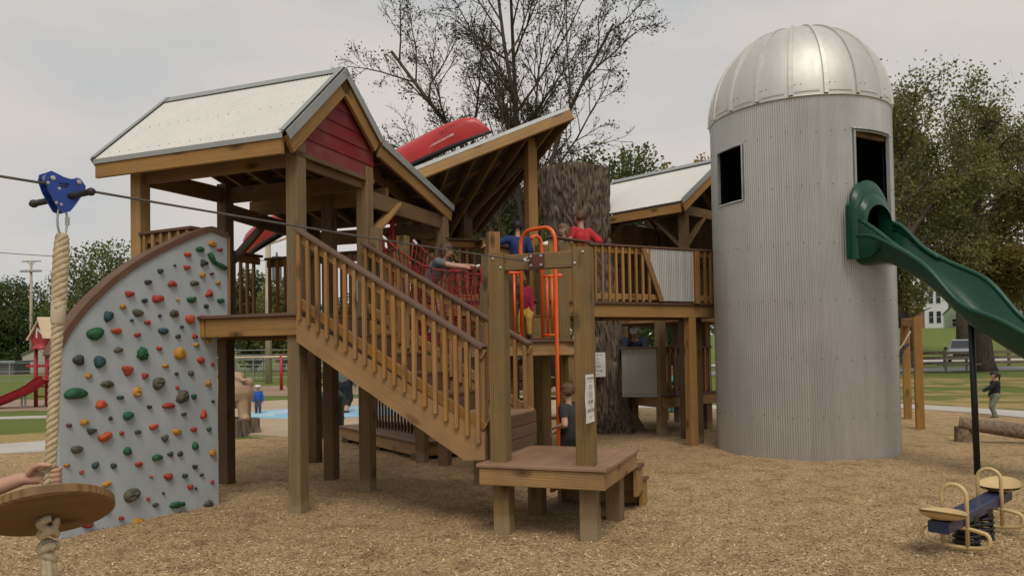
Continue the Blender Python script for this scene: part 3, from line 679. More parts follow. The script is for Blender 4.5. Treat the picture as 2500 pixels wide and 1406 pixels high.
# side rails
for v_, sd2, ue, ze, us, zs in ((sv0-.0, -1, 2.0, 1.66, .10, 2.815), (sv1, -1, 1.98, 1.695, .06, 2.835)):
    hgt_r = .80; p0 = T(us, v_, zs-hgt_r); p1 = T(ue+.06, v_, ze-.035-hgt_r)
    rail(sta, p0, p1, h=hgt_r, sp=.102, side=sd2, low=.10, drop=.075, capw=.125)
    B('newel', PINE, sta, T(ue+.015, v_+.045, .62), T(ue+.015, v_+.045, ze-.03), .085, .085, up=UU)
# closed riser box where the stairs reach the platform
for j in range(3): B('riser', COMP, sta, T(u1s+.028, sv0+.06, .70+.115*j), T(u1s+.028, sv1-.02, .70+.115*j), .022, .109, c=.003)
# ================================================================== zip line platform
PLU0, PLU1, PLV0, PLV1, PLZ = 2.085, 3.165, -.335, .94, .65
zp = thing('zip_line_platform', 'low timber platform with two tall posts joined by a crossbeam', 'platform', T(2.62, .3, 0))
def prm(u0, u1, v0, v1, z, h, m, nm='deck_board'):   # board lying flat
    if u1-u0 > v1-v0: return B(nm, m, zp, T(u0, (v0+v1)/2, z), T(u1, (v0+v1)/2, z), v1-v0, h, c=.004)
    return B(nm, m, zp, T((u0+u1)/2, v0, z), T((u0+u1)/2, v1, z), u1-u0, h, c=.004)
bwd = .14; zc = PLZ-.014
prm(PLU0-.02, PLU1+.02, PLV0-.02, PLV0+.115, zc, .028, DECKC); prm(PLU0-.02, PLU1+.02, PLV1-.12, PLV1+.01, zc, .028, DECKC)
prm(PLU0-.02, PLU0+.115, PLV0+.12, PLV1-.125, zc, .028, DECKC); prm(PLU1-.115, PLU1+.02, PLV0+.12, PLV1-.125, zc, .028, DECKC)
nb = 6; x0, x1 = PLU0+.12, PLU1-.12
for i in range(nb): prm(x0+(x1-x0)/nb*i+.002, x0+(x1-x0)/nb*(i+1)-.003, PLV0+.12, PLV1-.125, zc, .028, DECKC)
zr_ = PLZ-.031-.0725
B('rim_board', PINE, zp, T(PLU0, PLV0+.02, zr_), T(PLU1, PLV0+.02, zr_), .04, .145); B('rim_board', PINE, zp, T(PLU0, PLV1-.03, zr_), T(PLU1, PLV1-.03, zr_), .04, .145)
B('rim_board', PINE, zp, T(PLU1-.02, PLV0+.042, zr_), T(PLU1-.02, PLV1-.052, zr_), .04, .145); B('rim_board', PINE, zp, T(PLU0+.02, PLV0+.042, zr_), T(PLU0+.02, PLV1-.052, zr_), .04, .145)
for i in range(2): B('joist', DARKW, zp, T(PLU0+.36+.36*i, PLV0+.06, zr_), T(PLU0+.36+.36*i, PLV1-.06, zr_), .04, .14)
ZL, ZR = T(2.225, -.135, 0), T(2.992, -.15, 0)
for p, mm in ((ZL, POST), (ZR, POST)):
    post(zp, p+VV*.0, -.05, PLZ-.03, POST); post(zp, p-UU*.02, PLZ, 2.445, mm, name='tall_post')
post(zp, T(2.25, .66, 0), -.05, PLZ-.03, DARKW); post(zp, T(3.02, .60, 0), -.05, PLZ-.03, DARKW); B('blocking', COMP, zp, T(2.33, .66, .42), T(2.95, .62, .42), .04, .14)
B('crossbeam', POST, zp, ZL+ZZ*2.355+UU*.054, ZR+ZZ*2.352-UU*.094, .09, .135)
AN = (ZL+ZR)/2+ZZ*2.352-VV*.045-UU*.03
plt_ = part(MB().beam(AN-VV*.004, AN-VV*.018, .135, .115, up=ZZ, c=.006), 'anchor_plate', plain('maroon_painted_plate', (.10, .025, .02), .45), zp)
for du in (-.045, .045):
    for dz in (-.038, .038): part(MB().lathe(AN+UU*du+ZZ*dz-VV*.018, [(.013, 0), (.013, .006), (.009, .011), (.004, .012)], 8, -VV), 'bolt', STEEL, plt_)
b = MB(); b.tube([AN-VV*.018-UU*.05+ZZ*.005, AN-VV*.05-UU*.06+ZZ*.0, AN-VV*.06-UU*.085, AN-VV*.05-UU*.10+ZZ*.012, AN-VV*.03-UU*.07+ZZ*.03], .009, 6); part(b, 'eye_bolt', STEEL, plt_, smooth=True)
for p, dz in ((ZL-UU*.04, 2.39), (ZL+UU*.03, 2.31), (ZR-UU*.07, 2.31), (ZR-UU*.0, 2.40)):
    part(MB().lathe(p+ZZ*dz-VV*.0725, [(.012, 0), (.012, .006), (.006, .01)], 8, -VV), 'bolt', STEEL, zp)
# steps at the back
for v0, v1, z1 in ((.955, 1.20, .46), (1.205, 1.42, .30)):
    B('step_side', PINE, zp, T(3.14, v0, z1-.14), T(3.14, v1, z1-.14), .04, .26); B('step_side', PINE, zp, T(2.30, v0, z1-.14), T(2.30, v1, z1-.14), .04, .26)
    for j in range(2): B('step_tread', COMP, zp, T(2.26, v0+(v1-v0)*(j+.5)/2, z1+.006), T(3.18, v0+(v1-v0)*(j+.5)/2, z1+.006), (v1-v0)/2-.005, .028)
    B('step_riser', PINE, zp, T(2.33, v1-.02, z1-.15), T(3.11, v1-.02, z1-.15), .03, .24)
# notice on the right post
PAPER = plain('white_paper', (.78, .77, .74), .6, var=.04, scale=5); INK = plain('black_ink', (.03, .03, .03), .7); INKG = plain('grey_ink', (.30, .30, .30), .7)
pc = V3(ZR-UU*.02)+UU*(PW/2+.004); pv0, pv1, pz0, pz1 = -.27, .02, 1.015, 1.40
def sign_sheet(o, xd, yd, w, h, nm, lab, cat, small=True):
    n = np.cross(unit(xd), unit(yd)); th = thing(nm, lab, cat, o)
    rows = [[o+unit(xd)*(w*(i/6-.5))+unit(yd)*(h*(j/8-.5))+n*.004*math.sin(j*1.1+i*.5) for i in range(7)] for j in range(9)]
    b_ = MB(); b_.grid(rows); b_.grid([[p-n*.0012 for p in r][::-1] for r in rows]); part(b_, 'sheet', PAPER, th, smooth=True)
    def tx(s_, y, sz, m=INK, sx=1): text(th, s_, m, o+unit(yd)*(h*y)+n*.0075, xd, yd, sz, sx=sx)
    tx('PLAYGROUND RULES', .42, h*.052); tx('Please observe', .36, h*.034, INKG)
    for k_, (y, ln) in enumerate(((.28, 'Adult supervision is'), (.245, 'recommended for children'), (.21, 'using equipment'), (.14, 'Do not use when wet'), (.105, 'No pushing or shoving on'), (.07, 'the slide and zip line'), (.035, 'Wait for your turn'))): tx(ln, y, h*.030, INKG)
    tx('BE SAFE', -.07, h*.105); tx('and', -.155, h*.05); tx('HAVE FUN!', -.25, h*.105)
    tx('Report any damage to the', -.37, h*.026, INKG); tx('park office', -.40, h*.026, INKG)
    return th
sign_sheet(V3(pc[0], pc[1], 0)+VV*-.155+ZZ*1.205+UU*.003, VV, ZZ, .27, .385, 'paper_notice', 'white paper notice stapled to the right zip line post', 'notice')

# ================================================================== zip line cable, trolley and rope seat
ca = AN-VV*.05-UU*.09; TR = V3(at(152, 455, 3.4)); cdir = unit(TR-ca)
cab = thing('zip_line_cable', 'thin steel zip line cable running from the crossbeam out of view to the left', 'cable', ca)
far_end = TR+cdir*9.0; pts = [ca+(TR-ca)*t-ZZ*.05*4*t*(1-t)*.25 for t in np.linspace(0, 1, 14)]+[TR+cdir*9.0*t for t in np.linspace(.1, 1, 5)]
part(MB().tube(pts, .0062, 6), 'cable', CABLE, cab, smooth=True)
ep = thing('zip_line_end_post', 'timber post outside the picture that holds the far end of the cable', 'post', (far_end[0], far_end[1], 0)); post(ep, far_end, 0, far_end[2]+.3)
ch_ = unit(V3(cdir[0], cdir[1], 0)); cn = V3(-ch_[1], ch_[0], 0)
if cn[1] > 0: cn = -cn
cx_ = -ch_ if (-ch_)[0] > 0 else ch_     # along the cable, to the right in view
BLUE = plain('blue_anodised_plate', (.012, .05, .30), .28, .35, var=.12, coat=.4); RUB = plain('black_rubber', (.022, .024, .024), .55, var=.3)
tr = thing('zip_line_trolley', 'blue metal zip line trolley with black handlebar on the cable', 'trolley', TR)
prof = [(-.088, .022), (-.082, .050), (-.060, .062), (-.035, .054), (-.010, .044), (.020, .040), (.045, .046), (.070, .040), (.086, .018), (.084, -.008), (.060, -.045), (.035, -.085), (.018, -.108), (-.004, -.116), (-.026, -.108), (-.045, -.075), (-.070, -.030)]
hole = [(-.030, .012), (.010, .010), (.010, -.010), (-.030, -.010)]
def plate(off):
    bm = bmesh.new(); P = [TR+cx_*x*1.0+ZZ*(z-.008)+cn*off for x, z in prof]; Hh = [TR+cx_*x+ZZ*(z+.004)+cn*off for x, z in hole]
    b_ = MB(); n = len(P)
    # ring of quads between outline and window
    ctr = TR+ZZ*.0+cn*off
    def nearest(p): return min(range(4), key=lambda k: np.linalg.norm(Hh[k]-p))
    idx = []
    hv = []
    m = 4
    pts_h = []
    for i in range(n):
        a = math.atan2(prof[i][1]-.0, prof[i][0]+.008); dx, dz = math.cos(a), math.sin(a); s_ = min(.021/max(abs(dx), 1e-6), .011/max(abs(dz), 1e-6)); pts_h.append(TR+cx_*(-.008+dx*s_)+ZZ*(dz*s_+.0)+cn*off)
    front = P+pts_h; back = [p+cn*.007 for p in front]; vs = front+back; fs = []; N2 = 2*n
    for i in range(n):
        j = (i+1) % n; fs += [(i, j, n+j, n+i), (N2+j, N2+i, N2+n+i, N2+n+j), (i, N2+i, N2+j, j), (n+j, N2+n+j, N2+n+i, n+i)]
    b_.add(vs, fs); bm.free(); return b_
part(plate(.028), 'side_plate', BLUE, tr); part(plate(-.035), 'side_plate', BLUE, tr)
for x in (-.055, .055):
    part(MB().lathe(TR+cx_*x+ZZ*.022-cn*.024, [(.024, 0), (.018, .012), (.018, .036), (.024, .048)], 16, cn), 'pulley_wheel', STEEL, tr, smooth=True)
    part(MB().lathe(TR+cx_*x+ZZ*.022+cn*.035, [(.011, 0), (.011, .006), (.006, .008)], 10, cn), 'bolt', STEEL, tr)
for x, z in ((-.075, -.002), (-.028, -.02), (-.040, -.085), (-.02, -.09)): part(MB().lathe(TR+cx_*x+ZZ*z+cn*.035, [(.007, 0), (.007, .003), (.003, .004)], 8, cn), 'bolt', STEEL, tr)
hb0, hb1 = TR+ZZ*-.052, TR+ZZ*-.052; hd_ = unit(cn*.55+V3(.50, .25, .16))
for s_ in (-1, 1):
    a, c = hb0+hd_*s_*.022, hb0+hd_*s_*.155; part(MB().tube([a, a+(c-a)*.35, a+(c-a)*.8, a+(c-a)*.82, c-hd_*s_*.012, c], [.0145, .0145, .0145, .0185, .0185, .010], 12), 'handle_grip', RUB, tr, smooth=True)
# carabiner
kc = TR+ZZ*-.155; b = MB(); pts = []
for k in range(17):
    a = 2*PI*k/16; pts.append(kc+cx_*(.021*math.cos(a))*(1 if abs(math.sin(a)) < .98 else .6)+ZZ*(.055*math.sin(a)+.012*np.sign(math.sin(a))*abs(math.sin(a))))
b.tube(pts[:-1], .0052, 8, closed=True); kb = part(b, 'carabiner', STEEL, tr, smooth=True)
part(MB().tube([kc+cx_*.021-ZZ*.018, kc+cx_*.021+ZZ*.018], .0095, 10), 'locking_sleeve', STEEL, kb)
# rope and wooden disc
ROPE = plain('manila_rope', (.52, .43, .275), .85, var=.2, scale=40, bump=.6, bscale=320)
RB = V3(at(118, 1246, 3.36)); RT = kc-ZZ*.058; rs = thing('rope_swing_seat', 'thick twisted rope with a round wooden disc seat hanging from the trolley', 'rope swing', RB)
ra = unit(RB-RT); rx = unit(np.cross(ra, cn)); ry = np.cross(ra, rx)
def twist(p0, p1, R, r, turns, ph0=0, n=90, strands=3, taper=None):
    b_ = MB()
    for k in range(strands):
        P = []; rr = []
        for i in range(n+1):
            t = i/n; a = ph0+2*PI*k/strands+2*PI*turns*t; s_ = taper(t) if taper else 1; P.append(p0+(p1-p0)*t+(rx*math.cos(a)+ry*math.sin(a))*R*s_); rr.append(r*s_)
        b_.tube(P, rr, 7)
    return b_
Lr = np.linalg.norm(RB-RT)
part(twist(RT+ra*.34, RB+ra*.02, .0125, .0138, 11), 'rope', ROPE, rs, smooth=True)
part(twist(RT+ra*.005, RT+ra*.34, .0175, .0165, 3.0, 1.0, 60, 4, lambda t: .82+.25*math.sin(min(1, t*3)*PI/2)-.12*t), 'spliced_loop', ROPE, rs, smooth=True)
part(MB().tube([RT+ra*.30, RT+ra*.31, RT+ra*.40, RT+ra*.415], [.026, .031, .030, .024], 12), 'whipping', plain('cream_tape', (.55, .45, .32), .6), rs, smooth=True)
dt = unit(V3(-.28, .40, .87))        # disc axis, tipped
dsc = MB(); RD = .262; dsc.lathe(RB-dt*.024, [(RD-.012, 0), (RD, .008), (RD, .040), (RD-.010, .048), (.03, .048)], 56, dt); 
DISCW = wood('varnished_disc_wood', (.29, .17, .072), (.15, .08, .030), orand=0)
dx_ = unit(np.cross(dt, ZZ)); dy_ = np.cross(dt, dx_); dsc.uv = [[(float(V3(dsc.v[k])@dx_), float(V3(dsc.v[k])@dy_)) for k in f] for f in dsc.f]
part(dsc, 'disc_seat', DISCW, rs, smooth=False)
kn0 = RB+ra*.03; dn = unit(V3(.02, -.01, -1))
b = MB()
for k in range(3):
    a0 = k*2.1; b.tube([kn0+dn*(.01+.028*k)+(V3(1, 0, 0)*math.cos(a0+t)+V3(0, 1, 0)*math.sin(a0+t))*.030+dn*.012*math.sin(2*t+k) for t in np.linspace(0, 5.6, 22)], .0175, 8)
part(b, 'knot', ROPE, rs, smooth=True)
b = MB(); kn1 = kn0+dn*.115
b.tube([kn1+V3(math.cos(t)*.030, math.sin(t)*.026, -.02*t/6-.012*math.sin(2*t)) for t in np.linspace(0, 6, 24)], .019, 8); b.tube([kn1+V3(math.cos(t)*.022, math.sin(t)*.02, .02-.08*t/6) for t in np.linspace(2, 9, 24)], .017, 8); part(b, 'knot', ROPE, rs, smooth=True)
b = MB()
for k in range(5):
    a = k*1.26; b.tube([kn1+dn*.02+V3(math.cos(a), math.sin(a), 0)*.012, kn1+dn*.13+V3(math.cos(a+.5), math.sin(a+.5), 0)*.018, kn1+dn*.30+V3(math.cos(a+1), math.sin(a+1), 0)*(.024+.004*k), kn1+dn*.42+V3(math.cos(a+1.4), math.sin(a+1.4), 0)*.030], [.014, .0145, .013, .010], 7)
part(b, 'loose_strands', ROPE, rs, smooth=True)

# ================================================================== net bridge
NETR = plain('red_net_rope', (.27, .018, .018), .75, var=.2, scale=30); NETB = plain('black_clamp', (.03, .03, .03), .5); WHT = plain('white_sleeve', (.7, .7, .68), .5)
na0, na1 = T(.20, 1.32, 2.93), T(.20, 2.05, 2.98); nb0 = V3(at(1172, 648, 8.55)); nb1 = nb0+VV*.72+ZZ*.02
nbr = thing('net_bridge', 'sagging red rope net bridge between the gabled tower and the lookout deck', 'net bridge', (na0+nb1)/2*np.array([1, 1, 0]))
def net_side(e0, e1, f0, f1, sag, fs, name):
    """square mesh between a sagging hand rope e and a sagging foot rope f"""
    nu, nv = 24, 9; Pt = [[None]*(nu+1) for _ in range(nv+1)]
    for i in range(nu+1):
        t = i/nu; top = e0+(e1-e0)*t-ZZ*sag*4*t*(1-t); bot = f0+(f1-f0)*t-ZZ*fs*4*t*(1-t)
        for j in range(nv+1):
            s_ = j/nv; Pt[j][i] = top*(1-s_)+bot*s_-ZZ*.015*math.sin(i*2.1+j)*.5
    b_ = MB()
    for j in range(1, nv): b_.tube(Pt[j], .0045, 5, cap=False)
    for i in range(nu+1): b_.tube([Pt[j][i] for j in range(nv+1)], .0045, 5, cap=False)
    part(b_, name, NETR, nbr)
    part(MB().tube(Pt[0], .012, 8), 'hand_rope', NETR, nbr, smooth=True); part(MB().tube(Pt[nv], .012, 8), 'foot_rope', NETR, nbr, smooth=True)
    for i in (0, 4, 8, 12, 16, 20, 24): part(MB().tube([Pt[j][i] for j in range(nv+1)], .011, 6), 'cross_rope', NETR, nbr, smooth=True)
    for i in range(4, 22, 4): part(MB().tube([Pt[0][i]+ZZ*.018, Pt[0][i]-ZZ*.035], .017, 8), 'clamp', NETB, nbr)
    for p, s_ in ((Pt[0][0], 1), (Pt[0][-1], -1)):
        part(MB().tube([p, p+(Pt[0][1]-Pt[0][0])*.9 if s_ > 0 else p+(Pt[0][-2]-Pt[0][-1])*.9], .015, 8), 'rope_sleeve', WHT, nbr)
net_side(na0, nb0, na0+ZZ*-.98+VV*.25, nb0+ZZ*-.90+VV*.22, .20, .12, 'near_net'); net_side(na1, nb1, na1-ZZ*1.0-VV*.25, nb1-ZZ*.9-VV*.22, .20, .12, 'far_net')
net_side(na0+ZZ*-.98+VV*.25, nb0+ZZ*-.90+VV*.22, na1-ZZ*1.0-VV*.25, nb1-ZZ*.9-VV*.22, .12, .12, 'floor_net')

# ================================================================== lookout deck with the tilted roof, walkway to the silo
lk = thing('lookout_deck', 'raised timber lookout deck and walkway under a tilted metal shed roof', 'play tower', (0, 10.8, 0))
X1 = unit(V3(2.1, 1.06, 0)); Y1 = V3(-X1[1], X1[0], 0)
DZ = 2.3
deck(lk, [(-.40, 10.42), (.55, 10.50), (1.16, 11.22), (.40, 12.6), (-.46, 11.3)], DZ, V3(1, 0, 0), rim=.19)
deck(lk, [(1.165, 11.225), (3.42, 12.37), (3.1, 13.3), (.95, 12.75), (.42, 12.6)], DZ, X1, rim=.19)
deck(lk, [(-1.80, 10.25), (-.41, 10.40), (-.47, 11.30), (-1.3, 11.0)], DZ, V3(1, 0, 0), rim=.19)
MZ = 1.72
deck(lk, [(-.48, 8.74), (.76, 9.04), (.82, 10.44), (-.45, 10.38)], MZ, V3(1, .2, 0)/1.02, rim=.155)
for p, z1, mm, xx in (((-.215, 9.2), 3.04, PINE, V3(1, .3, 0)), ((.655, 9.80), 2.99, POST, V3(1, .3, 0)), ((.43, 10.46), 3.05, POST, X1), ((.30, 10.68), 4.62, PINE, X1), ((-.685, 11.8), 4.05, DARKW, X1), ((-1.31, 10.85), 3.9, POST, UU), ((3.04, 12.54), DZ-.03, POST, X1), ((1.12, 11.30), DZ+.86, POST, X1), ((2.86, 12.18), DZ+.86, PINE, X1), ((.70, 9.15), MZ-.03, POST, X1), ((-.38, 8.86), MZ-.03, POST, X1), ((.35, 12.5), 3.3, DARKW, X1), ((3.0, 13.2), DZ-.03, DARKW, X1)):
    post(lk, V3(p[0], p[1], 0), -.05, z1, mm, x=unit(xx))
p = V3(nb0)-ZZ*nb0[2]; part(MB().beam((p[0]+.02, p[1]+.06, 1.0), (p[0]+.10, p[1]+.08, 2.68), .13, .14, up=UU), 'net_post', POST, lk); q_ = p+VV*.74; part(MB().beam((q_[0]+.05, q_[1], 1.0), (q_[0]+.07, q_[1], 2.70), .13, .14, up=UU), 'net_post', DARKW, lk)
for k_ in range(2): B('step_tread', COMP, lk, V3(-.40, 10.18+.14*k_, 2.05), V3(.80, 10.22+.14*k_, 2.05), .135, .03)
B('step_riser', PINE, lk, V3(-.38, 10.13, 1.89), V3(.78, 10.17, 1.89), .035, .28)
# walkway rail: balusters, then a corrugated panel behind a diagonal board
F0, F1 = V3(1.20, 11.22, DZ), V3(3.40, 12.35, DZ)
def Fp(px, z, o=0.0): p_ = onV(px, 700, F0, unit(F1-F0)); return V3(p_[0], p_[1], z)-Y1*o
s_of = lambda px: float((Fp(px, 0)-V3(F0[0], F0[1], 0))@X1)
F0, F1 = V3(1.20, 11.24, DZ)+Y1*.03, V3(3.40, 12.35, DZ)+Y1*.03
Pm, Pr = Fp(1575, DZ), Fp(1688, DZ)
B('cap_rail', COMP, lk, F0+ZZ*.86-X1*.05, F1+ZZ*.86, .135, .032)
B('top_rail', CEDAR, lk, F0+ZZ*.795, F1+ZZ*.795, .038, .088); B('bottom_rail', CEDAR, lk, F0+ZZ*.09, F1+ZZ*.09, .038, .088)
Ltot = np.linalg.norm(F1-F0); k = int(Ltot/.118); sA, sB = s_of(1568), s_of(1692)
for i in range(k):
    s_ = (i+.5)*Ltot/k
    if sA+.12 < s_ < sB+.10: continue
    q0 = F0+X1*s_-Y1*.038; part(MB().beam(q0+ZZ*.01, q0+ZZ*.84, .036, .036, up=X1, c=.003), 'baluster', CEDAR, lk)
c00, c10 = F0+X1*(sA+.03)-Y1*.045, F0+X1*(sB-.04)-Y1*.045
rows = []; nn_ = 90
pan = MB(); top_ = []; bot_ = []
for i in range(nn_+1):
    t = i/nn_; s_ = sA+.02+(sB-.03-sA-.02)*t; zlo = max(.04, .80-(s_-sA)*2.6) if s_ < sA+.32 else .04; w_ = .008*math.sin(2*PI*s_/.034)
    top_.append(F0+X1*s_-Y1*(.047+w_)+ZZ*.835); bot_.append(F0+X1*s_-Y1*(.047+w_)+ZZ*min(zlo, .83))
pan.grid([bot_, top_]); part(pan, 'corrugated_panel', GALV, lk, smooth=True)
B('panel_trim', TRIM, lk, F0+X1*(sA+.3)-Y1*.05+ZZ*.035, F0+X1*(sB-.03)-Y1*.05+ZZ*.035, .03, .02)
B('diagonal_board', CEDAR, lk, F0+X1*(sA-.01)-Y1*.068+ZZ*.83, F0+X1*(sA+.315)-Y1*.068+ZZ*.03, .03, .085, up=X1)
B('rail_post', CEDAR, lk, F0+X1*(sB+.03)-Y1*.06+ZZ*.0, F0+X1*(sB+.03)-Y1*.06+ZZ*.84, .06, .09, up=X1)
# close-set fence boards beside the pole
f0, f1 = V3(.52, 10.50, DZ), V3(1.12, 11.14, DZ); d_ = unit(f1-f0)
for i in range(7):
    q0 = f0+(f1-f0)*(i+.5)/7; part(MB().beam(q0-ZZ*.02, q0+ZZ*(.83+.02*(i % 2)), .03, .10, up=d_, c=.003), 'fence_board', PINE, lk)
B('cap_rail', COMP, lk, f0+ZZ*.875, f1+ZZ*.875, .12, .03)
rail(lk, V3(-.12, 9.30, MZ), V3(-.30, 10.35, MZ), side=1)
rail(lk, V3(-1.75, 10.30, DZ), V3(-1.36, 10.90, DZ), side=1, h=.92); rail(lk, V3(-1.25, 10.95, DZ), V3(-.47, 11.24, DZ), side=1, h=.94); rail(lk, V3(-.47, 11.24, DZ), V3(-.38, 10.80, DZ), side=1, h=.90)
rail(lk, V3(-.30, 11.4, DZ), V3(.32, 12.4, DZ), side=1, h=.9)
# tilted roof
Q1, Q2, Q3 = V3(at(985, 420, 10.0)), V3(at(1388, 262, 10.3)), V3(at(1160, 548, 12.5))
nq = unit(np.cross(Q2-Q1, Q3-Q1)); nq = nq if nq[2] > 0 else -nq
Q4 = Q1+V3(-.55, 2.3, 0); Q4[2] = Q1[2]-(nq[0]*(Q4[0]-Q1[0])+nq[1]*(Q4[1]-Q1[1]))/nq[2]
ro = part(corr(Q1+nq*.012, Q2+nq*.012, Q4+nq*.012, Q3+nq*.012, nrm=nq, pitch=.045, amp=.009), 'roof', ROOFM, lk, smooth=True)
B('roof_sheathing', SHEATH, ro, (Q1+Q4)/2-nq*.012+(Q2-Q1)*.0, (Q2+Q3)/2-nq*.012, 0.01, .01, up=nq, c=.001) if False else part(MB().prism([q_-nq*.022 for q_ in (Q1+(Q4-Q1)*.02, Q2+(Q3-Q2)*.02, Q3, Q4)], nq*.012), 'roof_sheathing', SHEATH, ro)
fd = unit(Q2-Q1); fo = unit(np.cross(fd, nq)); fo = fo if fo[1] < 0 else -fo
B('eave_flashing', TRIM, ro, Q1-nq*.02+fo*.004, Q2-nq*.02+fo*.004, .008, .055, up=nq)
B('fascia', PINE, lk, Q1-nq*.115-fo*.02-fd*.1, Q2-nq*.115-fo*.02, .042, .15, up=nq)
ed = unit(Q3-Q2); B('fascia', DARKW, lk, Q2-nq*.10+ed*.03, Q3-nq*.10, .042, .15, up=nq)
B('fascia', DARKW, lk, Q3-nq*.10, Q4-nq*.10, .042, .15, up=nq)
for i in range(6):
    t = (i+.55)/6.2; a = Q1+(Q2-Q1)*t; c = Q4+(Q3-Q4)*t; B('rafter', DARKW, lk, a-nq*.10+unit(c-a)*.05, c-nq*.10, .04, .135, up=nq)
for s_ in (.3, .55, .8):
    a, c = Q1*(1-s_)+Q4*s_, Q2*(1-s_)+Q3*s_; B('purlin', DARKW, lk, a-nq*.03, c-nq*.03, .085, .03, up=nq)
B('header_beam', DARKW, lk, V3(.30, 10.68, 4.42), V3(-.685, 11.8, 3.72), .045, .17)
# ------------------------------------------------ canoe on the tilted roof
RED = plain('red_canoe_plastic', (.47, .026, .026), .42, var=.16, scale=4, coat=.15); DRK = plain('black_gunwale', (.015, .015, .017), .5)
k0, k1 = V3(at(1192, 312, 10.35)), V3(at(598, 617, 12.4)); ka = unit(k1-k0); ku = unit(ZZ*.85+V3(0, -.34, 0)); ku = unit(ku-ka*(ku@ka)); ks = np.cross(ka, ku); Lc = np.linalg.norm(k1-k0); kc_ = (k0+k1)/2
cn_ = thing('canoe', 'upturned red canoe lying across the tilted roof', 'canoe', kc_)
rows = []; gl, gr = [], []
for i in range(41):
    t = -1+2*i/40; a = abs(t); bm_ = .40*max(0, 1-a**2.6)**.75; keel = .315*(max(0, 1-a**9))**.5*(1+.06*a*a); she = .085*a**4-.02
    c = kc_+ka*(t*Lc/2); r_ = []
    for j in range(17):
        ph = PI*j/16; cs, sn = math.cos(ph), math.sin(ph); x = math.copysign(abs(cs)**.75, cs)*max(bm_, .006); y = -she+(keel+she)*abs(sn)**.75; r_.append(c+ks*x+ku*y)
    rows.append(r_); gl.append(r_[0]); gr.append(r_[-1])
part(MB().grid(rows), 'hull', RED, cn_, smooth=True)
inn = [[p-ku*.012+ (kc_+ka*((-1+2*i/40)*Lc/2)-p)*.03 for p in r_] for i, r_ in enumerate(rows)]; part(MB().grid([r_[::-1] for r_ in inn]), 'inside', DRK, cn_, smooth=True)
part(MB().tube(gl, .022, 7), 'gunwale', DRK, cn_, smooth=True); part(MB().tube(gr, .022, 7), 'gunwale', DRK, cn_, smooth=True)
for t in (-.45, .1, .5): c = kc_+ka*(t*Lc/2); B('thwart', DRK, cn_, c+ks*.37, c-ks*.37, .05, .03, up=ku)
# faded lettering on the near flank
side = ks if (ks@V3(0, -1, 0)) > 0 else -ks; WLT = plain('white_lettering', (.75, .70, .68), .6); rdir = -ka
def flank(t, hgt_):           # point on the flank and its local frame
    i = int(round((t+1)*20)); best = min(rows[i], key=lambda p: abs(float((p-(kc_+ka*((-1+2*i/40)*Lc/2)))@ku)-hgt_)+(0 if float((p-kc_)@side) > 0 else 9)); return best
for s_, t, hh, sz, m_ in (('OUSTIN', -.80, .20, .07, DRK), ('RIVERADVENTURE', -.74, .085, .05, WLT)):
    p = flank(t, hh); nrm = unit(side*.8+ku*.6); yd = unit(ku-nrm*(ku@nrm)); text(cn_, s_, m_, p+nrm*.045, rdir, yd, sz)
for dz in (.05, .16): p = flank(-.6, .2); 
# ------------------------------------------------ red post and rope behind the tower knee brace
rp0 = V3(at(958, 540, 10.1)); b = MB(); b.tube([(rp0[0], rp0[1], 2.2), (rp0[0], rp0[1], 3.75)], .035, 10); 
rpt = thing('red_pole', 'slim red pole standing behind the knee brace of the gabled tower', 'pole', (rp0[0], rp0[1], 2.3)); part(b, 'pole', RED, rpt, smooth=True)
# ================================================================== orange sliding pole with hoops and guards
ORG = plain('orange_powder_coat', (.80, .115, .012), .38, var=.06, scale=3, coat=.3)
fp = thing('sliding_pole', 'orange sliding pole with a hooped top and barred guards', 'sliding pole', (.51, 8.72, 0))
pb = V3(.515, 8.72, 0)
def arc(p0, p1, zt, n=14, flat=.0):
    """hoop from p0 up and over to p1"""
    o = [V3(p0)]; d = V3(p1)-V3(p0); d[2] = 0; w = np.linalg.norm(d); d = d/w; r = min(w/2, .17)
    def up(p, s_, c0):
        return [p+ZZ*0]
    P = [V3(p0)]
    for k in range(9): a = PI/2*k/8; P.append(V3(p0[0], p0[1], zt-r)+d*(r-r*math.cos(a))+ZZ*(r*math.sin(a)))
    for k in range(9): a = PI/2*k/8; P.append(V3(p1[0], p1[1], zt-r)-d*(r-r*math.sin(a))+ZZ*(r*math.cos(a)))
    P.append(V3(p1)); return P
gl0 = V3(at(1275, 825, 9.1)); gl1 = V3(at(1270, 662, 9.1)); 
hp = [V3(gl0[0], gl0[1], MZ)]+arc(V3(gl0[0], gl0[1], MZ+.3), pb+ZZ*1.5, 3.03)[1:]+[pb+ZZ*-.05]
part(MB().tube(hp, .024, 12), 'pole', ORG, fp, smooth=True)
gr0 = V3(at(1326, 828, 9.25)); hp2 = [V3(gl0[0]+.03, gl0[1]+.03, 2.95)]
arcb = arc(V3(gl0[0]+.12, gl0[1]+.02, 2.9), V3(gr0[0], gr0[1], MZ), 2.985); part(MB().tube(arcb[4:], .022, 10), 'hoop', ORG, fp, smooth=True)
def guard(a, b2, z0, z1, nbar, nm):
    b_ = MB(); a, b2 = V3(a[0], a[1], 0), V3(b2[0], b2[1], 0)
    for z_ in (z0, z1): b_.tube([a+ZZ*z_, b2+ZZ*z_], .018, 8)
    o = part(b_, nm, ORG, fp, smooth=True)
    for k in range(nbar):
        q0 = a+(b2-a)*k/(nbar-1) if nbar > 1 else a; part(MB().tube([q0+ZZ*z0, q0+ZZ*z1], .0155, 8), 'bar', ORG, o, smooth=True)
gll = V3(at(1240, 825, 9.05)); guard(gll, gl0, MZ+.06, 2.53, 3, 'guard')
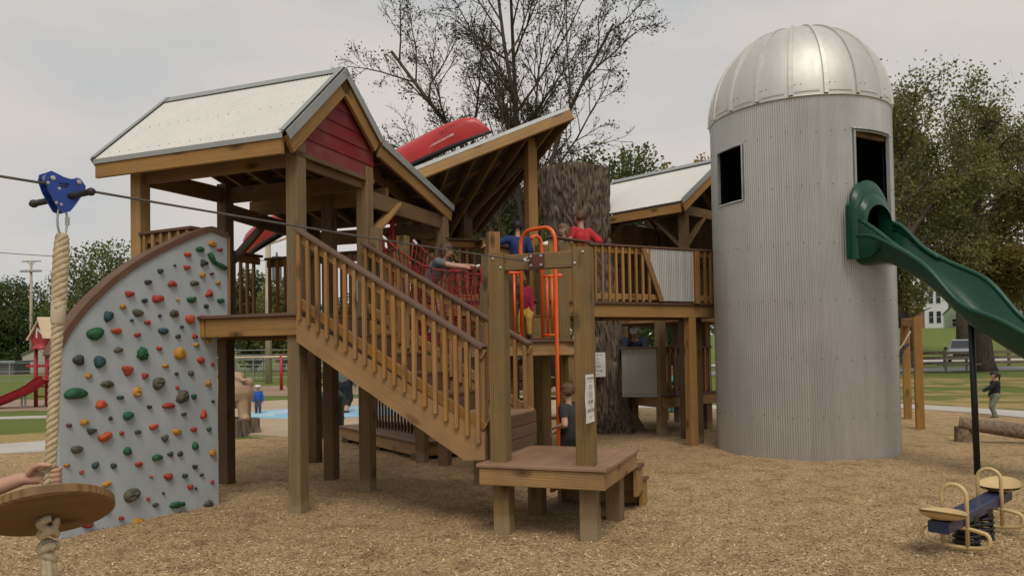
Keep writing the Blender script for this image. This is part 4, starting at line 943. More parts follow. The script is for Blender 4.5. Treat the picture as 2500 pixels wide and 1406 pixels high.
grr = V3(at(1362, 828, 9.2)); guard(gr0, grr, MZ+.06, 2.50, 4, 'guard')
part(MB().tube([V3(grr[0], grr[1], 2.5), V3(grr[0]+.06, grr[1]+.02, 2.5)], .024, 10), 'clamp', ORG, fp); part(MB().tube([pb+ZZ*1.9, pb+ZZ*1.98, V3(grr[0], grr[1], 2.1)], .016, 8), 'bracket', ORG, fp)
# ================================================================== tree trunk in the middle of the structure
def m_bark(name, c0, c1, sx=22, sz=2.2):
    t = NT(name); v = t.coord('Object', (1, 1, 1)); m_ = t.n('Mapping', Vector=v); m_.inputs['Scale'].default_value = (sx*.9, sx*.9, sz*.9)
    a = t.noise(m_.outputs[0], 1.0, 7, .72, .8); vo = t.n('TexVoronoi', Vector=m_.outputs[0], Scale=1.6); big = t.noise(v, 1.4, 4)
    f = t.math('ADD', t.math('MULTIPLY', a, .7), t.math('MULTIPLY', vo.outputs['Distance'], .5)); c = t.mix(t.ramp(f, [(.32, 0), (.72, 1)]), c0, c1); c = t.mix(t.ramp(big, [(.45, 0), (.75, .35)]), c, sc_(c0, .7))
    t.bump(f, .9, .03); t.b.inputs['Specular IOR Level'].default_value = .1; return t.done(c, .92)
BARK = m_bark('furrowed_bark', (.045, .034, .026), (.235, .185, .142), 15, 1.5); BARK2 = m_bark('dark_bark', (.045, .036, .028), (.125, .10, .075), 14, 1.5); CUTW = wood('sawn_trunk_top', (.32, .20, .11), (.2, .11, .06), orand=0)
tb = V3(1.80, 14.6, 0); tk = thing('topped_tree', 'huge topped tree trunk with furrowed bark rising through the deck', 'tree trunk', tb)
cen = [(0, 0, -.1, .64), (0, 0, .15, .55), (-.02, 0, .6, .49), (-.10, 0, 1.6, .47), (-.28, 0, 2.6, .50), (-.42, 0, 3.4, .56), (-.53, 0, 4.2, .64), (-.58, 0, 5.06, .71)]
def trk(z):
    for i in range(len(cen)-1):
        if cen[i][2] <= z <= cen[i+1][2]:
            t = (z-cen[i][2])/(cen[i+1][2]-cen[i][2]); return [cen[i][k]*(1-t)+cen[i+1][k]*t for k in range(4)]
    return cen[-1]
rows = []; nA = 220; nz = 150
for j in range(nz+1):
    z = -.1+5.16*j/nz; cx, cy, _, r = trk(min(z, 5.06)); r_ = []
    for k in range(nA):
        a = 2*PI*k/nA; x, y = math.cos(a), math.sin(a); zz = z
        q = r*(1+.03*math.sin(3*a+1)+.025*math.sin(5*a+z*.6)); flare = max(0, .5-z)*.35*max(0, math.sin(5*a+.7)); q += flare
        crease = -.10*math.exp(-((((a-5.35+PI) % (2*PI))-PI)/.12)**2)*min(1, max(0, (z-2.4)/1.5)); q += crease
        nn2 = mnoise.fractal((x*3.2*r/.5+7, y*3.2*r/.5, z*.55), 1.0, 2.2, 4); fur = abs(mnoise.noise((x*13*r/.5, y*13*r/.5, z*2.2+nn2*1.5)))
        kd_ = math.hypot((((a-4.62+PI) % (2*PI))-PI)*r, z-4.45); q += .045*math.exp(-(kd_/.16)**2)-.03*math.exp(-(kd_/.06)**2); q += -.080*(1-min(1, fur*3.0))+.02*nn2
        if z > 4.9: zz = z-.07*max(0, math.sin(a*1.0-.4))*(z-4.9)/.16+.03*mnoise.noise((x*4, y*4, 2))
        r_.append(tb+V3(cx+q*x, cy+q*y, zz))
    rows.append(r_)
b = MB(); b.grid(rows, closed=True); part(b, 'trunk', BARK, tk, smooth=True)
top = rows[-1]; ctr = sum(top)/len(top); b = MB(); b.add([ctr]+[ctr+(p-ctr)*.99 for p in top], [(0, 1+k, 1+(k+1) % nA) for k in range(nA)]); part(b, 'sawn_top', CUTW, tk)
sp = V3(at(1462, 890, 13.55)); sgn = V3(at(1456, 890, 14.02))
sign_sheet(sgn, V3(1, .06, 0), ZZ, .34, .45, 'paper_notice', 'grey laminated notice fixed to the big tree trunk', 'notice')
# ================================================================== third tower with a white gabled roof
E3 = V3(at(1662, 490, 13.3)); EL = V3(at(1488, 522, 14.45)); u3 = unit(V3(E3[0]-EL[0], E3[1]-EL[1], 0)); v3 = V3(-u3[1], u3[0], 0)
t3 = thing('far_tower', 'shaded timber tower with a white gabled roof between trunk and silo', 'play tower', (E3[0], E3[1], 0))
def Q(u, v, z): return V3(E3[0], E3[1], 0)+u3*u+v3*v+ZZ*z
ez, rz, rv = E3[2], 5.16, 1.42; Ul = -2.6
r3 = part(corr(Q(0, 0, ez), Q(Ul, 0, ez), Q(0, rv, rz), Q(Ul, rv, rz), nrm=-v3*.5+ZZ), 'roof', ROOFM, t3, smooth=True)
part(corr(Q(0, rv, rz), Q(Ul, rv, rz), Q(0, 2*rv, ez), Q(Ul, 2*rv, ez), nrm=v3*.5+ZZ), 'roof_sheet', ROOFM, r3, smooth=True)
for i_ in range(2):
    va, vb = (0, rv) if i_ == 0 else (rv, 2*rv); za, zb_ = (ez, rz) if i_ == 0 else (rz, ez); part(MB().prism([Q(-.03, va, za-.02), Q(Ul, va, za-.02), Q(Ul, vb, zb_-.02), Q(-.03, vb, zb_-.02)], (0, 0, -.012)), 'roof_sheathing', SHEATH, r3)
nn3 = unit(-v3*(rz-ez)+ZZ*rv); B('ridge_cap', TRIM, r3, Q(.02, rv-.06, rz+.0), Q(Ul, rv-.06, rz+.0), .16, .008, up=nn3)
B('fascia', PINE, t3, Q(-.02, .03, ez-.12), Q(Ul, .03, ez-.12), .042, .16)
for s_ in (0, 1):
    a, c = (Q(-.0, 0, ez), Q(-.0, rv, rz)) if s_ == 0 else (Q(0, rv, rz), Q(0, 2*rv, ez)); d_ = unit(c-a); nn = np.cross(u3, d_); nn = nn if nn[2] > 0 else -nn
    B('rake_board', PINE, t3, a-nn*.12, c-nn*.12, .042, .17, up=nn); B('rake_flashing', TRIM, r3, a-nn*.01+u3*.03, c-nn*.01+u3*.03, .012, .10, up=nn)
for i in range(6):
    uu = -.35-i*.4
    for s_ in (0, 1):
        a, c = (Q(uu, 0, ez), Q(uu, rv, rz)) if s_ == 0 else (Q(uu, rv, rz), Q(uu, 2*rv, ez)); d_ = unit(c-a); nn = np.cross(u3, d_); nn = nn if nn[2] > 0 else -nn
        B('rafter', DARKW, t3, a-nn*.09+d_*.04, c-nn*.09-d_*.04, .04, .13, up=nn)
for (uu, vv) in ((-.15, .30), (-.15, 2*rv-.3), (-2.2, .30), (-2.2, 2*rv-.3)):
    post(t3, Q(uu, vv, 0), -.05, ez-.05+.12, DARKW, x=u3)
    if vv < 1: B('knee_brace', DARKW, t3, Q(uu, vv+.07, ez-.75), Q(uu, vv+.72, ez-.12), .04, .12, up=u3); B('knee_brace', DARKW, t3, Q(uu-.07 if uu > -1 else uu+.07, vv, ez-.75), Q(uu+(-.72 if uu > -1 else .72), vv, ez-.12), .04, .12, up=v3)
B('header_beam', DARKW, t3, Q(-.15, .30, ez-.10), Q(-2.2, .30, ez-.10), .045, .17); B('header_beam', DARKW, t3, Q(-.15, .30, ez-.10), Q(-.15, 2*rv-.3, ez-.10), .045, .17)
deck(t3, [Q(-.05, .2, 0)[:2], Q(-2.4, .2, 0)[:2], Q(-2.4, 2*rv-.1, 0)[:2], Q(-.05, 2*rv-.1, 0)[:2]], 2.28, u3, rim=.18)
for a, c in ((Q(-2.3, .4, 2.28), Q(-2.3, 2.5, 2.28)), (Q(-2.2, 2.6, 2.28), Q(-.2, 2.6, 2.28))):
    d_ = unit(c-a); 
    for i in range(16): q0 = a+(c-a)*(i+.5)/16; part(MB().beam(q0, q0+ZZ*1.94, .02, .135, up=d_), 'wall_board', DARKW, t3)
    B('cap_rail', COMP, t3, a+ZZ*1.06, c+ZZ*1.06, .13, .03)
# ================================================================== lower deck under the walkway
ld = thing('lower_deck', 'low shaded timber deck with corrugated railing under the walkway', 'deck', (2.7, 14.5, 0))
LZ = .75; LP = [(2.16, 14.72), (2.68, 13.50), (3.95, 14.68), (3.6, 16.3), (2.4, 16.4)]
deck(ld, LP, LZ, V3(1, 0, 0), rim=.19)
for p, z1 in (((2.66, 13.62), DZ-.03), ((2.30, 14.55), LZ-.03), ((3.75, 14.7), DZ-.03), ((3.5, 16.1), DZ), ((2.5, 16.2), DZ)): post(ld, V3(*p, 0), -.05, z1, POST if z1 > 1 else DARKW, x=X1)
a, c = V3(2.14, 14.66, LZ), V3(2.60, 13.66, LZ); d_ = unit(c-a); nn = V3(-d_[1], d_[0], 0); nn = nn if nn[1] < 0 or nn[0] < 0 else -nn
a, c = V3(1.98, 13.75, LZ), V3(2.60, 13.60, LZ)
part(corr(a+ZZ*.03, c+ZZ*.03, a+ZZ*.84, c+ZZ*.84, pitch=.036, amp=.008, nrm=V3(0, -1, 0)), 'corrugated_panel', GALV, ld, smooth=True); B('cap_rail', COMP, ld, a+ZZ*.86-V3(.05, 0, 0), c+ZZ*.86, .13, .03); B('panel_trim', TRIM, ld, a+ZZ*.0, c+ZZ*.0, .05, .05)
rail(ld, V3(2.76, 13.68, LZ), V3(3.80, 14.62, LZ), side=-1, h=.86, sp=.16); rail(ld, V3(2.5, 16.2, LZ), V3(3.5, 16.1, LZ), h=.86)
# ================================================================== low porch behind the stairs
po = thing('low_porch', 'low brown porch with dark balusters behind the staircase', 'porch', (-1.8, 12.4, 0))
deck(po, [(-3.2, 13.75), (-1.39, 11.0), (-.70, 11.35), (-.40, 12.6), (-2.2, 14.4)], .29, unit(V3(1.7, -2.6, 0)), DECKC, rim=.17)
for p in ((-1.42, 11.15), (-2.95, 13.5), (-.75, 11.5), (-2.2, 12.35)): post(po, V3(*p, 0), -.05, .12, DARKW)
rail(po, V3(-2.45, 13.4, .29), V3(-1.50, 12.05, .29), side=-1, m=COMP, h=.86, sp=.115); post(po, V3(-2.5, 13.45, 0), .26, 2.1, PINE); post(po, V3(-1.42, 11.95, 0), .26, 2.1, DARKW)
rail(po, V3(-1.38, 11.95, .29), V3(-.55, 12.35, .29), side=-1, m=COMP, h=.86, sp=.115)
# inner stair flight and low landing seen under the lookout
il = thing('inner_steps', 'dark shaded steps and rail under the lookout deck', 'steps', (.2, 11.6, 0))
deck(il, [(-.45, 11.0), (.35, 11.1), (.5, 12.3), (-.4, 12.2)], .34, V3(1, 0, 0), rim=.2)
for i in range(5): z_ = .5+.3*i; B('tread', DARKW, il, V3(.05+.0*i, 12.2+.28*i, z_), V3(1.0, 12.3+.28*i, z_), .26, .035)
rail(il, V3(-.2, 12.1, .40), V3(.75, 12.7, 1.0), side=-1, m=DARKW); post(il, V3(.42, 11.9, 0), 0, 2.2, POST); post(il, V3(-.1, 12.2, 0), 0, 2.2, POST)
# ================================================================== silo
SCn = V3(4.46, 11.62, 0); SR = 1.30; ZC = 5.08
si = thing('silo', 'tall corrugated steel silo with a ribbed metal dome', 'silo', SCn)
def cyl_hit(px, py):
    d = ray(px, py); a = d[0]**2+d[1]**2; bq = -2*(d[0]*SCn[0]+d[1]*SCn[1]); cq = SCn[0]**2+SCn[1]**2-SR**2; disc = bq*bq-4*a*cq
    t = (-bq-math.sqrt(max(0, disc)))/(2*a); p = CAMP+d*t; return math.atan2(p[1]-SCn[1], p[0]-SCn[0]), p[2]
wa0, wz1 = cyl_hit(1754, 380); wa1, wz1b = cyl_hit(1812, 348); _, wz0 = cyl_hit(1812, 490)
oa0, oz1 = cyl_hit(2084, 318); oa1, _ = cyl_hit(2166, 330); _, oz0 = cyl_hit(2090, 640)
wz1 = (wz1+wz1b)/2
per = 5; NC = 250; NA = NC*per; dA = 2*PI/NA
def norm_(a): return (a+2*PI) % (2*PI)
def idx(a): return int(round(norm_(a)/dA))
W0, W1, O0, O1 = idx(wa0), idx(wa1), idx(oa0), idx(oa1)
zl_ = sorted([-.06, .9, 1.9, oz0, wz0, wz1, oz1, 2.9, 4.2, ZC])
b = MB(); ring = []
for z in zl_: ring.append([SCn+V3(math.cos(k*dA), math.sin(k*dA), 0)*(SR+.0085*math.sin(2*PI*k/per))+ZZ*z for k in range(NA)])
def inr(k, a, c): return (a <= k < c) if a < c else (k >= a or k < c)
NSH = 10; per_sh = NA//NSH; sh_ = None
for q_ in range(NSH):
    b = MB(); n_ = per_sh+1; rj = rng.uniform(-.003, .003)
    b.v = [tuple(ring[j][(q_*per_sh+k) % NA]) for j in range(len(zl_)) for k in range(n_)]
    for j in range(len(zl_)-1):
        zm = (zl_[j]+zl_[j+1])/2
        for k in range(per_sh):
            kk = q_*per_sh+k
            if wz0 < zm < wz1 and inr(kk, min(W0, W1), max(W0, W1)): continue
            if oz0 < zm < oz1 and inr(kk, min(O0, O1), max(O0, O1)): continue
            b.f.append((j*n_+k, j*n_+k+1, (j+1)*n_+k+1, (j+1)*n_+k)); b.m.append(0); b.uv.append([(0, 0)]*4)
    o_ = part(b, 'corrugated_sheet', GALV, si, smooth=True)
    if sh_ is None: sh_ = o_
# lining, floor and studs inside
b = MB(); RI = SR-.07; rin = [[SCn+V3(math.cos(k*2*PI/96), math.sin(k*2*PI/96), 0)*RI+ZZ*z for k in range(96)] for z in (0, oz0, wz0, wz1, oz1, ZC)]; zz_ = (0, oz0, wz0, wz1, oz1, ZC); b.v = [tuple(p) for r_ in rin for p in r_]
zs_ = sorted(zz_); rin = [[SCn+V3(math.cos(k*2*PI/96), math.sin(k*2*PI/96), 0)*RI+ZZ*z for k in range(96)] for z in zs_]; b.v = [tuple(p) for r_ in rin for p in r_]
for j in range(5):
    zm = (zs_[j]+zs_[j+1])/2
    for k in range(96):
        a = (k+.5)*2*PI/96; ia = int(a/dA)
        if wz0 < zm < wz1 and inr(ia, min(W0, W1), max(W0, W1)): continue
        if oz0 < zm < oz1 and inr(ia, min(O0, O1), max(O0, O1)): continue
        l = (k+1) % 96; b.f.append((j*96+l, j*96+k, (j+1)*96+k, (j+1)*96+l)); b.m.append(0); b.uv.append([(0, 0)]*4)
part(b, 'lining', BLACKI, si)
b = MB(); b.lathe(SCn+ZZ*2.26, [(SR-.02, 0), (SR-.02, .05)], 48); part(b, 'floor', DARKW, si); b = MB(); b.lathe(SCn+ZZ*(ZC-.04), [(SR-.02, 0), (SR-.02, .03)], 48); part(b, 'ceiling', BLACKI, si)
# frames round the two openings
def frame_open(i0, i1, z0, z1, nm, m=TRIM, w=.035, head=None):
    a0, a1 = i0*dA, i1*dA
    P = lambda a, z, r=SR+.004: SCn+V3(math.cos(a), math.sin(a), 0)*r+ZZ*z
    o = None
    for a in (a0, a1):
        b_ = MB().beam(P(a, z0), P(a, z1), w, .05, up=V3(math.cos(a), math.sin(a), 0), c=.002)
        if o is None: o = part(b_, nm, m, si)
        else: part(b_, 'jamb', m, o)
    for z in (z0, z1):
        b_ = MB(); n = 10; pts = [P(a0+(a1-a0)*k/n, z) for k in range(n+1)]; b_.tube(pts, .018, 6); part(b_, 'jamb', head if head and z == z1 else m, o)
    return o
frame_open(W0, W1, wz0, wz1, 'window_frame', STEEL, .02); fo_ = frame_open(O0, O1, oz0, oz1, 'opening_frame', TRIM, .03)
# broken drip edge over the slide opening
a0, a1 = min(O0, O1)*dA-.03, max(O0, O1)*dA+.05
b = MB(); rws = [[SCn+V3(math.cos(a0+(a1-a0)*k/40), math.sin(a0+(a1-a0)*k/40), 0)*(SR+.012+dr+.006*math.sin(k*2.4))+ZZ*(oz1+dz) for k in range(41)] for dr, dz in ((.0, .05), (.03, .015))]; b.grid(rws); part(b, 'drip_edge', TRIM, fo_)
B('header', DARKW, si, SCn+V3(math.cos(a0), math.sin(a0), 0)*(SR-.04)+ZZ*(oz1-.03), SCn+V3(math.cos(a1), math.sin(a1), 0)*(SR-.04)+ZZ*(oz1-.03), .05, .07)
for k_ in (.35, .8): am = oa0+(oa1-oa0)*k_; 
# rows of screws
b = MB()
for z in (.62, 1.42, 2.22, 3.02, 3.82, 4.55):
    for k in range(0, NC, 6):
        a = (k+.25)*2*PI/NC; ia = idx(a)
        if wz0-.05 < z < wz1+.05 and inr(ia, min(W0, W1)-8, max(W0, W1)+8): continue
        if oz0-.05 < z < oz1+.05 and inr(ia, min(O0, O1)-8, max(O0, O1)+8): continue
        n = V3(math.cos(a), math.sin(a), 0); b.lathe(SCn+n*(SR+.006)+ZZ*(z+rng.uniform(-.025, .025)), [(.0085, 0), (.0085, .005), (.003, .008)], 6, n)
part(b, 'screws', BOLT, sh_, kind='stuff')
# dome: sixteen pressed panels and the ribs between them
ND = 18; RD_ = SR+.018; HD = 1.36
def dome_pt(a, t, o=0.0):
    ph = t*PI/2; r = (RD_+o)*math.cos(ph)**.92 if t < 1 else 0; return SCn+V3(math.cos(a), math.sin(a), 0)*r+ZZ*(ZC-.02+(HD+o)*math.sin(ph))
rot = .10
for k in range(ND):
    a0 = rot+2*PI*k/ND; b = MB(); rows = []
    for j in range(15):
        t = .965*j/14; rows.append([dome_pt(a0+2*PI/ND*(.03+.94*i/4), t, .004*math.sin(PI*i/4)+.003*mnoise.noise((k*3.1+i, j*.5, 0))) for i in range(5)])
    b.grid(rows); part(b, 'dome_panel', DOME, si, smooth=True)
    b = MB(); rb = []
    for j in range(16):
        t = .975*j/15; w = .030*max(.25, math.cos(t*PI/2)); rr = [dome_pt(a0+s_*w/max(.2, SR*math.cos(t*PI/2)), t, o) for s_, o in ((-1, .0), (-.9, .026), (.9, .026), (1, .0))]; rb.append(rr)
    b.grid(rb); part(b, 'dome_rib', DOME, si)
    b = MB(); rb = [[dome_pt(a0+2*PI/ND*(.10+.72*i/6), t_, .016) for i in range(7)] for t_ in (.018, .028)]; b.grid(rb); part(b, 'panel_bead', DOME, si)
    bb = MB()
    for s_ in (.12, .28): n = unit(dome_pt(a0+2*PI/ND*s_, .06)-SCn-ZZ*ZC); bb.lathe(dome_pt(a0+2*PI/ND*s_, .07, .002), [(.007, 0), (.007, .005), (.003, .007)], 6, n)
    part(bb, 'panel_screws', BOLT, si, kind='stuff')
b = MB(); b.lathe(SCn+ZZ*(ZC+HD-.045), [(.30, 0), (.29, .02), (.16, .05), (.02, .06)], 24); part(b, 'dome_cap', plain('dark_dome_vent', (.03, .03, .035), .6), si, smooth=True)
b = MB(); b.lathe(SCn+ZZ*(ZC-.045), [(RD_-.02, 0), (RD_+.004, .0), (RD_+.004, .022), (RD_-.02, .024)], 72, cap=False); part(b, 'dome_rim', DOME, si, smooth=True)
# ================================================================== green slide from the silo
GRN = plain('green_moulded_plastic', (.0030, .056, .029), .36, var=.14, scale=2.5, coat=.10, spec=.4)
S0 = SCn+unit(V3(.43, -1.23, 0))*(SR+.01); sdir = unit(V3(.455, -.89, 0)); slat = V3(-sdir[1], sdir[0], 0)
if slat[0] < 0: slat = -slat
HWs = .30
slp = thing('slide', 'dark green wavy plastic slide with an arched hood leaving the silo', 'slide', (S0[0]+.6, S0[1]-1.3, 0))
def track(px, off): 
    o = []
    for x, y in px:
        p = onV(x, y, S0+slat*off, sdir); o.append((float((p-S0)@sdir), float(p[2])))
    return o
nearr = track([(2128, 571), (2172, 597), (2225, 624), (2269, 655), (2296, 686), (2318, 721), (2344, 747), (2393, 765), (2437, 778), (2500, 814)], -HWs)
farr = track([(2199, 553), (2225, 589), (2260, 611), (2305, 637), (2349, 655), (2393, 672), (2424, 690), (2450, 725), (2481, 770), (2500, 787)], HWs)
und = track([(2163, 639), (2238, 681), (2304, 730), (2331, 765), (2375, 805), (2419, 831), (2500, 884)], -.16)
tS = np.linspace(0, 4.6, 70)
def interp(tr_, t, ext):
    xs_ = [p[0] for p in tr_]; zs2 = [p[1] for p in tr_]; o = sorted(zip(xs_, zs2)); xs_ = [p[0] for p in o]+[e[0] for e in ext]; zs2 = [p[1] for p in o]+[e[1] for e in ext]; return np.interp(t, xs_, zs2)
ext_r = [(2.6, 1.42), (3.2, 1.02), (3.7, .70), (4.2, .60), (4.6, .58)]; ext_b = [(2.6, 1.12), (3.2, .72), (3.7, .42), (4.2, .33), (4.6, .32)]
nz_ = interp(nearr, tS, ext_r); fz_ = interp(farr, tS, ext_r); uz_ = interp(und, tS, ext_b)
ker = np.array([1, 2, 3, 2, 1])/9.0
sm = lambda a: np.convolve(np.pad(a, 2, 'edge'), ker, 'valid')
nz_, fz_, uz_ = sm(sm(nz_)), sm(sm(fz_)), sm(sm(uz_))
fz_ = np.where(tS < 1.0, np.minimum(fz_, nz_+.12), fz_)
rim_z = np.where(tS < 2.2, np.maximum(nz_, uz_+.2), nz_)
print('slide', [(round(float(t), 2), round(float(a), 2), round(float(c), 2), round(float(d), 2)) for t, a, c, d in zip(tS[::6], nz_[::6], fz_[::6], uz_[::6])])
rows, rows_o, rl, rr_ = [], [], [], []
for t, a, c, d in zip(tS, nz_, fz_, uz_):
    base = S0+sdir*t; bot = min(d+.03, min(a, c)-.16); r_, ro_ = [], []
    for j in range(15):
        s_ = -1+2*j/14; e = abs(s_)**3.2; zr = a if s_ < 0 else c; x = s_*HWs*(1-.05*(1-abs(s_)))
        r_.append(base+slat*x+ZZ*(bot*(1-e)+zr*e)); ro_.append(base+slat*(x*1.09)+ZZ*((bot-.028)*(1-abs(s_)**4)+(zr)*abs(s_)**4))
    rows.append(r_); rows_o.append(ro_); rl.append(r_[0]); rr_.append(r_[-1])
part(MB().grid(rows), 'chute', GRN, slp, smooth=True); part(MB().grid([r_[::-1] for r_ in rows_o]), 'chute_underside', GRN, slp, smooth=True)
part(MB().tube([p-slat*.012 for p in rl], .032, 10), 'rim', GRN, slp, smooth=True); part(MB().tube([p+slat*.012 for p in rr_], .032, 10), 'rim', GRN, slp, smooth=True)
# hood: plate, stepped arches and cheeks sweeping down to the rims
zb0 = oz0+.02; zsh = 3.52; hw = .40
def archp(w, zc_, r, t, n=16): return [S0+sdir*t+slat*(-w)+ZZ*zb0]+[S0+sdir*t+slat*(-r*math.cos(PI*k/n))+ZZ*(zc_+r*1.0*math.sin(PI*k/n)) for k in range(n+1)]+[S0+sdir*t+slat*w+ZZ*zb0]
pl_ = [S0+slat*x+ZZ*z for x, z in [(-hw, zb0), (-hw, zsh-.04), (-hw+.03, zsh), (-hw+.07, zsh)]]+[S0+slat*(-.33*math.cos(PI*k/14))+ZZ*(zsh+.33*math.sin(PI*k/14)) for k in range(15)]+[S0+slat*x+ZZ*z for x, z in [(hw-.07, zsh), (hw-.03, zsh), (hw, zsh-.04), (hw, zb0)]]
def ringband(o0, o1, m, nm):
    b_ = MB(); b_.grid([o0, o1]); return part(b_, nm, m, slp, smooth=False)
b = MB(); outp = pl_; n = len(outp)
inn_ = []
for p in outp:
    x = float((p-S0)@slat); z = float(p[2]); a = math.atan2(max(z-3.46, -.0), x) if z > 3.46 else None
    inn_.append(S0+slat*(.25*math.cos(a))+ZZ*(3.46+.25*math.sin(a)) if a is not None else S0+slat*math.copysign(.25, x)+ZZ*min(z, 3.46))
for off in (0,): b.grid([[p+sdir*.06 for p in outp], [p+sdir*.06 for p in inn_]]); b.grid([outp, [p+sdir*.06 for p in outp]])
part(b, 'hood_plate', GRN, slp)
prev = archp(.36, 3.48, .36, .06)
for r_, t_ in ((.345, .10), (.32, .13), (.295, .14), (.28, .19), (.25, .22)):
    nx_ = archp(r_, 3.475-.30*(t_-.06)/.2, r_, t_); b = MB(); b.grid([prev, nx_]); part(b, 'hood_arch', GRN, slp, smooth=True); prev = nx_
b = MB(); b.grid([prev, archp(.24, 3.40, .235, .02)]); part(b, 'hood_arch', GRN, slp, smooth=True)
for sgn_, tr2, zz2 in ((-1, rl, nz_), (1, rr_, fz_)):
    rowsA, rowsB = [], []; ntp = 14; tE = 1.0
    for i in range(ntp+1):
        t = .14+(.85-.14)*i/ntp; w = float(interp(list(zip(tS, zz2)), t, [])); f_ = (1-i/ntp); zt2 = w+max(0, 3.28-w)*(f_**2.8)
        off = .295+.02*f_; base = S0+sdir*t+slat*sgn_*off; zlow = zb0 if t < .30 else min(zb0+(t-.30)*.9, w-.03)
        zlow = min(zlow, w-.03); rowsA.append([base+ZZ*(zlow+(zt2-zlow)*j/6)+slat*sgn_*(.02*math.sin(PI*j/6)) for j in range(7)])
    b = MB(); b.grid(rowsA); b.grid([[p-slat*sgn_*.035 for p in r_][::-1] for r_ in rowsA]); part(b, 'hood_cheek', GRN, slp, smooth=True)
    part(MB().tube([r_[-1]-slat*sgn_*.017 for r_ in rowsA], .030, 10), 'hood_lip', GRN, slp, smooth=True)
BLKP = plain('black_steel_pole', (.012, .012, .013), .45, .2); bp_ = V3(G(2387, 1165)); b = MB(); b.tube([bp_-ZZ*.05, V3(bp_[0]-.02, bp_[1], 1.86)], .036, 14); part(b, 'support_post', BLKP, slp, smooth=True)
bp2 = S0+sdir*3.6+slat*.0; b = MB(); b.tube([V3(bp2[0], bp2[1], -.05), V3(bp2[0], bp2[1], .5)], .036, 12); part(b, 'support_post', BLKP, slp, smooth=True)
# ================================================================== spring seesaw
s1, s2 = V3(G(2375, 1345)), V3(G(2412, 1325)); sdv = unit(s2-s1); smid = (s1+s2)/2+V3(-.05, 0, 0); sln = V3(-sdv[1], sdv[0], 0)
TAN = plain('tan_painted_tube', (.60, .43, .20), .42, var=.08, coat=.2); NAVY = plain('navy_beam_paint', (.018, .028, .085), .4, var=.2, scale=5, coat=.15)
ss = thing('spring_seesaw', 'blue spring seesaw with tan seats and looped handles', 'seesaw', smid)
zB = .34; tilt = .03
def SS(a, l, z): return smid+sdv*a+sln*l+ZZ*(z+a*tilt)
part(MB().beam(SS(-.72, 0, zB-.045), SS(.72, 0, zB-.045), .145, .085, c=.008), 'beam', NAVY, ss)
for q, nm in ((-.16, 'spring'), (.16, 'spring')):
    n = 110; pts = [smid+sdv*q+V3(math.cos(t*2*PI*5.2), math.sin(t*2*PI*5.2), 0)*(.085)+ZZ*(.01+.22*t) for t in np.linspace(0, 1, n)]
    part(MB().tube(pts, .014, 8), nm, BLKP, ss, smooth=True); part(MB().box(smid+sdv*q+ZZ*.255, (.11, .15, .07), (sdv, sln)), 'spring_bracket', BLKP, ss)
    part(MB().lathe(smid+sdv*q+ZZ*-.02, [(.10, 0), (.10, .03)], 20), 'spring_base', BLKP, ss)
for s_ in (-1, 1):
    a = s_*.64; rows = []
    for i in range(7):
        rr = i/6; rows.append([SS(a+.17*rr*math.cos(k*2*PI/28), .16*rr*math.sin(k*2*PI/28), zB+.012+.035*rr**3+.045*max(0, math.cos(k*2*PI/28)*s_)*rr**2) for k in range(28)])
    b = MB(); b.grid(rows, closed=True); b.grid([[p-ZZ*.016 for p in r_][::-1] for r_ in rows], closed=True); part(b, 'seat', TAN, ss, smooth=True)
    ah = s_*.40; hp = [SS(ah, -.085, zB-.25)]+[SS(ah, -.085*math.cos(PI*k/12), zB+.13+.085*math.sin(PI*k/12)) for k in range(13)]+[SS(ah, .085, zB-.25)]
    part(MB().tube(hp, .0155, 10), 'handle', TAN, ss, smooth=True)
    loop = []; 
    for k in range(24):
        t = 2*PI*k/24; x = .20*max(-1, min(1, 1.35*math.cos(t))); 
        loop.append(SS(ah, x+math.copysign(.07*max(0, abs(math.cos(t))-.55), x), zB-.175+.075*math.sin(t)))
    part(MB().tube(loop, .0155, 10, closed=True), 'footrest', TAN, ss, smooth=True)
# ================================================================== log balance beam
LOGW = m_bark('bare_weathered_log', (.13, .10, .07), (.30, .23, .155), 12, 12)
lb = V3(G(2352, 1082)); lg = thing('balance_log', 'weathered log balance beam resting on short stump posts', 'log', lb)
def logtube(p0, p1, r0, r1, seed, n=18, seg=26):
    p0, p1 = V3(p0), V3(p1); d = unit(p1-p0); x = unit(np.cross(d, (0, 0, 1) if abs(d[2]) < .9 else (1, 0, 0))); y = np.cross(d, x); rows = []
    for i in range(seg+1):
        t = i/seg; c = p0+(p1-p0)*t; r = r0+(r1-r0)*t; rows.append([c+(x*math.cos(2*PI*k/n)+y*math.sin(2*PI*k/n))*r*(1+.10*mnoise.noise((math.cos(2*PI*k/n)*1.6+seed, math.sin(2*PI*k/n)*1.6, t*3)) ) for k in range(n)])
    b_ = MB(); b_.grid(rows, closed=True); nn_ = len(rows[0]); b_.add(rows[0], [tuple(range(nn_))[::-1]]); b_.add(rows[-1], [tuple(range(nn_))]); return b_
l0, l1 = V3(at(2342, 1032, lb[1]-.02)), V3(at(2700, 1080, lb[1]-.9)); part(logtube(l0, l1, .105, .12, 3), 'log', LOGW, lg, smooth=True)
part(logtube((lb[0], lb[1], -.05), (lb[0], lb[1], l0[2]-.06), .135, .125, 5, 16, 8), 'stump', LOGW, lg, smooth=True); e = l0+(l1-l0)*.8; part(logtube((e[0], e[1], -.05), (e[0], e[1], e[2]-.08), .135, .125, 6, 16, 8), 'stump', LOGW, lg, smooth=True)
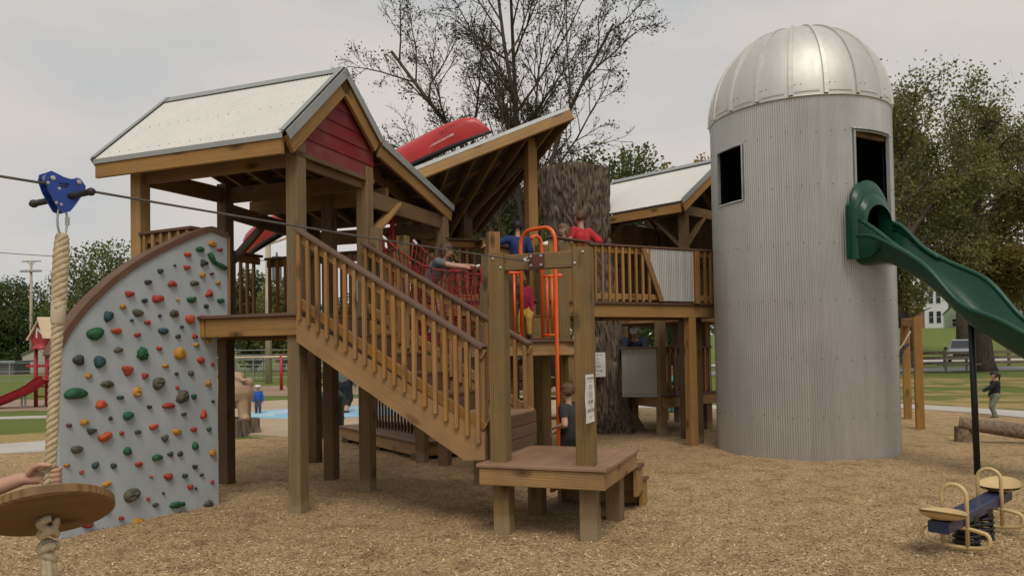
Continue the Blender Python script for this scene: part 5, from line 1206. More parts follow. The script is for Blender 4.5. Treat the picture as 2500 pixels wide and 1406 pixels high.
# ================================================================== swing frame posts on the right
swp = thing('timber_swing', 'timber swing frame of two posts and a top beam beyond the silo', 'swing frame', G(2247, 1051))
A1, A2 = V3(G(2247, 1051)), V3(G(2217, 1026)); 
post(swp, A1, -.05, 2.10, PINE, x=unit(A2-A1)); post(swp, A2, -.05, 1.98, PINE, x=unit(A2-A1)); B('top_beam', PINE, swp, A1+ZZ*1.99+unit(A2-A1)*.073, A2+ZZ*2.06, .13, .15)
part(MB().beam(A1+ZZ*1.62+unit(A2-A1)*.09, A1+ZZ*1.90+unit(A2-A1)*.28, .05, .09), 'knee_brace', PINE, swp)
b = MB(); tp = A2+ZZ*1.86+V3(.05, -.1, 0); b.tube([tp, tp+V3(-.35, -.35, -.28), tp+V3(-.75, -.7, -.52)], .018, 6); part(b, 'rope', ROPE, swp); 
b = MB(); b.tube([tp+V3(-.30, -.3, -.30), tp+V3(-.5, -.42, -.75), tp+V3(-.85, -.7, -1.05)], .03, 6); b.tube([tp+V3(-.2, -.3, -.26), tp+V3(-.6, -.5, -.55), tp+V3(-.9, -.75, -.7)], .03, 6); part(b, 'net_strap', RUB, swp)
# ================================================================== animal sculpture on a stump (remeshed from blended forms)
def capsule(b_, p0, p1, r0, r1, n=12, m=6):
    p0, p1 = V3(p0), V3(p1); d = p1-p0; L_ = np.linalg.norm(d); d = d/L_ if L_ > 1e-6 else V3(0, 0, 1); P, R_ = [], []
    for k in range(m): a = PI/2*(1-k/m); P.append(p0-d*r0*math.sin(a)); R_.append(max(.0008, r0*math.cos(a)))
    P.append(p0); R_.append(r0); P.append(p1); R_.append(r1)
    for k in range(1, m+1): a = PI/2*k/m; P.append(p1+d*r1*math.sin(a)); R_.append(max(.0008, r1*math.cos(a)))
    b_.tube(P, R_, n)
DG = None
def remesh(b_, name, voxel, smooth_it=6, org=(0, 0, 0)):
    o = bpy.data.objects.new('tmp', b_.mesh('tmp', org)); COL.objects.link(o)
    md = o.modifiers.new('r', 'REMESH'); md.mode = 'VOXEL'; md.voxel_size = voxel; md.use_smooth_shade = True
    if smooth_it: s_ = o.modifiers.new('s', 'SMOOTH'); s_.factor = .5; s_.iterations = smooth_it
    dg = bpy.context.evaluated_depsgraph_get(); dg.update(); me = bpy.data.meshes.new_from_object(o.evaluated_get(dg)); me.name = name
    bpy.data.objects.remove(o); me.polygons.foreach_set('use_smooth', [True]*len(me.polygons)); return me
def mesh_part(me, name, m, parent):
    o = bpy.data.objects.new(name, me); COL.objects.link(o); o.parent = parent; o.data.materials.clear(); setm(o, m); ROOT[o.name] = ROOT[parent.name]; return o
sb = V3(G(590, 1062)); STONE = plain('tan_sculpted_concrete', (.42, .29, .19), .8, var=.15, scale=4, bump=.3, bscale=40)
sc = thing('animal_sculpture', 'tan concrete animal sculpture carrying a cub, on a tree stump', 'sculpture', sb-V3(.35, 0, 0))
o = sb+V3(-.30, .1, .30); b = MB()
capsule(b, o+V3(-.45, 0, .52), o+V3(.20, 0, .54), .33, .31); capsule(b, o+V3(.32, -.12, .45), o+V3(.36, -.15, .05), .12, .10); capsule(b, o+V3(.30, .14, .45), o+V3(.30, .16, .05), .12, .10); capsule(b, o+V3(-.35, -.14, .4), o+V3(-.38, -.15, .05), .13, .11); capsule(b, o+V3(-.35, .14, .4), o+V3(-.38, .15, .05), .13, .11)
capsule(b, o+V3(.38, -.19, .06), o+V3(.44, -.22, .05), .075, .07); capsule(b, o+V3(-.55, 0, .65), o+V3(-.75, 0, .62), .17, .11); b.ball(o+V3(.42, -.02, .74), .10); b.ball(o+V3(-.62, -.1, .82), .05); b.ball(o+V3(-.62, .1, .82), .05)
capsule(b, o+V3(-.05, -.03, .88), o+V3(.25, -.06, .86), .11, .10); capsule(b, o+V3(.20, -.12, .86), o+V3(.36, -.18, .80), .05, .045); capsule(b, o+V3(.02, -.12, .86), o+V3(.10, -.24, .74), .05, .045); b.ball(o+V3(-.12, -.05, .95), .095); b.ball(o+V3(-.10, -.11, 1.03), .03)
for k in range(4): b.ball(o+V3(.38+.02*k, -.24+.045*k*.5, .79), .028); b.ball(o+V3(.42, -.29+.04*k, .045), .03)
mesh_part(remesh(b, 'body', .018, 5, ROOT[sc.name]), 'body', STONE, sc)
st = thing('tree_stump', 'rough bark stump standing under the tan animal sculpture', 'stump', sb-V3(.30, 0, 0))
rows = []
for j in range(9):
    z = -.05+.37*j/8; rows.append([sb+V3(-.36+(.62*(1+.10*math.sin(5*a)+.06*math.sin(11*a+1)+.10*max(0, .15-z)*4))*math.cos(a), .1+.48*(1+.08*math.sin(5*a)+.06*math.sin(13*a))*math.sin(a), z) for a in np.linspace(0, 2*PI, 72, endpoint=False)])
b = MB(); b.grid(rows, closed=True); b.add(rows[-1], [tuple(range(72))]); part(b, 'stump', BARK, st)
# ================================================================== things on the plaza and the field behind
DGR = plain('dark_green_plastic', (.012, .045, .035), .5); REDP = plain('red_steel_paint', (.42, .022, .025), .4, var=.1); CRM = plain('cream_steel_paint', (.62, .55, .40), .5); GREYW = plain('weathered_grey_boards', (.34, .31, .26), .85, var=.25, scale=3); DKT = plain('dark_brown_table', (.07, .035, .03), .6)
tb_ = V3(G(808, 1072)); tcn = thing('trash_bin', 'dark green bin standing behind a tower post on the plaza', 'bin', tb_); b = MB(); b.lathe(tb_, [(.20, .0), (.24, .06), (.25, .72), (.265, .74), (.265, .80), (.20, .88), (.08, .90)], 24); part(b, 'barrel', DGR, tcn, smooth=True)
for k in range(3): b = MB(); b.lathe(tb_+ZZ*(.15+.22*k), [(.252, 0), (.258, .015), (.252, .03)], 24, cap=False); part(b, 'band', DGR, tcn)
def picnic(p, ang, lab, top=DKT, leg=REDP, sc=1.0, group=None):
    t = thing('picnic_table', lab, 'picnic table', p, group); x = V3(math.cos(ang), math.sin(ang), 0); y = V3(-x[1], x[0], 0); P = lambda a, c, z: p+x*a*sc+y*c*sc+ZZ*z*sc
    for k in range(4): part(MB().beam(P(-.9, -.27+.18*k, .74), P(.9, -.27+.18*k, .74), .165*sc, .04*sc), 'table_board', top, t)
    for s_ in (-1, 1):
        part(MB().beam(P(-.9, s_*.68, .44), P(.9, s_*.68, .44), .26*sc, .04*sc), 'bench_board', top, t)
        part(MB().beam(P(s_*.6, 0, .02), P(s_*.6, 0, .72), .10*sc, .10*sc), 'leg', leg, t); part(MB().beam(P(s_*.6, -.75, .40), P(s_*.6, .75, .40), .06*sc, .06*sc), 'cross_arm', leg, t); part(MB().beam(P(s_*.6, -.4, .03), P(s_*.6, .4, .03), .08*sc, .05*sc), 'foot', leg, t)
    return t
picnic(V3(G(770, 968)), .1, 'dark picnic table with red legs beyond the painted map')
picnic(V3(G(2335, 908))+V3(0, 0, 0), .05, 'grey picnic table on the lawn in front of the parked truck', GREYW, GREYW)
# red swing set
swr = V3(G(687, 952)); sw = thing('swing_set', 'swing set with a red post and a long cream top bar', 'swing set', swr)
zt = at(687, 868, swr[1])[2]; part(MB().tube([swr-ZZ*.05, V3(swr[0], swr[1], zt+.05)], .075, 12), 'post', REDP, sw, smooth=True); x2 = V3(at(480, 874, swr[1]+.5)); x3 = V3(at(900, 868, swr[1]-.5))
part(MB().tube([x2, x3], .05, 10), 'top_bar', CRM, sw, smooth=True)
for p in (x2, x3): part(MB().tube([(p[0], p[1], -.05), (p[0], p[1], p[2])], .075, 12), 'post', REDP, sw, smooth=True)
for f in (.15, .26, .37, .62, .74, .86):
    p = x2+(x3-x2)*f
    for dx in (-.2, .2): part(MB().tube([p+V3(dx, 0, 0), p+V3(dx, 0, -1.05)], .012, 5), 'chain', BOLT, sw)
    part(MB().box(p-ZZ*1.07, (.46, .18, .03)), 'swing_seat', RUB, sw)
# spring rider
sr_ = V3(G(768, 952))+V3(0, 3, 0); sri = thing('spring_rider', 'dark spring rider with cream curved horns behind the picnic table', 'spring rider', sr_); b = MB(); capsule(b, sr_+V3(-.35, 0, .55), sr_+V3(.35, 0, .52), .16, .2); part(b, 'body', DGR, sri, smooth=True)
part(MB().tube([sr_+V3(-.35, 0, .7), sr_+V3(-.55, 0, .95), sr_+V3(-.3, 0, 1.05), sr_+V3(.1, 0, .8), sr_+V3(.3, 0, .95), sr_+V3(.15, 0, 1.1)], [.03, .05, .06, .06, .05, .02], 8), 'horns', CRM, sri, smooth=True); part(MB().tube([sr_+V3(math.cos(t)*.1, math.sin(t)*.1, .35*t/25) for t in np.linspace(0, 25, 60)], .025, 6), 'spring', BOLT, sri)
# chain link fence far left-centre
def m_mesh():
    t = NT('chain_link_wire'); v = t.coord('UV'); r_ = t.n('Mapping', Vector=v); r_.inputs['Rotation'].default_value = (0, 0, PI/4); r_.inputs['Scale'].default_value = (9, 9, 1)
    a = t.n('TexBrick', Vector=r_.outputs[0], Scale=1.0); a.inputs['Mortar Size'].default_value = .035; a.offset = 0; a.inputs['Brick Width'].default_value = 1; a.inputs['Row Height'].default_value = 1
    t.done((.30, .31, .30), .5, .5); t.set(t.b.inputs['Alpha'], a.outputs['Fac']); return t.m
CHAIN = m_mesh(); STG = plain('galvanised_pipe', (.36, .37, .36), .45, .5)
fa, fb = V3(-78, 57, 0), V3(9, 47, 0); cf = thing('chain_link_fence', 'grey chain link fence along the far ball field', 'fence', (fa+fb)/2); fd_ = unit(fb-fa); Lf = np.linalg.norm(fb-fa); nP = 30
for k in range(nP+1): p = fa+(fb-fa)*k/nP; part(MB().tube([p-ZZ*.05, p+ZZ*1.35], .035, 8), 'fence_post', STG, cf)
for z in (.08, .72, 1.30): part(MB().tube([fa+ZZ*z, fb+ZZ*z], .024, 6), 'rail', STG, cf)
for k in range(nP):
    p, q = fa+(fb-fa)*k/nP, fa+(fb-fa)*(k+1)/nP; b = MB(); b.add([p+ZZ*.08, q+ZZ*.08, q+ZZ*1.28, p+ZZ*1.28], [(0, 1, 2, 3)], [[(0, 0), (2.8, 0), (2.8, 1.2), (0, 1.2)]]); part(b, 'mesh_panel', CHAIN, cf)
# bleachers
bl = V3(-19.5, 58, 0); ble = thing('bleachers', 'grey metal bleachers behind the chain link fence', 'bleachers', bl)
for k in range(5): part(MB().box(bl+V3(0, k*.7, .45+.38*k), (6.5, .28, .06)), 'seat_plank', STG, ble)
for dx in (-2.8, 0, 2.8): part(MB().beam(bl+V3(dx, -.2, .1), bl+V3(dx, 3, 2.0), .08, .1), 'frame', STG, ble); part(MB().beam(bl+V3(dx, 3, 0), bl+V3(dx, 3, 2.0), .08, .08), 'leg', STG, ble)
# utility pole with transformer
POLEW = m_bark('pole_wood', (.38, .31, .22), (.52, .44, .34), 6, 1)
up_ = V3(G(656, 936)); utp = thing('utility_pole', 'wooden utility pole with a transformer seen past the tower', 'utility pole', up_); zt = at(662, 578, up_[1])[2]
part(MB().tube([up_-ZZ*.1, up_+V3(.03, 0, zt)], [.20, .14], 14), 'pole', POLEW, utp, smooth=True); part(MB().tube([up_+V3(.55, -.15, zt*.70), up_+V3(.55, -.15, zt*.70+1.3)], .26, 14), 'transformer', plain('grey_transformer', (.16, .17, .17), .5, .3), utp)
part(MB().beam(up_+V3(-.5, 0, zt-.6), up_+V3(1.2, -.2, zt-.1), .10, .10), 'cross_arm', POLEW, utp); part(MB().ball(up_+V3(-.45, -.1, zt-.55), .18), 'insulator', STG, utp)
for dz in (.3, .6): part(MB().lathe(up_+V3(.55, -.15, zt*.70+1.3), [(.05, 0), (.07, .05), (.04, .25)], 8), 'bushing', STG, utp)
# ball field light pole
lp = V3(at(76, 905, 88)); lp[2] = 0; lgp = thing('light_pole', 'tall grey ball field light pole with two lamp bars', 'light pole', lp); zt = at(75, 637, 88)[2]
part(MB().tube([lp, lp+ZZ*zt], [.20, .13], 10), 'pole', POLEW, lgp, smooth=True); part(MB().beam(lp+V3(-1.05, 0, zt-.05), lp+V3(1.1, 0, zt-.05), .12, .14), 'crossbar', STG, lgp); z2 = at(75, 660, 88)[2]; part(MB().beam(lp+V3(-1.1, 0, z2), lp+V3(1.25, 0, z2-.05), .12, .12), 'crossbar', STG, lgp)
for dx in (-.95, -.55, -.15, .3, .7, 1.1): part(MB().lathe(lp+V3(dx, -.2, z2-.05), [(.05, .12), (.22, .0), (.24, -.10), (.18, -.16)], 12, (0, -.3, 1)), 'lamp', STG, lgp)
for dx in (-.5, .5): part(MB().beam(lp+V3(0, 0, zt-.6), lp+V3(dx, 0, zt-.05), .06, .06), 'brace', STG, lgp)
# power lines
for (x0, y0, x1, y1, Y) in ((-200, 600, 660, 636, 46), (-200, 690, 660, 742, 60)):
    a, c = V3(at(x0, y0, Y)), V3(at(x1, y1, Y-2)); pl2 = MB().tube([a+(c-a)*t-ZZ*.5*4*t*(1-t)*.6 for t in np.linspace(0, 1, 14)], .022, 5)
    solo(pl2, 'power_line', CABLE, 'upper thin power line crossing the sky on the left' if Y == 46 else 'lower thin power line crossing the sky on the left', 'power line', a)
# shed far left
shd = V3(at(60, 908, 82)); shd[2] = 0; SHW = plain('pale_shed_boards', (.56, .51, .43), .85, var=.10, scale=1.2); SHR = plain('grey_shingles', (.16, .155, .15), .85, var=.15, scale=2)
sh2 = thing('shed', 'pale grey shed with a shingle gable roof by the field', 'shed', shd); zE = at(40, 866, 82)[2]; zR = at(40, 838, 82)[2]
wL, dL = 1.55, 4.6
def house(parent, o, w, d, ze, zr, mw, mr, rot=0, over=.2, ridge='y', base=0.0):
    """walls and gable roof; ridge runs along y (away) or x"""
    cx, sx_ = math.cos(rot), math.sin(rot); X_ = V3(cx, sx_, 0); Y_ = V3(-sx_, cx, 0); P = lambda x, y, z: o+X_*x+Y_*y+ZZ*z
    b_ = MB(); b_.prism([P(-w, -d, base), P(w, -d, base), P(w, d, base), P(-w, d, base)], ZZ*(ze-base))
    if ridge == 'y': b_.prism([P(-w, -d, ze), P(w, -d, ze), P(0, -d, zr)], Y_*2*d)
    else: b_.prism([P(-w, -d, ze), P(-w, d, ze), P(-w, 0, zr)], X_*2*w)
    wa = part(b_, 'wall', mw, parent)
    sl_ = (zr-ze); b_ = MB()
    for s_ in (-1, 1):
        if ridge == 'y': a_ = [P(s_*(w+over), -d-over, ze-over*sl_/w), P(0, -d-over, zr+.02), P(0, d+over, zr+.02), P(s_*(w+over), d+over, ze-over*sl_/w)]
        else: a_ = [P(-w-over, s_*(d+over), ze-over*sl_/d), P(-w-over, 0, zr+.02), P(w+over, 0, zr+.02), P(w+over, s_*(d+over), ze-over*sl_/d)]
        b_.prism(a_, ZZ*.14)
    ro_ = part(b_, 'roof', mr, parent); return P, wa, ro_
shc = shd+V3(1.0, 3.0, 0); P, wa, ro_ = house(sh2, shc, 2.6, 2.6, zE, zR, SHW, SHR, rot=.55, ridge='y', over=.15)
part(MB().lathe(P(0, -2.4, zR), [(.12, 0), (.12, .3), (.2, .32), (.05, .5)], 10), 'vent', STG, ro_); part(MB().beam(P(2.615, -.5, .0), P(2.615, .9, .0), .03, .05), 'sill', GREYW, wa); part(MB().prism([P(2.61, -.8, .05), P(2.61, .8, .05), P(2.61, .8, 1.9), P(2.61, -.8, 1.9)], (.02, -.01, 0)), 'door', GREYW, sh2)
low = V3(at(8, 908, 76)); low[2] = 0; dg_ = thing('dugout', 'low dark dugout hut at the left edge beside the shed', 'hut', low); part(MB().prism([low+V3(-4, 0, 0), low+V3(1.1, 0, 0), low+V3(1.1, 0, 1.25), low+V3(-4, 0, 1.25)], (0, 2.5, 0)), 'wall', plain('dark_slatted_wall', (.10, .10, .11), .8), dg_); part(MB().box(low+V3(-1.4, 1.2, 1.33), (5.6, 3.2, .16)), 'roof', plain('blue_grey_roof', (.28, .33, .36), .6), dg_)
# ================================================================== red playhouse with slide, far left
phb = V3(G(112, 992)); ph_ = thing('red_playhouse', 'red playhouse with tan roof and letter on its gable, far left', 'playhouse', phb); TANR = plain('tan_roof_plastic', (.60, .46, .30), .55, var=.06); REDW = plain('red_play_panel', (.37, .030, .035), .5, var=.1)
Yp = phb[1]; g = lambda x, y, Y=Yp: V3(at(x, y, Y))
zE = g(100, 840)[2]; zRr = g(100, 783)[2]; xl, xr = g(84, 840)[0], g(118, 840)[0]; xm = (xl+xr)/2; hwp = (xr-xl)/2+.0
for dx, dy in ((xl+.05, 0), (xr-.05, 0), (xl+.05, 1.3), (xr-.05, 1.3), (xr+1.0, 0), (xr+1.0, 1.3)): part(MB().tube([(dx, Yp+dy, -.05), (dx, Yp+dy, zE+.05)], .062, 10), 'post', REDW, ph_, smooth=True)
gb = MB(); gb.prism([V3(xl-.06, Yp-.05, zE), V3(xr+.06, Yp-.05, zE), V3(xr+.06, Yp-.05, zE+.22), V3(xm, Yp-.05, zRr), V3(xl-.06, Yp-.05, zE+.22)], (0, .07, 0)); part(gb, 'gable_panel', REDW, ph_)
rfm = MB(); apx = V3(xm-.05, Yp-.15, zRr+.04); eL = V3(xl-.15, Yp-.15, zE+.1); Rx = V3(1.55, .25, 0)
rfm.prism([V3(xl-.14, Yp-.15, zE+.12), V3(xm, Yp-.15, zRr+.05), V3(xm, Yp-.15, zRr+.10), V3(xl-.2, Yp-.15, zE+.14)], (.0, 1.6, 0)); rfm.prism([V3(xm-.02, Yp-.2, zRr+.06), V3(xm+1.75, Yp+.0, zRr+.02), V3(xm+2.0, Yp-.45, zE+.12), V3(xm+.35, Yp-.5, zE+.18)], (0, .02, .06)); part(rfm, 'roof', TANR, ph_)
wl2 = MB(); wl2.prism([V3(xr+.08, Yp-.1, zE-.05), V3(xr+1.3, Yp-.05, zE-.05), V3(xr+1.3, Yp-.05, zE+.30), V3(xr+.08, Yp-.1, zE+.30)], (0, .05, 0)); part(wl2, 'side_panel', REDW, ph_)
text(ph_, 'N', plain('white_letter', (.72, .70, .66), .6), V3(xm+.02, Yp-.062, zE+.36), V3(1, 0, 0), ZZ, .52)
zD = g(110, 893)[2]
part(MB().box((xm+.45, Yp+.65, zD), (1.9, 1.35, .08)), 'deck', REDW, ph_)
for k in range(3): part(MB().box((xm+.15, Yp-.03, zD-.35-.33*k), (.5, .05, .05)), 'rung', REDW, ph_)
part(MB().lathe((xm+.1, Yp-.1, zD+.55), [(.02, .22), (.2, .18), (.30, .05), (.32, 0)], 14), 'slide_hood', REDW, ph_, smooth=True)
rows = []
pth = [(118, 925), (100, 932), (82, 946), (62, 957), (40, 966), (20, 975), (-5, 984), (-30, 987)]; pth3 = [g(x, y, Yp-.45-.0*i) for i, (x, y) in enumerate(pth)]
for p in pth3: rows.append([p+V3(.02*s_, -.42*s_+.0, .17*abs(s_)**3-.05+(.06 if abs(s_) < .15 else 0)) for s_ in np.linspace(-1, 1, 13)])
b = MB(); b.grid(rows); b.grid([[q-ZZ*.05 for q in r_][::-1] for r_ in rows]); part(b, 'slide_chute', plain('crimson_slide_plastic', (.55, .022, .055), .4, coat=.1), ph_, smooth=True)
for x in (53, 62): q = g(x, 962, Yp-.4); part(MB().tube([(q[0], q[1], -.05), (q[0], q[1], q[2]-.05)], .03, 8), 'slide_leg', STG, ph_)
# ================================================================== far right: fence, truck, houses
FEN = plain('brown_fence_boards', (.17, .135, .095), .85, var=.25, scale=2)
f0, f1 = V3(at(2150, 885, 51)), V3(at(2620, 880, 51)); f0[2] = hgt(f0[0], f0[1]); f1[2] = hgt(f1[0], f1[1]); fen = thing('board_fence', 'brown three board fence in front of the parked truck', 'fence', (f0+f1)/2); n = 6
for k in range(n+1): p = f0+(f1-f0)*k/n; p[2] = hgt(p[0], p[1]); part(MB().beam(p-ZZ*.05, p+ZZ*1.15, .14, .14), 'fence_post', FEN, fen)
for k in range(n):
    p, q = f0+(f1-f0)*k/n, f0+(f1-f0)*(k+1)/n; p[2] = hgt(p[0], p[1]); q[2] = hgt(q[0], q[1])
    for z in (.28, .62, .96): part(MB().beam(p+ZZ*z-V3(0, .09, 0), q+ZZ*z-V3(0, .09, 0), .03, .20), 'fence_rail', FEN, fen)
tkp = V3(at(2352, 890, 55)); tkp[2] = hgt(tkp[0], tkp[1]); SIL = plain('silver_truck_paint', (.42, .45, .50), .3, .4, var=.04, coat=.5); GLS = plain('dark_window_glass', (.03, .035, .04), .12, var=.1, coat=.3); BLK2 = plain('black_trim', (.02, .02, .022), .5)
trk_ = thing('pickup_truck', 'silver pickup truck parked nose out behind the board fence', 'truck', tkp); _tx, _ty = V3(math.cos(-.54), math.sin(-.54), 0), V3(-math.sin(-.54), math.cos(-.54), 0); P = lambda x, y, z: tkp+_tx*x+_ty*y+ZZ*z
def loft(rows, nm, m, parent): b_ = MB(); b_.grid(rows, closed=True); b_.add(rows[0], [tuple(range(len(rows[0])))[::-1]]); b_.add(rows[-1], [tuple(range(len(rows[0])))]); return part(b_, nm, m, parent)
sec = lambda y, w, z0, z1, r=.12: [P(-w, y, z0), P(w, y, z0), P(w, y, z1-r), P(w-r, y, z1), P(-w+r, y, z1), P(-w, y, z1-r)]
loft([sec(0, .92, .42, 1.02), sec(.12, .98, .38, 1.10), sec(1.3, 1.0, .38, 1.16), sec(1.5, 1.0, .36, 1.18), sec(5.3, 1.0, .40, 1.18)], 'body', SIL, trk_); cabr = loft([sec(1.35, .92, 1.15, 1.2), sec(2.0, .80, 1.15, 1.86), sec(3.4, .80, 1.15, 1.90), sec(3.9, .84, 1.15, 1.3)], 'cab', SIL, trk_)
ws = MB(); ws.add([P(-.80, 1.36, 1.22), P(.80, 1.36, 1.22), P(.70, 1.92, 1.80), P(-.70, 1.92, 1.80)], [(0, 1, 2, 3)]); part(ws, 'windscreen', GLS, trk_)
TA = (_tx, _ty); part(MB().box(P(0, -.03, .78), (1.25, .06, .26), TA), 'grille', BLK2, trk_); part(MB().box(P(0, -.08, .50), (1.9, .16, .20), TA), 'bumper', STG, trk_)
for s_ in (-1, 1):
    part(MB().box(P(s_*.78, -.02, .82), (.26, .08, .24), TA), 'headlight', plain('headlight_glass%d' % s_, (.6, .6, .58), .2), trk_); part(MB().box(P(s_*1.12, 1.45, 1.22), (.22, .12, .20), TA), 'mirror', BLK2, trk_)
    for y in (.85, 4.3): w_ = part(MB().lathe(P(s_*.78, y, .38), [(.20, 0), (.38, .02), (.38, .20), (.20, .22)], 20, _tx*s_), 'wheel', BLK2, trk_); part(MB().lathe(P(s_*.99, y, .38), [(.19, 0), (.12, .015)], 14, _tx*s_), 'rim', STG, w_)
# houses
WHS = plain('white_house_boards', (.66, .67, .68), .7, var=.05); BRK = plain('red_brown_brick', (.24, .13, .09), .85, var=.15, scale=3); GSD = plain('pale_green_siding', (.40, .50, .33), .7, var=.05); ROOFD = plain('dark_shingles', (.10, .095, .09), .85)
def window(parent, P, x, z, w, h, y, m=GLS):
    wn_ = part(MB().prism([P(x-w/2-.08, y, z-.08), P(x+w/2+.08, y, z-.08), P(x+w/2+.08, y, z+h+.08), P(x-w/2-.08, y, z+h+.08)], P(0, -.05, 0)-P(0, 0, 0)), 'window', WHS, parent)
    part(MB().prism([P(x-w/2, y-.06, z), P(x+w/2, y-.06, z), P(x+w/2, y-.06, z+h), P(x-w/2, y-.06, z+h)], P(0, -.02, 0)-P(0, 0, 0)), 'pane', m, wn_); part(MB().beam(P(x-w/2, y-.09, z+h/2), P(x+w/2, y-.09, z+h/2), .03, .06), 'muntin', WHS, wn_)
HR = -.52
def hbase(x, y, Y): p = V3(at(x, y, Y)); return p
hY = 150; hb = hbase(2286, 800, hY); hz = lambda y: float(at(2290, y, hY)[2]-hb[2])
hw_ = thing('white_house', 'tall white house with bracketed eaves among the trees', 'house', hb); s_px = hY/FPX; hd_h = V3(math.sin(.52), math.cos(.52), 0); P, wa, ro_ = house(hw_, hb+hd_h*5, 2.15, 5, hz(694), hz(680), WHS, ROOFD, rot=HR, over=.6, ridge='x', base=-2.0)
for x, y0, y1 in ((2276, 760, 788), (2292, 760, 788), (2276, 712, 740), (2292, 712, 740)): window(hw_, P, (x-2286)*s_px, hz(y1), .75, hz(y0)-hz(y1), -5.0)
for k in range(5): part(MB().beam(P(-2.1+1.05*k, -5.2, hz(694)-.9), P(-2.1+1.05*k, -5.6, hz(694)-.1), .2, .25), 'eave_bracket', WHS, hw_)
part(MB().prism([P(-3.1, -4.0, -2), P(-2.15, -4.0, -2), P(-2.15, -4.0, hz(704)), P(-3.1, -4.0, hz(704))], hd_h*3), 'wing', WHS, hw_); part(MB().beam(P(-2.9, -5.0, -2), P(-2.9, -5.0, hz(706)), .25, .25), 'porch_column', WHS, hw_); part(MB().box(P(-2.6, -4.8, hz(704)), (1.5, 2.0, .5), (V3(math.cos(HR), math.sin(HR), 0), hd_h)), 'porch_roof', WHS, hw_)
h2 = hbase(2236, 797, 140); bh = thing('brick_house', 'small brown brick house with a white gable edge left of the white house', 'house', h2); P, wa, ro_ = house(bh, h2+hd_h*3, 1.35, 3, float(at(2236, 757, 140)[2]-h2[2]), float(at(2236, 738, 140)[2]-h2[2]), BRK, WHS, rot=HR, over=.22, base=-1.5); window(bh, P, 0, .8, .7, 1.0, -3.0)
h3 = hbase(2350, 803, 118); gh = thing('green_house', 'pale green clapboard house partly behind the slide', 'house', h3); gE = float(at(2350, 764, 118)[2]-h3[2]); P, wa, ro_ = house(gh, h3+hd_h*3, 2.5, 3, gE, float(at(2350, 724, 118)[2]-h3[2]), GSD, ROOFD, rot=HR, over=.2, base=-1.5)
for k in range(14): z_ = -.2+k*.19; part(MB().beam(P(-2.5, -3.01, z_), P(2.5, -3.01, z_), .03, .025), 'clapboard', GSD, gh)
part(MB().beam(P(-2.52, -3.03, -1), P(-2.52, -3.03, gE), .14, .14), 'corner_board', WHS, gh); window(gh, P, -1.0, .5, .7, 1.1, -3.0)
# white tent behind the trunk
tn = V3(at(1362, 600, 24)); tn[2] = 0; tnt = thing('white_tent', 'peaked white canopy tent showing left of the big trunk', 'tent', tn); z0_, z1_ = at(1362, 603, 24)[2], at(1400, 525, 24)[2]; b = MB(); apx = tn+V3(.75, .6, z1_); cs = [tn+V3(x, y, z0_) for x, y in ((-.55, -1.0), (2.0, -1.0), (2.0, 1.8), (-.55, 1.8))]
for k in range(4):
    a_, c_ = cs[k], cs[(k+1) % 4]; rows = [[(a_*(1-t)+c_*t)*(1-s_)+apx*s_-ZZ*.14*math.sin(PI*s_) for t in np.linspace(0, 1, 7)] for s_ in np.linspace(0, 1, 7)]; b.grid(rows); b.grid([[a_*(1-t)+c_*t-ZZ*.9 for t in np.linspace(0, 1, 7)], [a_*(1-t)+c_*t for t in np.linspace(0, 1, 7)]])
part(b, 'canopy', plain('white_tent_fabric', (.80, .79, .76), .7, var=.03), tnt, smooth=True)
for p in cs: part(MB().tube([(p[0], p[1], -.02), (p[0], p[1], z0_)], .03, 8), 'leg', STG, tnt)
# ================================================================== trees
def m_leaf(name, cols, trans=.40):
    t = NT(name); g = t.n('NewGeometry'); r = g.outputs['Random Per Island']; n = len(cols)
    c = t.ramp(r, [(i/max(1, n-1), cc) for i, cc in enumerate(cols)]); big = t.noise(t.coord('Object'), .5, 3); c = t.mix(t.ramp(big, [(.35, 0), (.7, .45)]), c, sc_(cols[0], .75))
    t.set(t.b.inputs['Base Color'], c); t.b.inputs['Roughness'].default_value = .7; t.b.inputs['Specular IOR Level'].default_value = .15
    tr_ = t.n('BsdfTranslucent', Color=c); mxs = t.n('MixShader'); mxs.inputs[0].default_value = trans; L2 = t.t.links.new; L2(t.b.outputs[0], mxs.inputs[1]); L2(tr_.outputs[0], mxs.inputs[2]); L2(mxs.outputs[0], t.out.inputs[0]); return t.m
LF_DK = m_leaf('sparse_dark_leaf', [(.030, .042, .020), (.050, .062, .028), (.075, .080, .035)]); LF_G = m_leaf('green_leaf', [(.075, .105, .036), (.12, .155, .052), (.19, .21, .075)]); LF_O = m_leaf('olive_leaf', [(.14, .15, .05), (.225, .225, .08), (.33, .305, .115)])
LF_Y = m_leaf('autumn_leaf', [(.14, .10, .02), (.30, .20, .035), (.42, .27, .05)]); LF_F = m_leaf('far_leaf', [(.075, .105, .038), (.115, .15, .052), (.17, .19, .068)]); LF_L = m_leaf('linden_leaf', [(.08, .115, .034), (.14, .175, .052), (.22, .235, .08)])
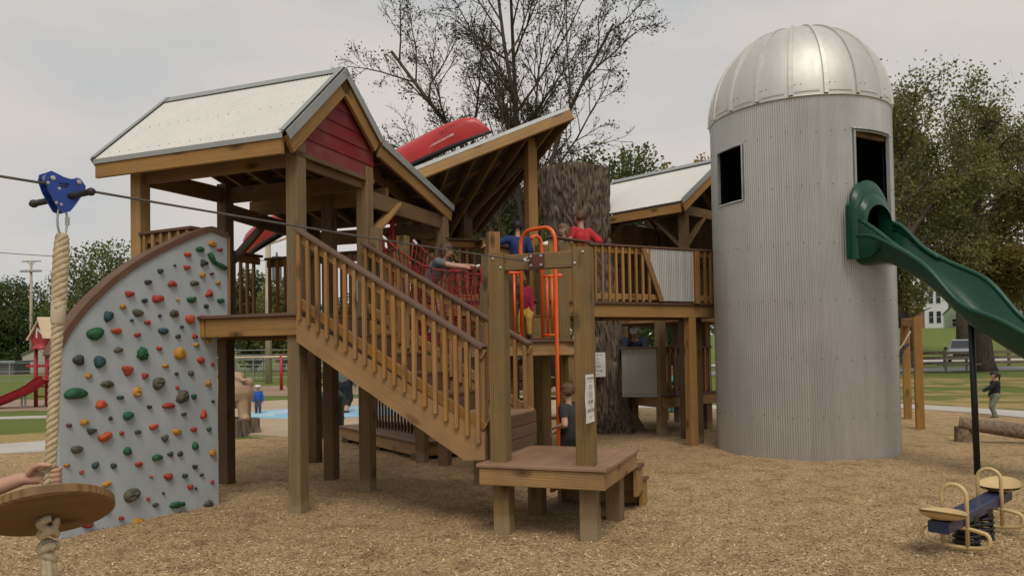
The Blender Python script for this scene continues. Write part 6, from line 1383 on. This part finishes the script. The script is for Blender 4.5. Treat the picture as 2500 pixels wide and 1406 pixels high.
def leaf_mesh(name, C, S, seed, droop=0.0):
    r = np.random.RandomState(seed); n = len(C); a = r.randn(n, 3); a /= np.linalg.norm(a, axis=1)[:, None]; b_ = np.cross(a, r.randn(n, 3)); b_ /= np.linalg.norm(b_, axis=1)[:, None]
    u = a*S[:, None]*.5; v = b_*(S*.30*(.8+.5*r.rand(n)))[:, None]; vs = np.stack([C-u, C-v+u*.1, C+u, C+v+u*.1], 1).reshape(-1, 3)
    me = bpy.data.meshes.new(name); me.vertices.add(4*n); me.vertices.foreach_set('co', vs.astype(np.float32).ravel()); me.loops.add(4*n); me.loops.foreach_set('vertex_index', np.arange(4*n, dtype=np.int32)); me.polygons.add(n); me.polygons.foreach_set('loop_start', np.arange(0, 4*n, 4, dtype=np.int32)); me.update(calc_edges=True); return me
class Tree:
    def __init__(s, seed): s.r = random.Random(seed); s.np = np.random.RandomState(seed); s.mb = MB(); s.tips = []; s.seed = seed
    def branch(s, p, d, L_, r, lvl, mx, kids, spread, wander, trop, ratio):
        r_ = s.r; n = max(3, int(5-lvl*.4)); pts = [V3(p)]; d = unit(d); st = L_/n
        for i in range(n):
            d = unit(d+np.array([r_.gauss(0, wander), r_.gauss(0, wander), r_.gauss(0, wander)*.7+trop])); pts.append(pts[-1]+d*st)
        rr = [r*(1-.65*i/n) for i in range(n+1)]
        s.mb.tube(pts, rr, max(3, 8-lvl*2), cap=False)
        if lvl >= mx-1: s.tips.extend([(q, lvl) for q in pts[1:]])
        if lvl >= mx: return
        k = kids[lvl]
        for j in range(k):
            t = .25+.75*(j+r_.random())/k; i = min(n-1, int(t*n)); f = t*n-i; q = pts[i]*(1-f)+pts[i+1]*f; dl = unit(pts[i+1]-pts[i])
            x = unit(np.cross(dl, np.array([r_.gauss(0, 1), r_.gauss(0, 1), r_.gauss(0, 1)]))); ang = spread*(.6+.8*r_.random())
            s.branch(q, dl*math.cos(ang)+x*math.sin(ang), L_*ratio*(1.15-.55*t)*(.7+.6*r_.random()), max(.012, rr[i]*.55), lvl+1, mx, kids, spread, wander, trop, ratio)
    def finish(s, name, label, base, leafm, nleaf, lsz, spreadl, bark=None, group=None, cull=None):
        t = thing(name, label, 'tree', base, group); part(s.mb, 'trunk', bark or BARK2, t, smooth=True)
        P = np.array([q for q, l in s.tips]); k = s.np.randint(0, len(P), nleaf); C = P[k]+s.np.randn(nleaf, 3)*spreadl
        if cull is not None: C = C[[cull(c) for c in C]]
        S = lsz*(.6+.8*s.np.rand(len(C))); me = leaf_mesh('crown', C-V3(base), S, s.seed+1); o = bpy.data.objects.new('crown', me); COL.objects.link(o); o.parent = t; setm(o, leafm); return t
def gbase(px, Y, z=None):
    p = V3(at(px, 850, Y)); p[2] = hgt(p[0], p[1]) if z is None else z; return p
# thin-leaved tree behind the lookout, several stems, half bare
b0 = gbase(1268, 31); T1 = Tree(21); T1.mb.tube([b0-ZZ*.2, b0+ZZ*2, b0+V3(.1, 0, 4.2)], [.62, .48, .42], 12)
fk = b0+V3(.1, 0, 4.0)
for dx, dy, dz, L_, r in ((-1.0, .2, 1.3, 6.2, .10), (-.66, -.2, 1.6, 8.6, .135), (-.36, .3, 1.9, 11.5, .16), (-.10, -.2, 2.0, 12.5, .15), (.16, .2, 2.0, 13.0, .16), (.42, -.1, 1.9, 11.0, .13), (.70, .2, 1.6, 8.4, .12), (1.0, .1, 1.1, 6.4, .10)):
    T1.branch(fk, V3(dx*.66, dy, dz), L_*(.80 if abs(dx) > .5 else 1.0), r, 0, 4, [10, 8, 6, 4], .62, .13, .03, .42)
T1.finish('sparse_tree', 'tall half bare tree with dark thin leaves behind the tilted roof', b0, LF_DK, 20000, .095, .15)
# big trees on the right
b0 = gbase(2402, 43); T2 = Tree(5); T2.mb.tube([b0-ZZ*.3, b0+ZZ*.5, b0+V3(-.15, 0, 3), b0+V3(-.5, 0, 6.6)], [.80, .52, .42, .32], 14); fk = b0+V3(-.5, 0, 6.4)
for dx, dy, dz, L_, r in ((-.95, 0, .9, 7.5, .15), (-.55, .3, 1.5, 9.0, .17), (-.15, -.2, 1.8, 10.5, .20), (.35, .1, 1.9, 11, .21), (.75, -.2, 1.4, 9.5, .17), (1.1, .2, .6, 7.0, .14)):
    T2.branch(fk, V3(dx, dy, dz), L_*.72, r, 0, 3, [8, 6, 5], .68, .12, .02, .48)
T2.finish('big_tree', 'large spreading tree with a thick trunk behind the green slide', b0, LF_O, 36000, .17, .36)
b0 = gbase(2160, 37); T3 = Tree(14); T3.mb.tube([b0-ZZ*.3, b0+ZZ*3, b0+V3(.2, 0, 6.0)], [.5, .42, .36], 12); fk = b0+V3(.2, 0, 5.8)
for dx, dy, dz, L_, r in ((.9, 0, 1.0, 6.0, .18), (.5, .3, 1.6, 7.5, .22), (.1, -.2, 1.9, 7.8, .24), (-.5, .1, 1.5, 6, .2), (1.1, .2, .35, 5.5, .16), (-.9, 0, .6, 4.6, .15)): T3.branch(fk, V3(dx, dy, dz), L_, r, 0, 3, [7, 6, 5], .66, .12, .02, .46)
T3.finish('big_tree', 'leafy tree whose crown shows just right of the silo', b0, LF_O, 30000, .16, .32)
b0 = gbase(2590, 40); T4 = Tree(33); T4.mb.tube([b0-ZZ*.3, b0+ZZ*2, b0+V3(-.3, 0, 4.5)], [.5, .42, .36], 12); fk = b0+V3(-.3, 0, 4.2)
for dx, dy, dz, L_, r in ((-.95, 0, .5, 5.5, .18), (-.5, .3, 1.2, 6.5, .2), (.1, -.2, 1.6, 7.0, .22), (.6, .1, 1.2, 6.5, .2), (-1.1, -.2, .05, 4.5, .14)): T4.branch(fk, V3(dx, dy, dz), L_, r, 0, 3, [7, 6, 5], .66, .12, .0, .46)
T4.finish('big_tree', 'yellowing tree at the right edge above the slide', b0, m_leaf('yellowing_leaf', [(.13, .12, .035), (.22, .18, .05), (.32, .24, .065)]), 24000, .18, .34)
# trees with closed crowns: branches plus leaf clumps through the crown's volume
def crown_tree(px, Y, wpx, ytop, ylow, leafm, seed, label, name='leafy_tree', nleaf=15000, lsz=.34, group=None, lobes=16, base=None):
    b_ = gbase(px, Y) if base is None else base; zt_ = at(px, ytop, Y)[2]; zl = max(b_[2]+.6, at(px, ylow, Y)[2]); W_ = wpx/FPX*Y/2; t = Tree(seed); hh = zt_-b_[2]
    t.mb.tube([b_-ZZ*.3, b_+ZZ*(hh*.25), b_+ZZ*(hh*.5)], [hh*.035, hh*.026, hh*.02], 10); r = t.np
    for k in range(9): a = k*.7+r.rand()*.5; t.branch(b_+ZZ*(hh*(.2+.035*k)), V3(math.cos(a), math.sin(a), .7+.1*k), W_*1.0, hh*.012, 1, 2, [0, 5, 0], .6, .1, .03, .5)
    cz, rzv = (zt_+zl)/2, (zt_-zl)/2; Cs = []; Ss = []
    for k in range(lobes):
        u = r.randn(3); u /= np.linalg.norm(u); u[2] *= 1.0; f = .62+.12*r.rand(); c = np.array([b_[0]+u[0]*W_*f, b_[1]+u[1]*W_*f, cz+u[2]*rzv*f]); R_ = (.36+.16*r.rand()); n = nleaf//lobes; d = r.randn(n, 3); d /= np.linalg.norm(d, axis=1)[:, None]; rr = (.55+.45*r.rand(n)**.5)*(1+.12*r.randn(n)*.6)
        Cs.append(c+d*rr[:, None]*np.array([W_*R_, W_*R_, rzv*R_*1.1])); Ss.append(lsz*(.6+.8*r.rand(n)))
    C = np.concatenate(Cs); S = np.concatenate(Ss); th = thing(name, label, 'tree', b_, group); part(t.mb, 'trunk', BARK2, th, smooth=True)
    o = bpy.data.objects.new('crown', leaf_mesh('crown', C-V3(b_), S, seed+3)); COL.objects.link(o); o.parent = th; setm(o, leafm); return th
crown_tree(262, 78, 300, 612, 900, LF_L, 41, 'broad green tree rising behind the curve of the climbing wall', nleaf=22000, lobes=22, lsz=.30)
crown_tree(45, 96, 185, 688, 880, LF_F, 42, 'round dark green tree behind the ball field light pole', nleaf=16000)
crown_tree(-70, 92, 180, 730, 880, LF_F, 43, 'dark green tree cut by the left edge beyond the dugout', nleaf=12000)
crown_tree(618, 74, 130, 655, 880, LF_F, 44, 'green tree seen between the tower rail balusters left of the utility pole', nleaf=13000)
crown_tree(690, 70, 130, 690, 880, LF_O, 45, 'olive turning tree seen behind the utility pole', nleaf=13000)
crown_tree(470, 84, 200, 690, 890, LF_F, 46, 'green tree hidden behind the climbing wall top', nleaf=9000)
crown_tree(840, 90, 190, 730, 885, LF_F, 47, 'dark green tree seen low behind the staircase', nleaf=9000); crown_tree(985, 95, 200, 715, 885, LF_F, 48, 'green tree seen behind the net bridge', nleaf=9000)
crown_tree(1120, 44, 220, 470, 800, LF_O, 49, 'olive tree filling the gap under the tilted roof', nleaf=15000, lsz=.24); crown_tree(1255, 40, 170, 440, 780, LF_G, 50, 'green tree behind the boy in blue', nleaf=15000, lsz=.22)
crown_tree(1350, 47, 190, 460, 800, LF_G, 54, 'green tree just left of the big trunk', nleaf=12000, lsz=.24)
crown_tree(1510, 44, 235, 335, 700, LF_G, 51, 'grey green tree top above the white gabled roof', nleaf=9000, lobes=20, lsz=.22); crown_tree(1690, 52, 170, 360, 700, LF_Y, 52, 'golden autumn tree top above the white gabled roof', nleaf=9000, lsz=.26)
crown_tree(1640, 60, 260, 560, 860, LF_F, 53, 'dark tree behind the lower deck', nleaf=9000)
k = 0
for px, Y, w, yt, m_, lab in ((2175, 178, 130, 690, LF_F, 'dark tree on the slope at the silo edge'), (2225, 178, 80, 690, LF_F, 'dark green tree beside the brick house'), (2330, 180, 120, 640, LF_O, 'olive tree rising over the white house'), (2420, 112, 150, 640, LF_F, 'dark tree on the slope behind the slide chute'), (2510, 100, 150, 600, LF_O, 'olive tree on the slope at the right edge'), (2600, 100, 160, 600, LF_F, 'dark tree beyond the right edge')):
    crown_tree(px, Y, w, yt, 815, m_, 60+k, lab, nleaf=8000, lsz=.42); k += 1
crown_tree(2215, 62, 150, 400, 790, LF_O, 81, 'olive tree filling the gap between silo and slide', nleaf=15000, lsz=.26)
crown_tree(2350, 70, 190, 430, 720, LF_O, 82, 'olive tree behind the slide chute', nleaf=14000, lsz=.28)
crown_tree(2388, 66, 40, 770, 808, LF_G, 75, 'round shrub beside the pale green house', 'shrub', nleaf=2500, lsz=.16, lobes=8)
# far wood that closes the horizon
r = np.random.RandomState(90); Cs = []; Ss = []
for k in range(150):
    x = -230+460*k/150; y = 175+30*r.rand(); hz_ = 7+5*r.rand(); n = 260; d = r.randn(n, 3); d /= np.linalg.norm(d, axis=1)[:, None]; Cs.append(np.array([x, y, hgt(x, y)+hz_*.5])+d*np.array([3.4, 3.0, hz_*.55])*(.6+.45*r.rand(n))[:, None]); Ss.append(1.0*(.6+.8*r.rand(n)))
o = bpy.data.objects.new('far_wood', leaf_mesh('far_wood', np.concatenate(Cs), np.concatenate(Ss), 91)); COL.objects.link(o); setm(o, LF_F); tag(o, 'far off belt of trees along the horizon', 'trees', kind='stuff')
# ================================================================== people
SKIN = plain('skin_light', (.52, .29, .20), .55, var=.06, scale=8); 
def hairm(n, c): return plain('hair_'+n, c, .6, var=.35, scale=60, bump=.5, bscale=120)
HB, HBL, HDK = hairm('brown', (.075, .042, .024)), hairm('dark_blond', (.20, .125, .060)), hairm('black', (.014, .011, .010)); HAUB = hairm('auburn', (.105, .045, .022))
def cloth(n, c, **k): return plain('cloth_'+n, c, .85, var=.16, scale=9, bump=.3, bscale=200, **k)
EYE = plain('dark_eye', (.02, .015, .012), .3)
def ik(a, b2, l1, l2, pole):
    a, b2 = V3(a), V3(b2); d = b2-a; L_ = np.linalg.norm(d); mx_ = (l1+l2)*.995
    if L_ > mx_: b2 = a+d/L_*mx_; d = b2-a; L_ = mx_
    c = (l1*l1-l2*l2+L_*L_)/(2*L_); h_ = math.sqrt(max(0, l1*l1-c*c)); dn_ = d/L_; p = V3(pole); p = unit(p-dn_*(p@dn_)); return a+dn_*c+p*h_, b2
def person(label, base, h, yaw, wear, hair=HB, hairstyle='short', head=.165, lean=(0, 0), wrists=None, ankles=None, pelvis=None, cap=None, headyaw=0.0, headpitch=0.0, build=1.0, hand_grip=None, extra=None, stripe=None, glasses=False, group=None, voxel=.0115, skin=None):
    """one continuous body grown from blended limbs; clothes, hair and shoes are its children.
    local frame: x to the person's right, y forward, z up, unit = height"""
    cy_, sy_ = math.cos(yaw), math.sin(yaw); X_ = V3(cy_, sy_, 0); Y_ = V3(-sy_, cy_, 0); base = V3(base)
    Wd = lambda p: base+(X_*p[0]+Y_*p[1]+ZZ*p[2])*h
    t = thing('person', label, 'person', base, group)
    hp = V3(pelvis if pelvis is not None else (0, 0, .49)); ln = unit(V3(math.sin(lean[0]), math.sin(lean[1]), math.cos(max(abs(lean[0]), abs(lean[1]))))); ch = hp+ln*.22; nk = hp+ln*.315; sw_ = .112*build
    side_ = unit(V3(1, 0, 0)-ln*ln[0]); shl, shr = nk-side_*sw_-ln*.025, nk+side_*sw_-ln*.025
    hc = nk+unit(ln*.6+V3(0, 0, .5))*(.045+head*.5)+V3(0, .012, 0)
    wr_ = wrists or {}; wL = V3(wr_.get('L', shl+V3(-.045, .03, -.31))); wR = V3(wr_.get('R', shr+V3(.045, .03, -.31)))
    eL, wL = ik(shl, wL, .165, .145, V3(-.6, -.8, -.2)); eR, wR = ik(shr, wR, .165, .145, V3(.6, -.8, -.2))
    an = ankles or {}; aL = V3(an.get('L', (-.055, 0, .045))); aR = V3(an.get('R', (.055, 0, .045)))
    hl, hr_ = hp+V3(-.052, 0, -.01), hp+V3(.052, 0, -.01); kL, aL = ik(hl, aL, .235, .225, V3(-.05, 1, .1)); kR, aR = ik(hr_, aR, .235, .225, V3(.05, 1, .1))
    pr = []
    def C(tag_, p, q, r0, r1): pr.append((tag_, Wd(p), Wd(q), r0*h, r1*h))
    bd = build
    C('hip', hp+V3(-.04, 0, .0), hp+V3(.04, 0, .0), .078*bd, .078*bd); C('torso', hp+ln*.06, ch-side_*.03, .075*bd, .078*bd); C('torso', hp+ln*.06, ch+side_*.03, .075*bd, .078*bd); C('torso', shl+side_*.03-ln*.02, shr-side_*.03-ln*.02, .052*bd, .052*bd); C('neck', nk-ln*.01, hc-V3(0, .01, head*.25), .034, .033)
    for sh2_, e2, w2 in ((shl, eL, wL), (shr, eR, wR)):
        md_ = (sh2_+e2)/2; C('uarm1', sh2_, md_, .043*bd, .037*bd); C('uarm2', md_, e2, .036*bd, .032*bd); md_ = e2*.4+w2*.6; C('farm1', e2, md_, .031*bd, .026); C('farm2', md_, w2, .026, .021)
        if hand_grip is None or not np.allclose(w2, wR):
            dh = unit(w2-e2); sx2 = unit(np.cross(dh, V3(0, 0, 1) if abs(dh[2]) < .9 else V3(0, 1, 0))); up2 = np.cross(sx2, dh); C('hand', w2+dh*.008, w2+dh*.038, .019, .020)
            for k in range(4): f0_ = w2+dh*.05+sx2*(-.017+.0115*k); l_ = (.036, .042, .039, .030)[k]; k1 = f0_+dh*l_*.5-up2*.004; C('hand', f0_-dh*.012, k1, .0075, .007); C('hand', k1, k1+dh*l_*.45-up2*.016, .007, .006)
            C('hand', w2+dh*.015+sx2*.018, w2+dh*.04+sx2*.034-up2*.01, .0085, .0075)
    for h2_, k2, a2 in ((hl, kL, aL), (hr_, kR, aR)):
        C('thigh', h2_, k2, .062*bd, .045*bd); md_ = (k2+a2)/2; C('calf1', k2, md_, .044*bd, .040*bd); C('calf2', md_, a2, .038*bd, .028); fdv = unit(V3((a2-hp)[0]*.6, 1, 0)); C('foot', a2+V3(0, -.012, -.018), a2+fdv*.085+V3(0, 0, -.026), .026, .021)
    hy = headyaw; hf = V3(-math.sin(hy), math.cos(hy), math.sin(headpitch)); hf = unit(hf); hs = unit(np.cross(hf, V3(0, 0, 1))); hu = np.cross(hs, hf)
    r = head*.5
    C('head', hc+hu*r*.18-hf*r*.12, hc+hu*r*.22+hf*r*.10, r*.80, r*.76); C('head', hc-hu*r*.15+hf*r*.15, hc-hu*r*.50+hf*r*.30, r*.62, r*.44); C('head', hc-hu*r*.05+hf*r*.82, hc-hu*r*.22+hf*r*.92, r*.07, r*.13)
    for s_ in (-1, 1): C('head', hc+hs*s_*r*.78-hf*r*.05+hu*r*.08, hc+hs*s_*r*.82-hf*r*.10-hu*r*.18, r*.14, r*.11); C('head', hc+hs*s_*r*.30-hu*r*.18+hf*r*.58, hc+hs*s_*r*.22-hu*r*.40+hf*r*.58, r*.22, r*.2)
    b_ = MB()
    for tg, p, q, r0, r1 in pr: capsule(b_, p, q, r0, r1, 12, 5)
    if extra: extra(b_, pr, Wd)
    me = remesh(b_, 'body', voxel*max(h, .8), 4, base); sk = skin or SKIN
    # nearest limb decides which garment a face belongs to
    nf = len(me.polygons); fc = np.empty(nf*3); me.polygons.foreach_get('center', fc); fc = fc.reshape(-1, 3)+base; best = np.full(nf, 1e9); bi = np.zeros(nf, int)
    for i, (tg, p, q, r0, r1) in enumerate(pr):
        d = q-p; dd = d@d; tt = np.clip(((fc-p)@d)/max(dd, 1e-9), 0, 1); ds = np.linalg.norm(fc-p-tt[:, None]*d, axis=1)-(r0+(r1-r0)*tt); m_ = ds < best; best[m_] = ds[m_]; bi[m_] = i
    tags_ = np.array([pr[i][0] for i in bi]); bo = mesh_part(me, 'body', sk, t)
    nv = len(me.vertices); co = np.empty(nv*3); me.vertices.foreach_get('co', co); co = co.reshape(-1, 3); no = np.empty(nv*3); me.vertex_normals.foreach_get('vector', no); no = no.reshape(-1, 3); polys = [tuple(p.vertices) for p in me.polygons]
    for gname, (mat_, tl, thick) in wear.items():
        sel = np.isin(tags_, tl); fs_ = [polys[i] for i in np.nonzero(sel)[0]]
        if not fs_: continue
        used = sorted(set(k for f in fs_ for k in f)); mp_ = {k: i for i, k in enumerate(used)}; fold = np.array([mnoise.noise((co[k][0]*16/h, co[k][1]*16/h, co[k][2]*9/h)) for k in used]); vs = co[used]+no[used]*(thick*h+.0085*h*fold)[:, None]
        m2 = bpy.data.meshes.new(gname); m2.from_pydata(vs.tolist(), [], [tuple(mp_[k] for k in f) for f in fs_]); m2.polygons.foreach_set('use_smooth', [True]*len(m2.polygons)); m2.update(); mesh_part(m2, gname, mat_, t)
    # hair
    HW = lambda a, c, u: Wd(hc+hs*a*r+hf*c*r+hu*u*r)
    if hairstyle:
        b_ = MB(); R_ = r*h
        capsule(b_, HW(0, -.16, .30), HW(0, .12, .38), R_*.84, R_*.76); capsule(b_, HW(-.35, -.25, .05), HW(.35, -.25, .05), R_*.56, R_*.56)
        if hairstyle in ('long', 'bob', 'pony'):
            for s_ in (-1, 1): capsule(b_, HW(s_*.62, -.15, .15), HW(s_*.70, -.20, -.75 if hairstyle != 'pony' else -.1), R_*.30, R_*.22)
        if hairstyle == 'long': capsule(b_, HW(0, -.55, -.1), HW(.1, -.75, -1.5), R_*.55, R_*.40); capsule(b_, HW(-.3, -.5, -.1), HW(-.4, -.6, -1.3), R_*.4, R_*.3)
        if hairstyle == 'pony': capsule(b_, HW(0, -.85, .35), HW(0, -1.25, .1), R_*.25, R_*.28); capsule(b_, HW(0, -1.25, .1), HW(.1, -1.2, -1.3), R_*.28, R_*.14)
        mh = remesh(b_, 'hair', max(.006, r*h*.10), 3, base); n_ = len(mh.vertices); cc = np.empty(n_*3); mh.vertices.foreach_get('co', cc); cc = cc.reshape(-1, 3); nn_ = np.empty(n_*3); mh.vertex_normals.foreach_get('vector', nn_); nn_ = nn_.reshape(-1, 3)
        cc += nn_*np.array([.07*r*h*mnoise.noise((c[0]*140, c[1]*140, c[2]*40)) for c in cc])[:, None]; mh.vertices.foreach_set('co', cc.ravel()); mh.update(); mesh_part(mh, 'hair', hair, t)
    if cap is not None:
        b_ = MB(); R_ = r*h; rows = []
        for j in range(7):
            ph_2 = PI/2*j/6; rows.append([HW(.93*math.cos(a)*math.cos(ph_2)*1.0, -.04+1.02*math.sin(a)*math.cos(ph_2), .30+.78*math.sin(ph_2)) for a in np.linspace(0, 2*PI, 24, endpoint=False)])
        b_.grid(rows, closed=True); co_ = part(b_, 'cap', cap, t, smooth=True); b_ = MB(); b_.grid([[HW(.85*math.sin(a)*(1-.15*q_), .55+.95*q_*math.cos(a*.75)+.25*math.cos(a), .32-.10*q_) for a in np.linspace(-1.1, 1.1, 11)] for q_ in (0, .5, 1)]); part(b_, 'cap_brim', cap, t, smooth=True)
    for s_ in (-1, 1): part(MB().ball(HW(s_*.30, .80, .06), r*h*.085, 8, 6), 'eye', EYE, t, smooth=True)
    if glasses: part(MB().tube([HW(.86, .0, .10), HW(.80, .8, .10), HW(.3, .95, .08), HW(-.3, .95, .08), HW(-.80, .8, .10), HW(-.86, 0, .10)], r*h*.07, 6), 'glasses', EYE, t)
    if stripe is not None:
        for a_, c_, e_ in ((shl, eL, wL), (shr, eR, wR)): part(MB().tube([Wd(a_+V3(0, -.03, .03)), Wd((a_+c_)/2+V3(-.0, -.04, .0)), Wd(c_+V3(0, -.035, 0)), Wd((c_+e_)/2+V3(0, -.03, 0))], [.012*h, .017*h, .016*h, .012*h], 6), 'sleeve_stripe', stripe, t)
    return t
TOP_S = ['torso', 'uarm1']; TOP_L = ['torso', 'uarm1', 'uarm2', 'farm1', 'farm2']; PANT = ['hip', 'thigh', 'calf1', 'calf2']; SHORT = ['hip', 'thigh']; CAPRI = ['hip', 'thigh', 'calf1']
def wear(top, tl, bot, bl, shoe=None, tt=.011): 
    w = {'trousers': (bot, bl, .008), 'shirt': (top, tl, tt)}
    if shoe: w['shoes'] = (shoe, ['foot'], .008)
    return w
C_GREY, C_DKG, C_BLK, C_NAVY, C_BLUE, C_RED, C_CRIM = cloth('grey', (.13, .135, .15)), cloth('charcoal', (.035, .035, .038)), cloth('black', (.012, .012, .014)), cloth('navy', (.012, .016, .03)), cloth('blue', (.012, .035, .14)), cloth('red', (.50, .025, .03)), cloth('crimson', (.30, .012, .05))
C_BRB, C_JEAN, C_SHOE, C_OLG, C_WHT, C_YEL, C_TURQ, C_SAGE = cloth('bright_blue', (.015, .10, .42)), cloth('denim', (.045, .06, .10)), cloth('dark_shoe', (.03, .028, .027)), cloth('olive_grey', (.135, .15, .125)), cloth('white', (.72, .72, .70)), cloth('mustard', (.42, .25, .035)), cloth('turquoise', (.10, .52, .47)), cloth('sage', (.17, .20, .14)); C_PEACH = cloth('peach', (.50, .27, .20))
def pattern(name, cols, scale):
    t = NT(name); v = t.coord('Object'); a = t.noise(v, scale, 2, .5, .5); c = t.ramp(a, [(.36+.28*i/max(1, len(cols)-1), cc) for i, cc in enumerate(cols)]); t.t.nodes[-1].color_ramp.interpolation = 'CONSTANT' if t.t.nodes[-1].type == 'VALTORGB' else 'LINEAR'; return t.done(c, .85)
C_CAMO = pattern('cloth_camouflage', [(.035, .035, .02), (.12, .10, .05), (.20, .15, .09), (.06, .075, .035)], 26); C_PLAID = pattern('cloth_plaid', [(.55, .50, .45), (.16, .09, .10), (.5, .42, .38)], 38)
# boy at the orange pole
person('child in a charcoal shirt and glasses gripping the orange pole', (.640, 8.80, 0), 1.19, rad(62), wear(C_DKG, TOP_S, C_BLK, SHORT+['calf1'], C_SHOE, .012), HAUB, 'short', head=.165, wrists={'L': (-.095, .085, .60), 'R': (.02, .13, .55)}, headyaw=.15, glasses=True)
# toddler and adult on the plaza
person('toddler in a bright blue jacket and white cap on the plaza', V3(G(630, 1012)), .76, rad(200), wear(C_BRB, TOP_L, C_JEAN, PANT, C_SHOE, .018), HBL, 'short', head=.215, cap=C_WHT, ankles={'L': (-.06, .06, .05), 'R': (.06, -.04, .05)})
person('adult in an olive grey hoodie and black capris walking past the painted map', V3(G(842, 1010)), 1.58, rad(-15), wear(C_OLG, TOP_L, C_BLK, CAPRI, C_BLK, .016), HBL, 'long', head=.14, build=1.22, ankles={'L': (-.055, .10, .05), 'R': (.06, -.08, .06)})
# net bridge child
person('child in a grey shirt bending over the red net bridge', (-.93, 9.22, 1.93), 1.10, rad(-100), wear(C_GREY, TOP_S, C_PEACH, PANT, C_SHOE), HB, 'long', head=.165, pelvis=(0, -.10, .44), lean=(0, .62), wrists={'L': (-.12, .50, .64), 'R': (.10, .42, .60)}, headpitch=-.2)
# children on the lookout deck
person('child in a blue shirt on the lookout deck, one arm along the rail', (.10, 10.50, DZ), 1.08, rad(12), wear(C_BLUE, TOP_S+['uarm2'], C_JEAN, PANT, C_SHOE), HDK, 'short', head=.17, wrists={'L': (-.40, .02, .70), 'R': (.135, .05, .50)}, headyaw=-.1)
person('child with loose blond hair in a plaid shirt by the big trunk', (.80, 11.30, DZ), 1.16, rad(125), wear(C_PLAID, TOP_L, C_JEAN, PANT, C_SHOE), HBL, 'bob', head=.165, headyaw=.25)
person('child in a red long sleeved shirt leaning on the deck rail', (1.09, 11.46, DZ), 1.40, rad(35), wear(C_RED, TOP_L, C_JEAN, PANT, C_SHOE, .014), HAUB, 'short', head=.155, wrists={'R': (.13, .04, .60), 'L': (-.10, .16, .62)}, headyaw=.3, lean=(0, .06), build=.86)
person('small child in a crimson shirt and mustard trousers sitting on the deck edge', (.215, 10.26, 1.60), .95, rad(175), wear(C_CRIM, TOP_L, C_YEL, PANT, C_SHOE), HBL, 'bob', head=.20, pelvis=(.03, 0, .56), lean=(.18, .16), ankles={'L': (-.04, .27, .22), 'R': (.10, .27, .24)}, headpitch=-.25, headyaw=-.1)
person('small child in camouflage clothes behind the left orange guard', (-.01, 9.55, MZ), .92, rad(170), wear(C_CAMO, TOP_L, C_CAMO, PANT, C_SHOE), HBL, 'short', head=.20)
# adult under the walkway
person('adult in a navy jacket and grey cap leaning on the lower deck rail', (2.32, 14.30, LZ), 1.42, rad(165), wear(C_NAVY, TOP_L, C_BLK, PANT, C_SHOE, .016), HDK, 'short', head=.135, build=1.1, pelvis=(0, -.16, .47), lean=(0, .72), wrists={'L': (-.12, .30, .55), 'R': (.12, .30, .55)}, cap=cloth('grey_cap', (.10, .10, .095)), headpitch=-.3)
person('child in a turquoise top glimpsed between the lower deck balusters', (3.92, 18.6, 0), 1.12, rad(120), wear(C_TURQ, TOP_L, C_TURQ, PANT, C_SHOE), HBL, 'bob', head=.17)
# child on the right
person('child in a black striped jacket and sage leggings near the log', V3(G(2432, 1022)), .97, rad(78), wear(C_BLK, TOP_L, C_SAGE, PANT, C_SHOE, .016), HDK, 'pony', head=.17, wrists={'L': (-.05, .34, .56), 'R': (.07, .10, .42)}, stripe=C_WHT, ankles={'L': (-.05, .04, .05), 'R': (.05, -.03, .05)})
# child mostly outside the frame, holding the rope
gpt = RT+(RB-RT)*((1.085-RT[2])/(RB[2]-RT[2])); hh = 1.40; yaw_h = rad(-92); bs = V3(gpt[0]-.50, gpt[1]+.08, 0)
def grip(b_, pr, Wd):
    c = V3(gpt); rad_r = .0285; F = .0115
    def arcp(a, z, rr): return c+V3(math.cos(a)*rr, math.sin(a)*rr, z)
    for k, z in enumerate((.030, .008, -.014, -.035)):
        a_s = [rad(165), rad(120), rad(75), rad(30), rad(-15), rad(-48-6*(k % 2))]; P = [arcp(a, z+(-.006*i*.3), rad_r+F*.9+(.004 if i in (2, 4) else 0)) for i, a in enumerate(a_s)]
        for i in range(5): pr.append(('hand', P[i], P[i+1], F*(1.0-.04*i), F*(1-.05*(i+1)))); capsule(b_, P[i], P[i+1], F*(1.0-.04*i), F*(1-.05*(i+1)), 10, 5)
    pm = [(c+V3(-.105, .015, -.012), c+V3(-.050, .022, .018), .026, .021), (c+V3(-.105, .01, -.018), c+V3(-.048, .020, -.022), .026, .021), (c+V3(-.085, -.005, .012), c+V3(-.055, -.022, .038), .019, .0145), (c+V3(-.055, -.022, .038), c+V3(-.015, -.040, .050), .0145, .0125), (c+V3(-.015, -.040, .050), c+V3(.022, -.036, .047), .0125, .0105)]
    for p, q, r0, r1 in pm: pr.append(('hand', p, q, r0, r1)); capsule(b_, p, q, r0, r1, 12, 5)
wloc = (gpt+V3(-.135, .012, -.02)-bs); lx = V3(math.cos(yaw_h), math.sin(yaw_h), 0); ly = V3(-lx[1], lx[0], 0)
person('person outside the left edge whose bare forearm reaches in to grip the rope', bs, hh, yaw_h, wear(C_GREY, TOP_S, C_JEAN, PANT, C_SHOE), HB, 'short', head=.155, wrists={'L': (-.13, -.20, .50), 'R': (float(wloc@lx)/hh, float(wloc@ly)/hh, float(wloc[2])/hh)}, hand_grip=True, extra=grip, voxel=.0034, build=1.1, ankles={'L': (-.05, -.20, .045), 'R': (.05, -.22, .045)}, pelvis=(0, .0, .475))
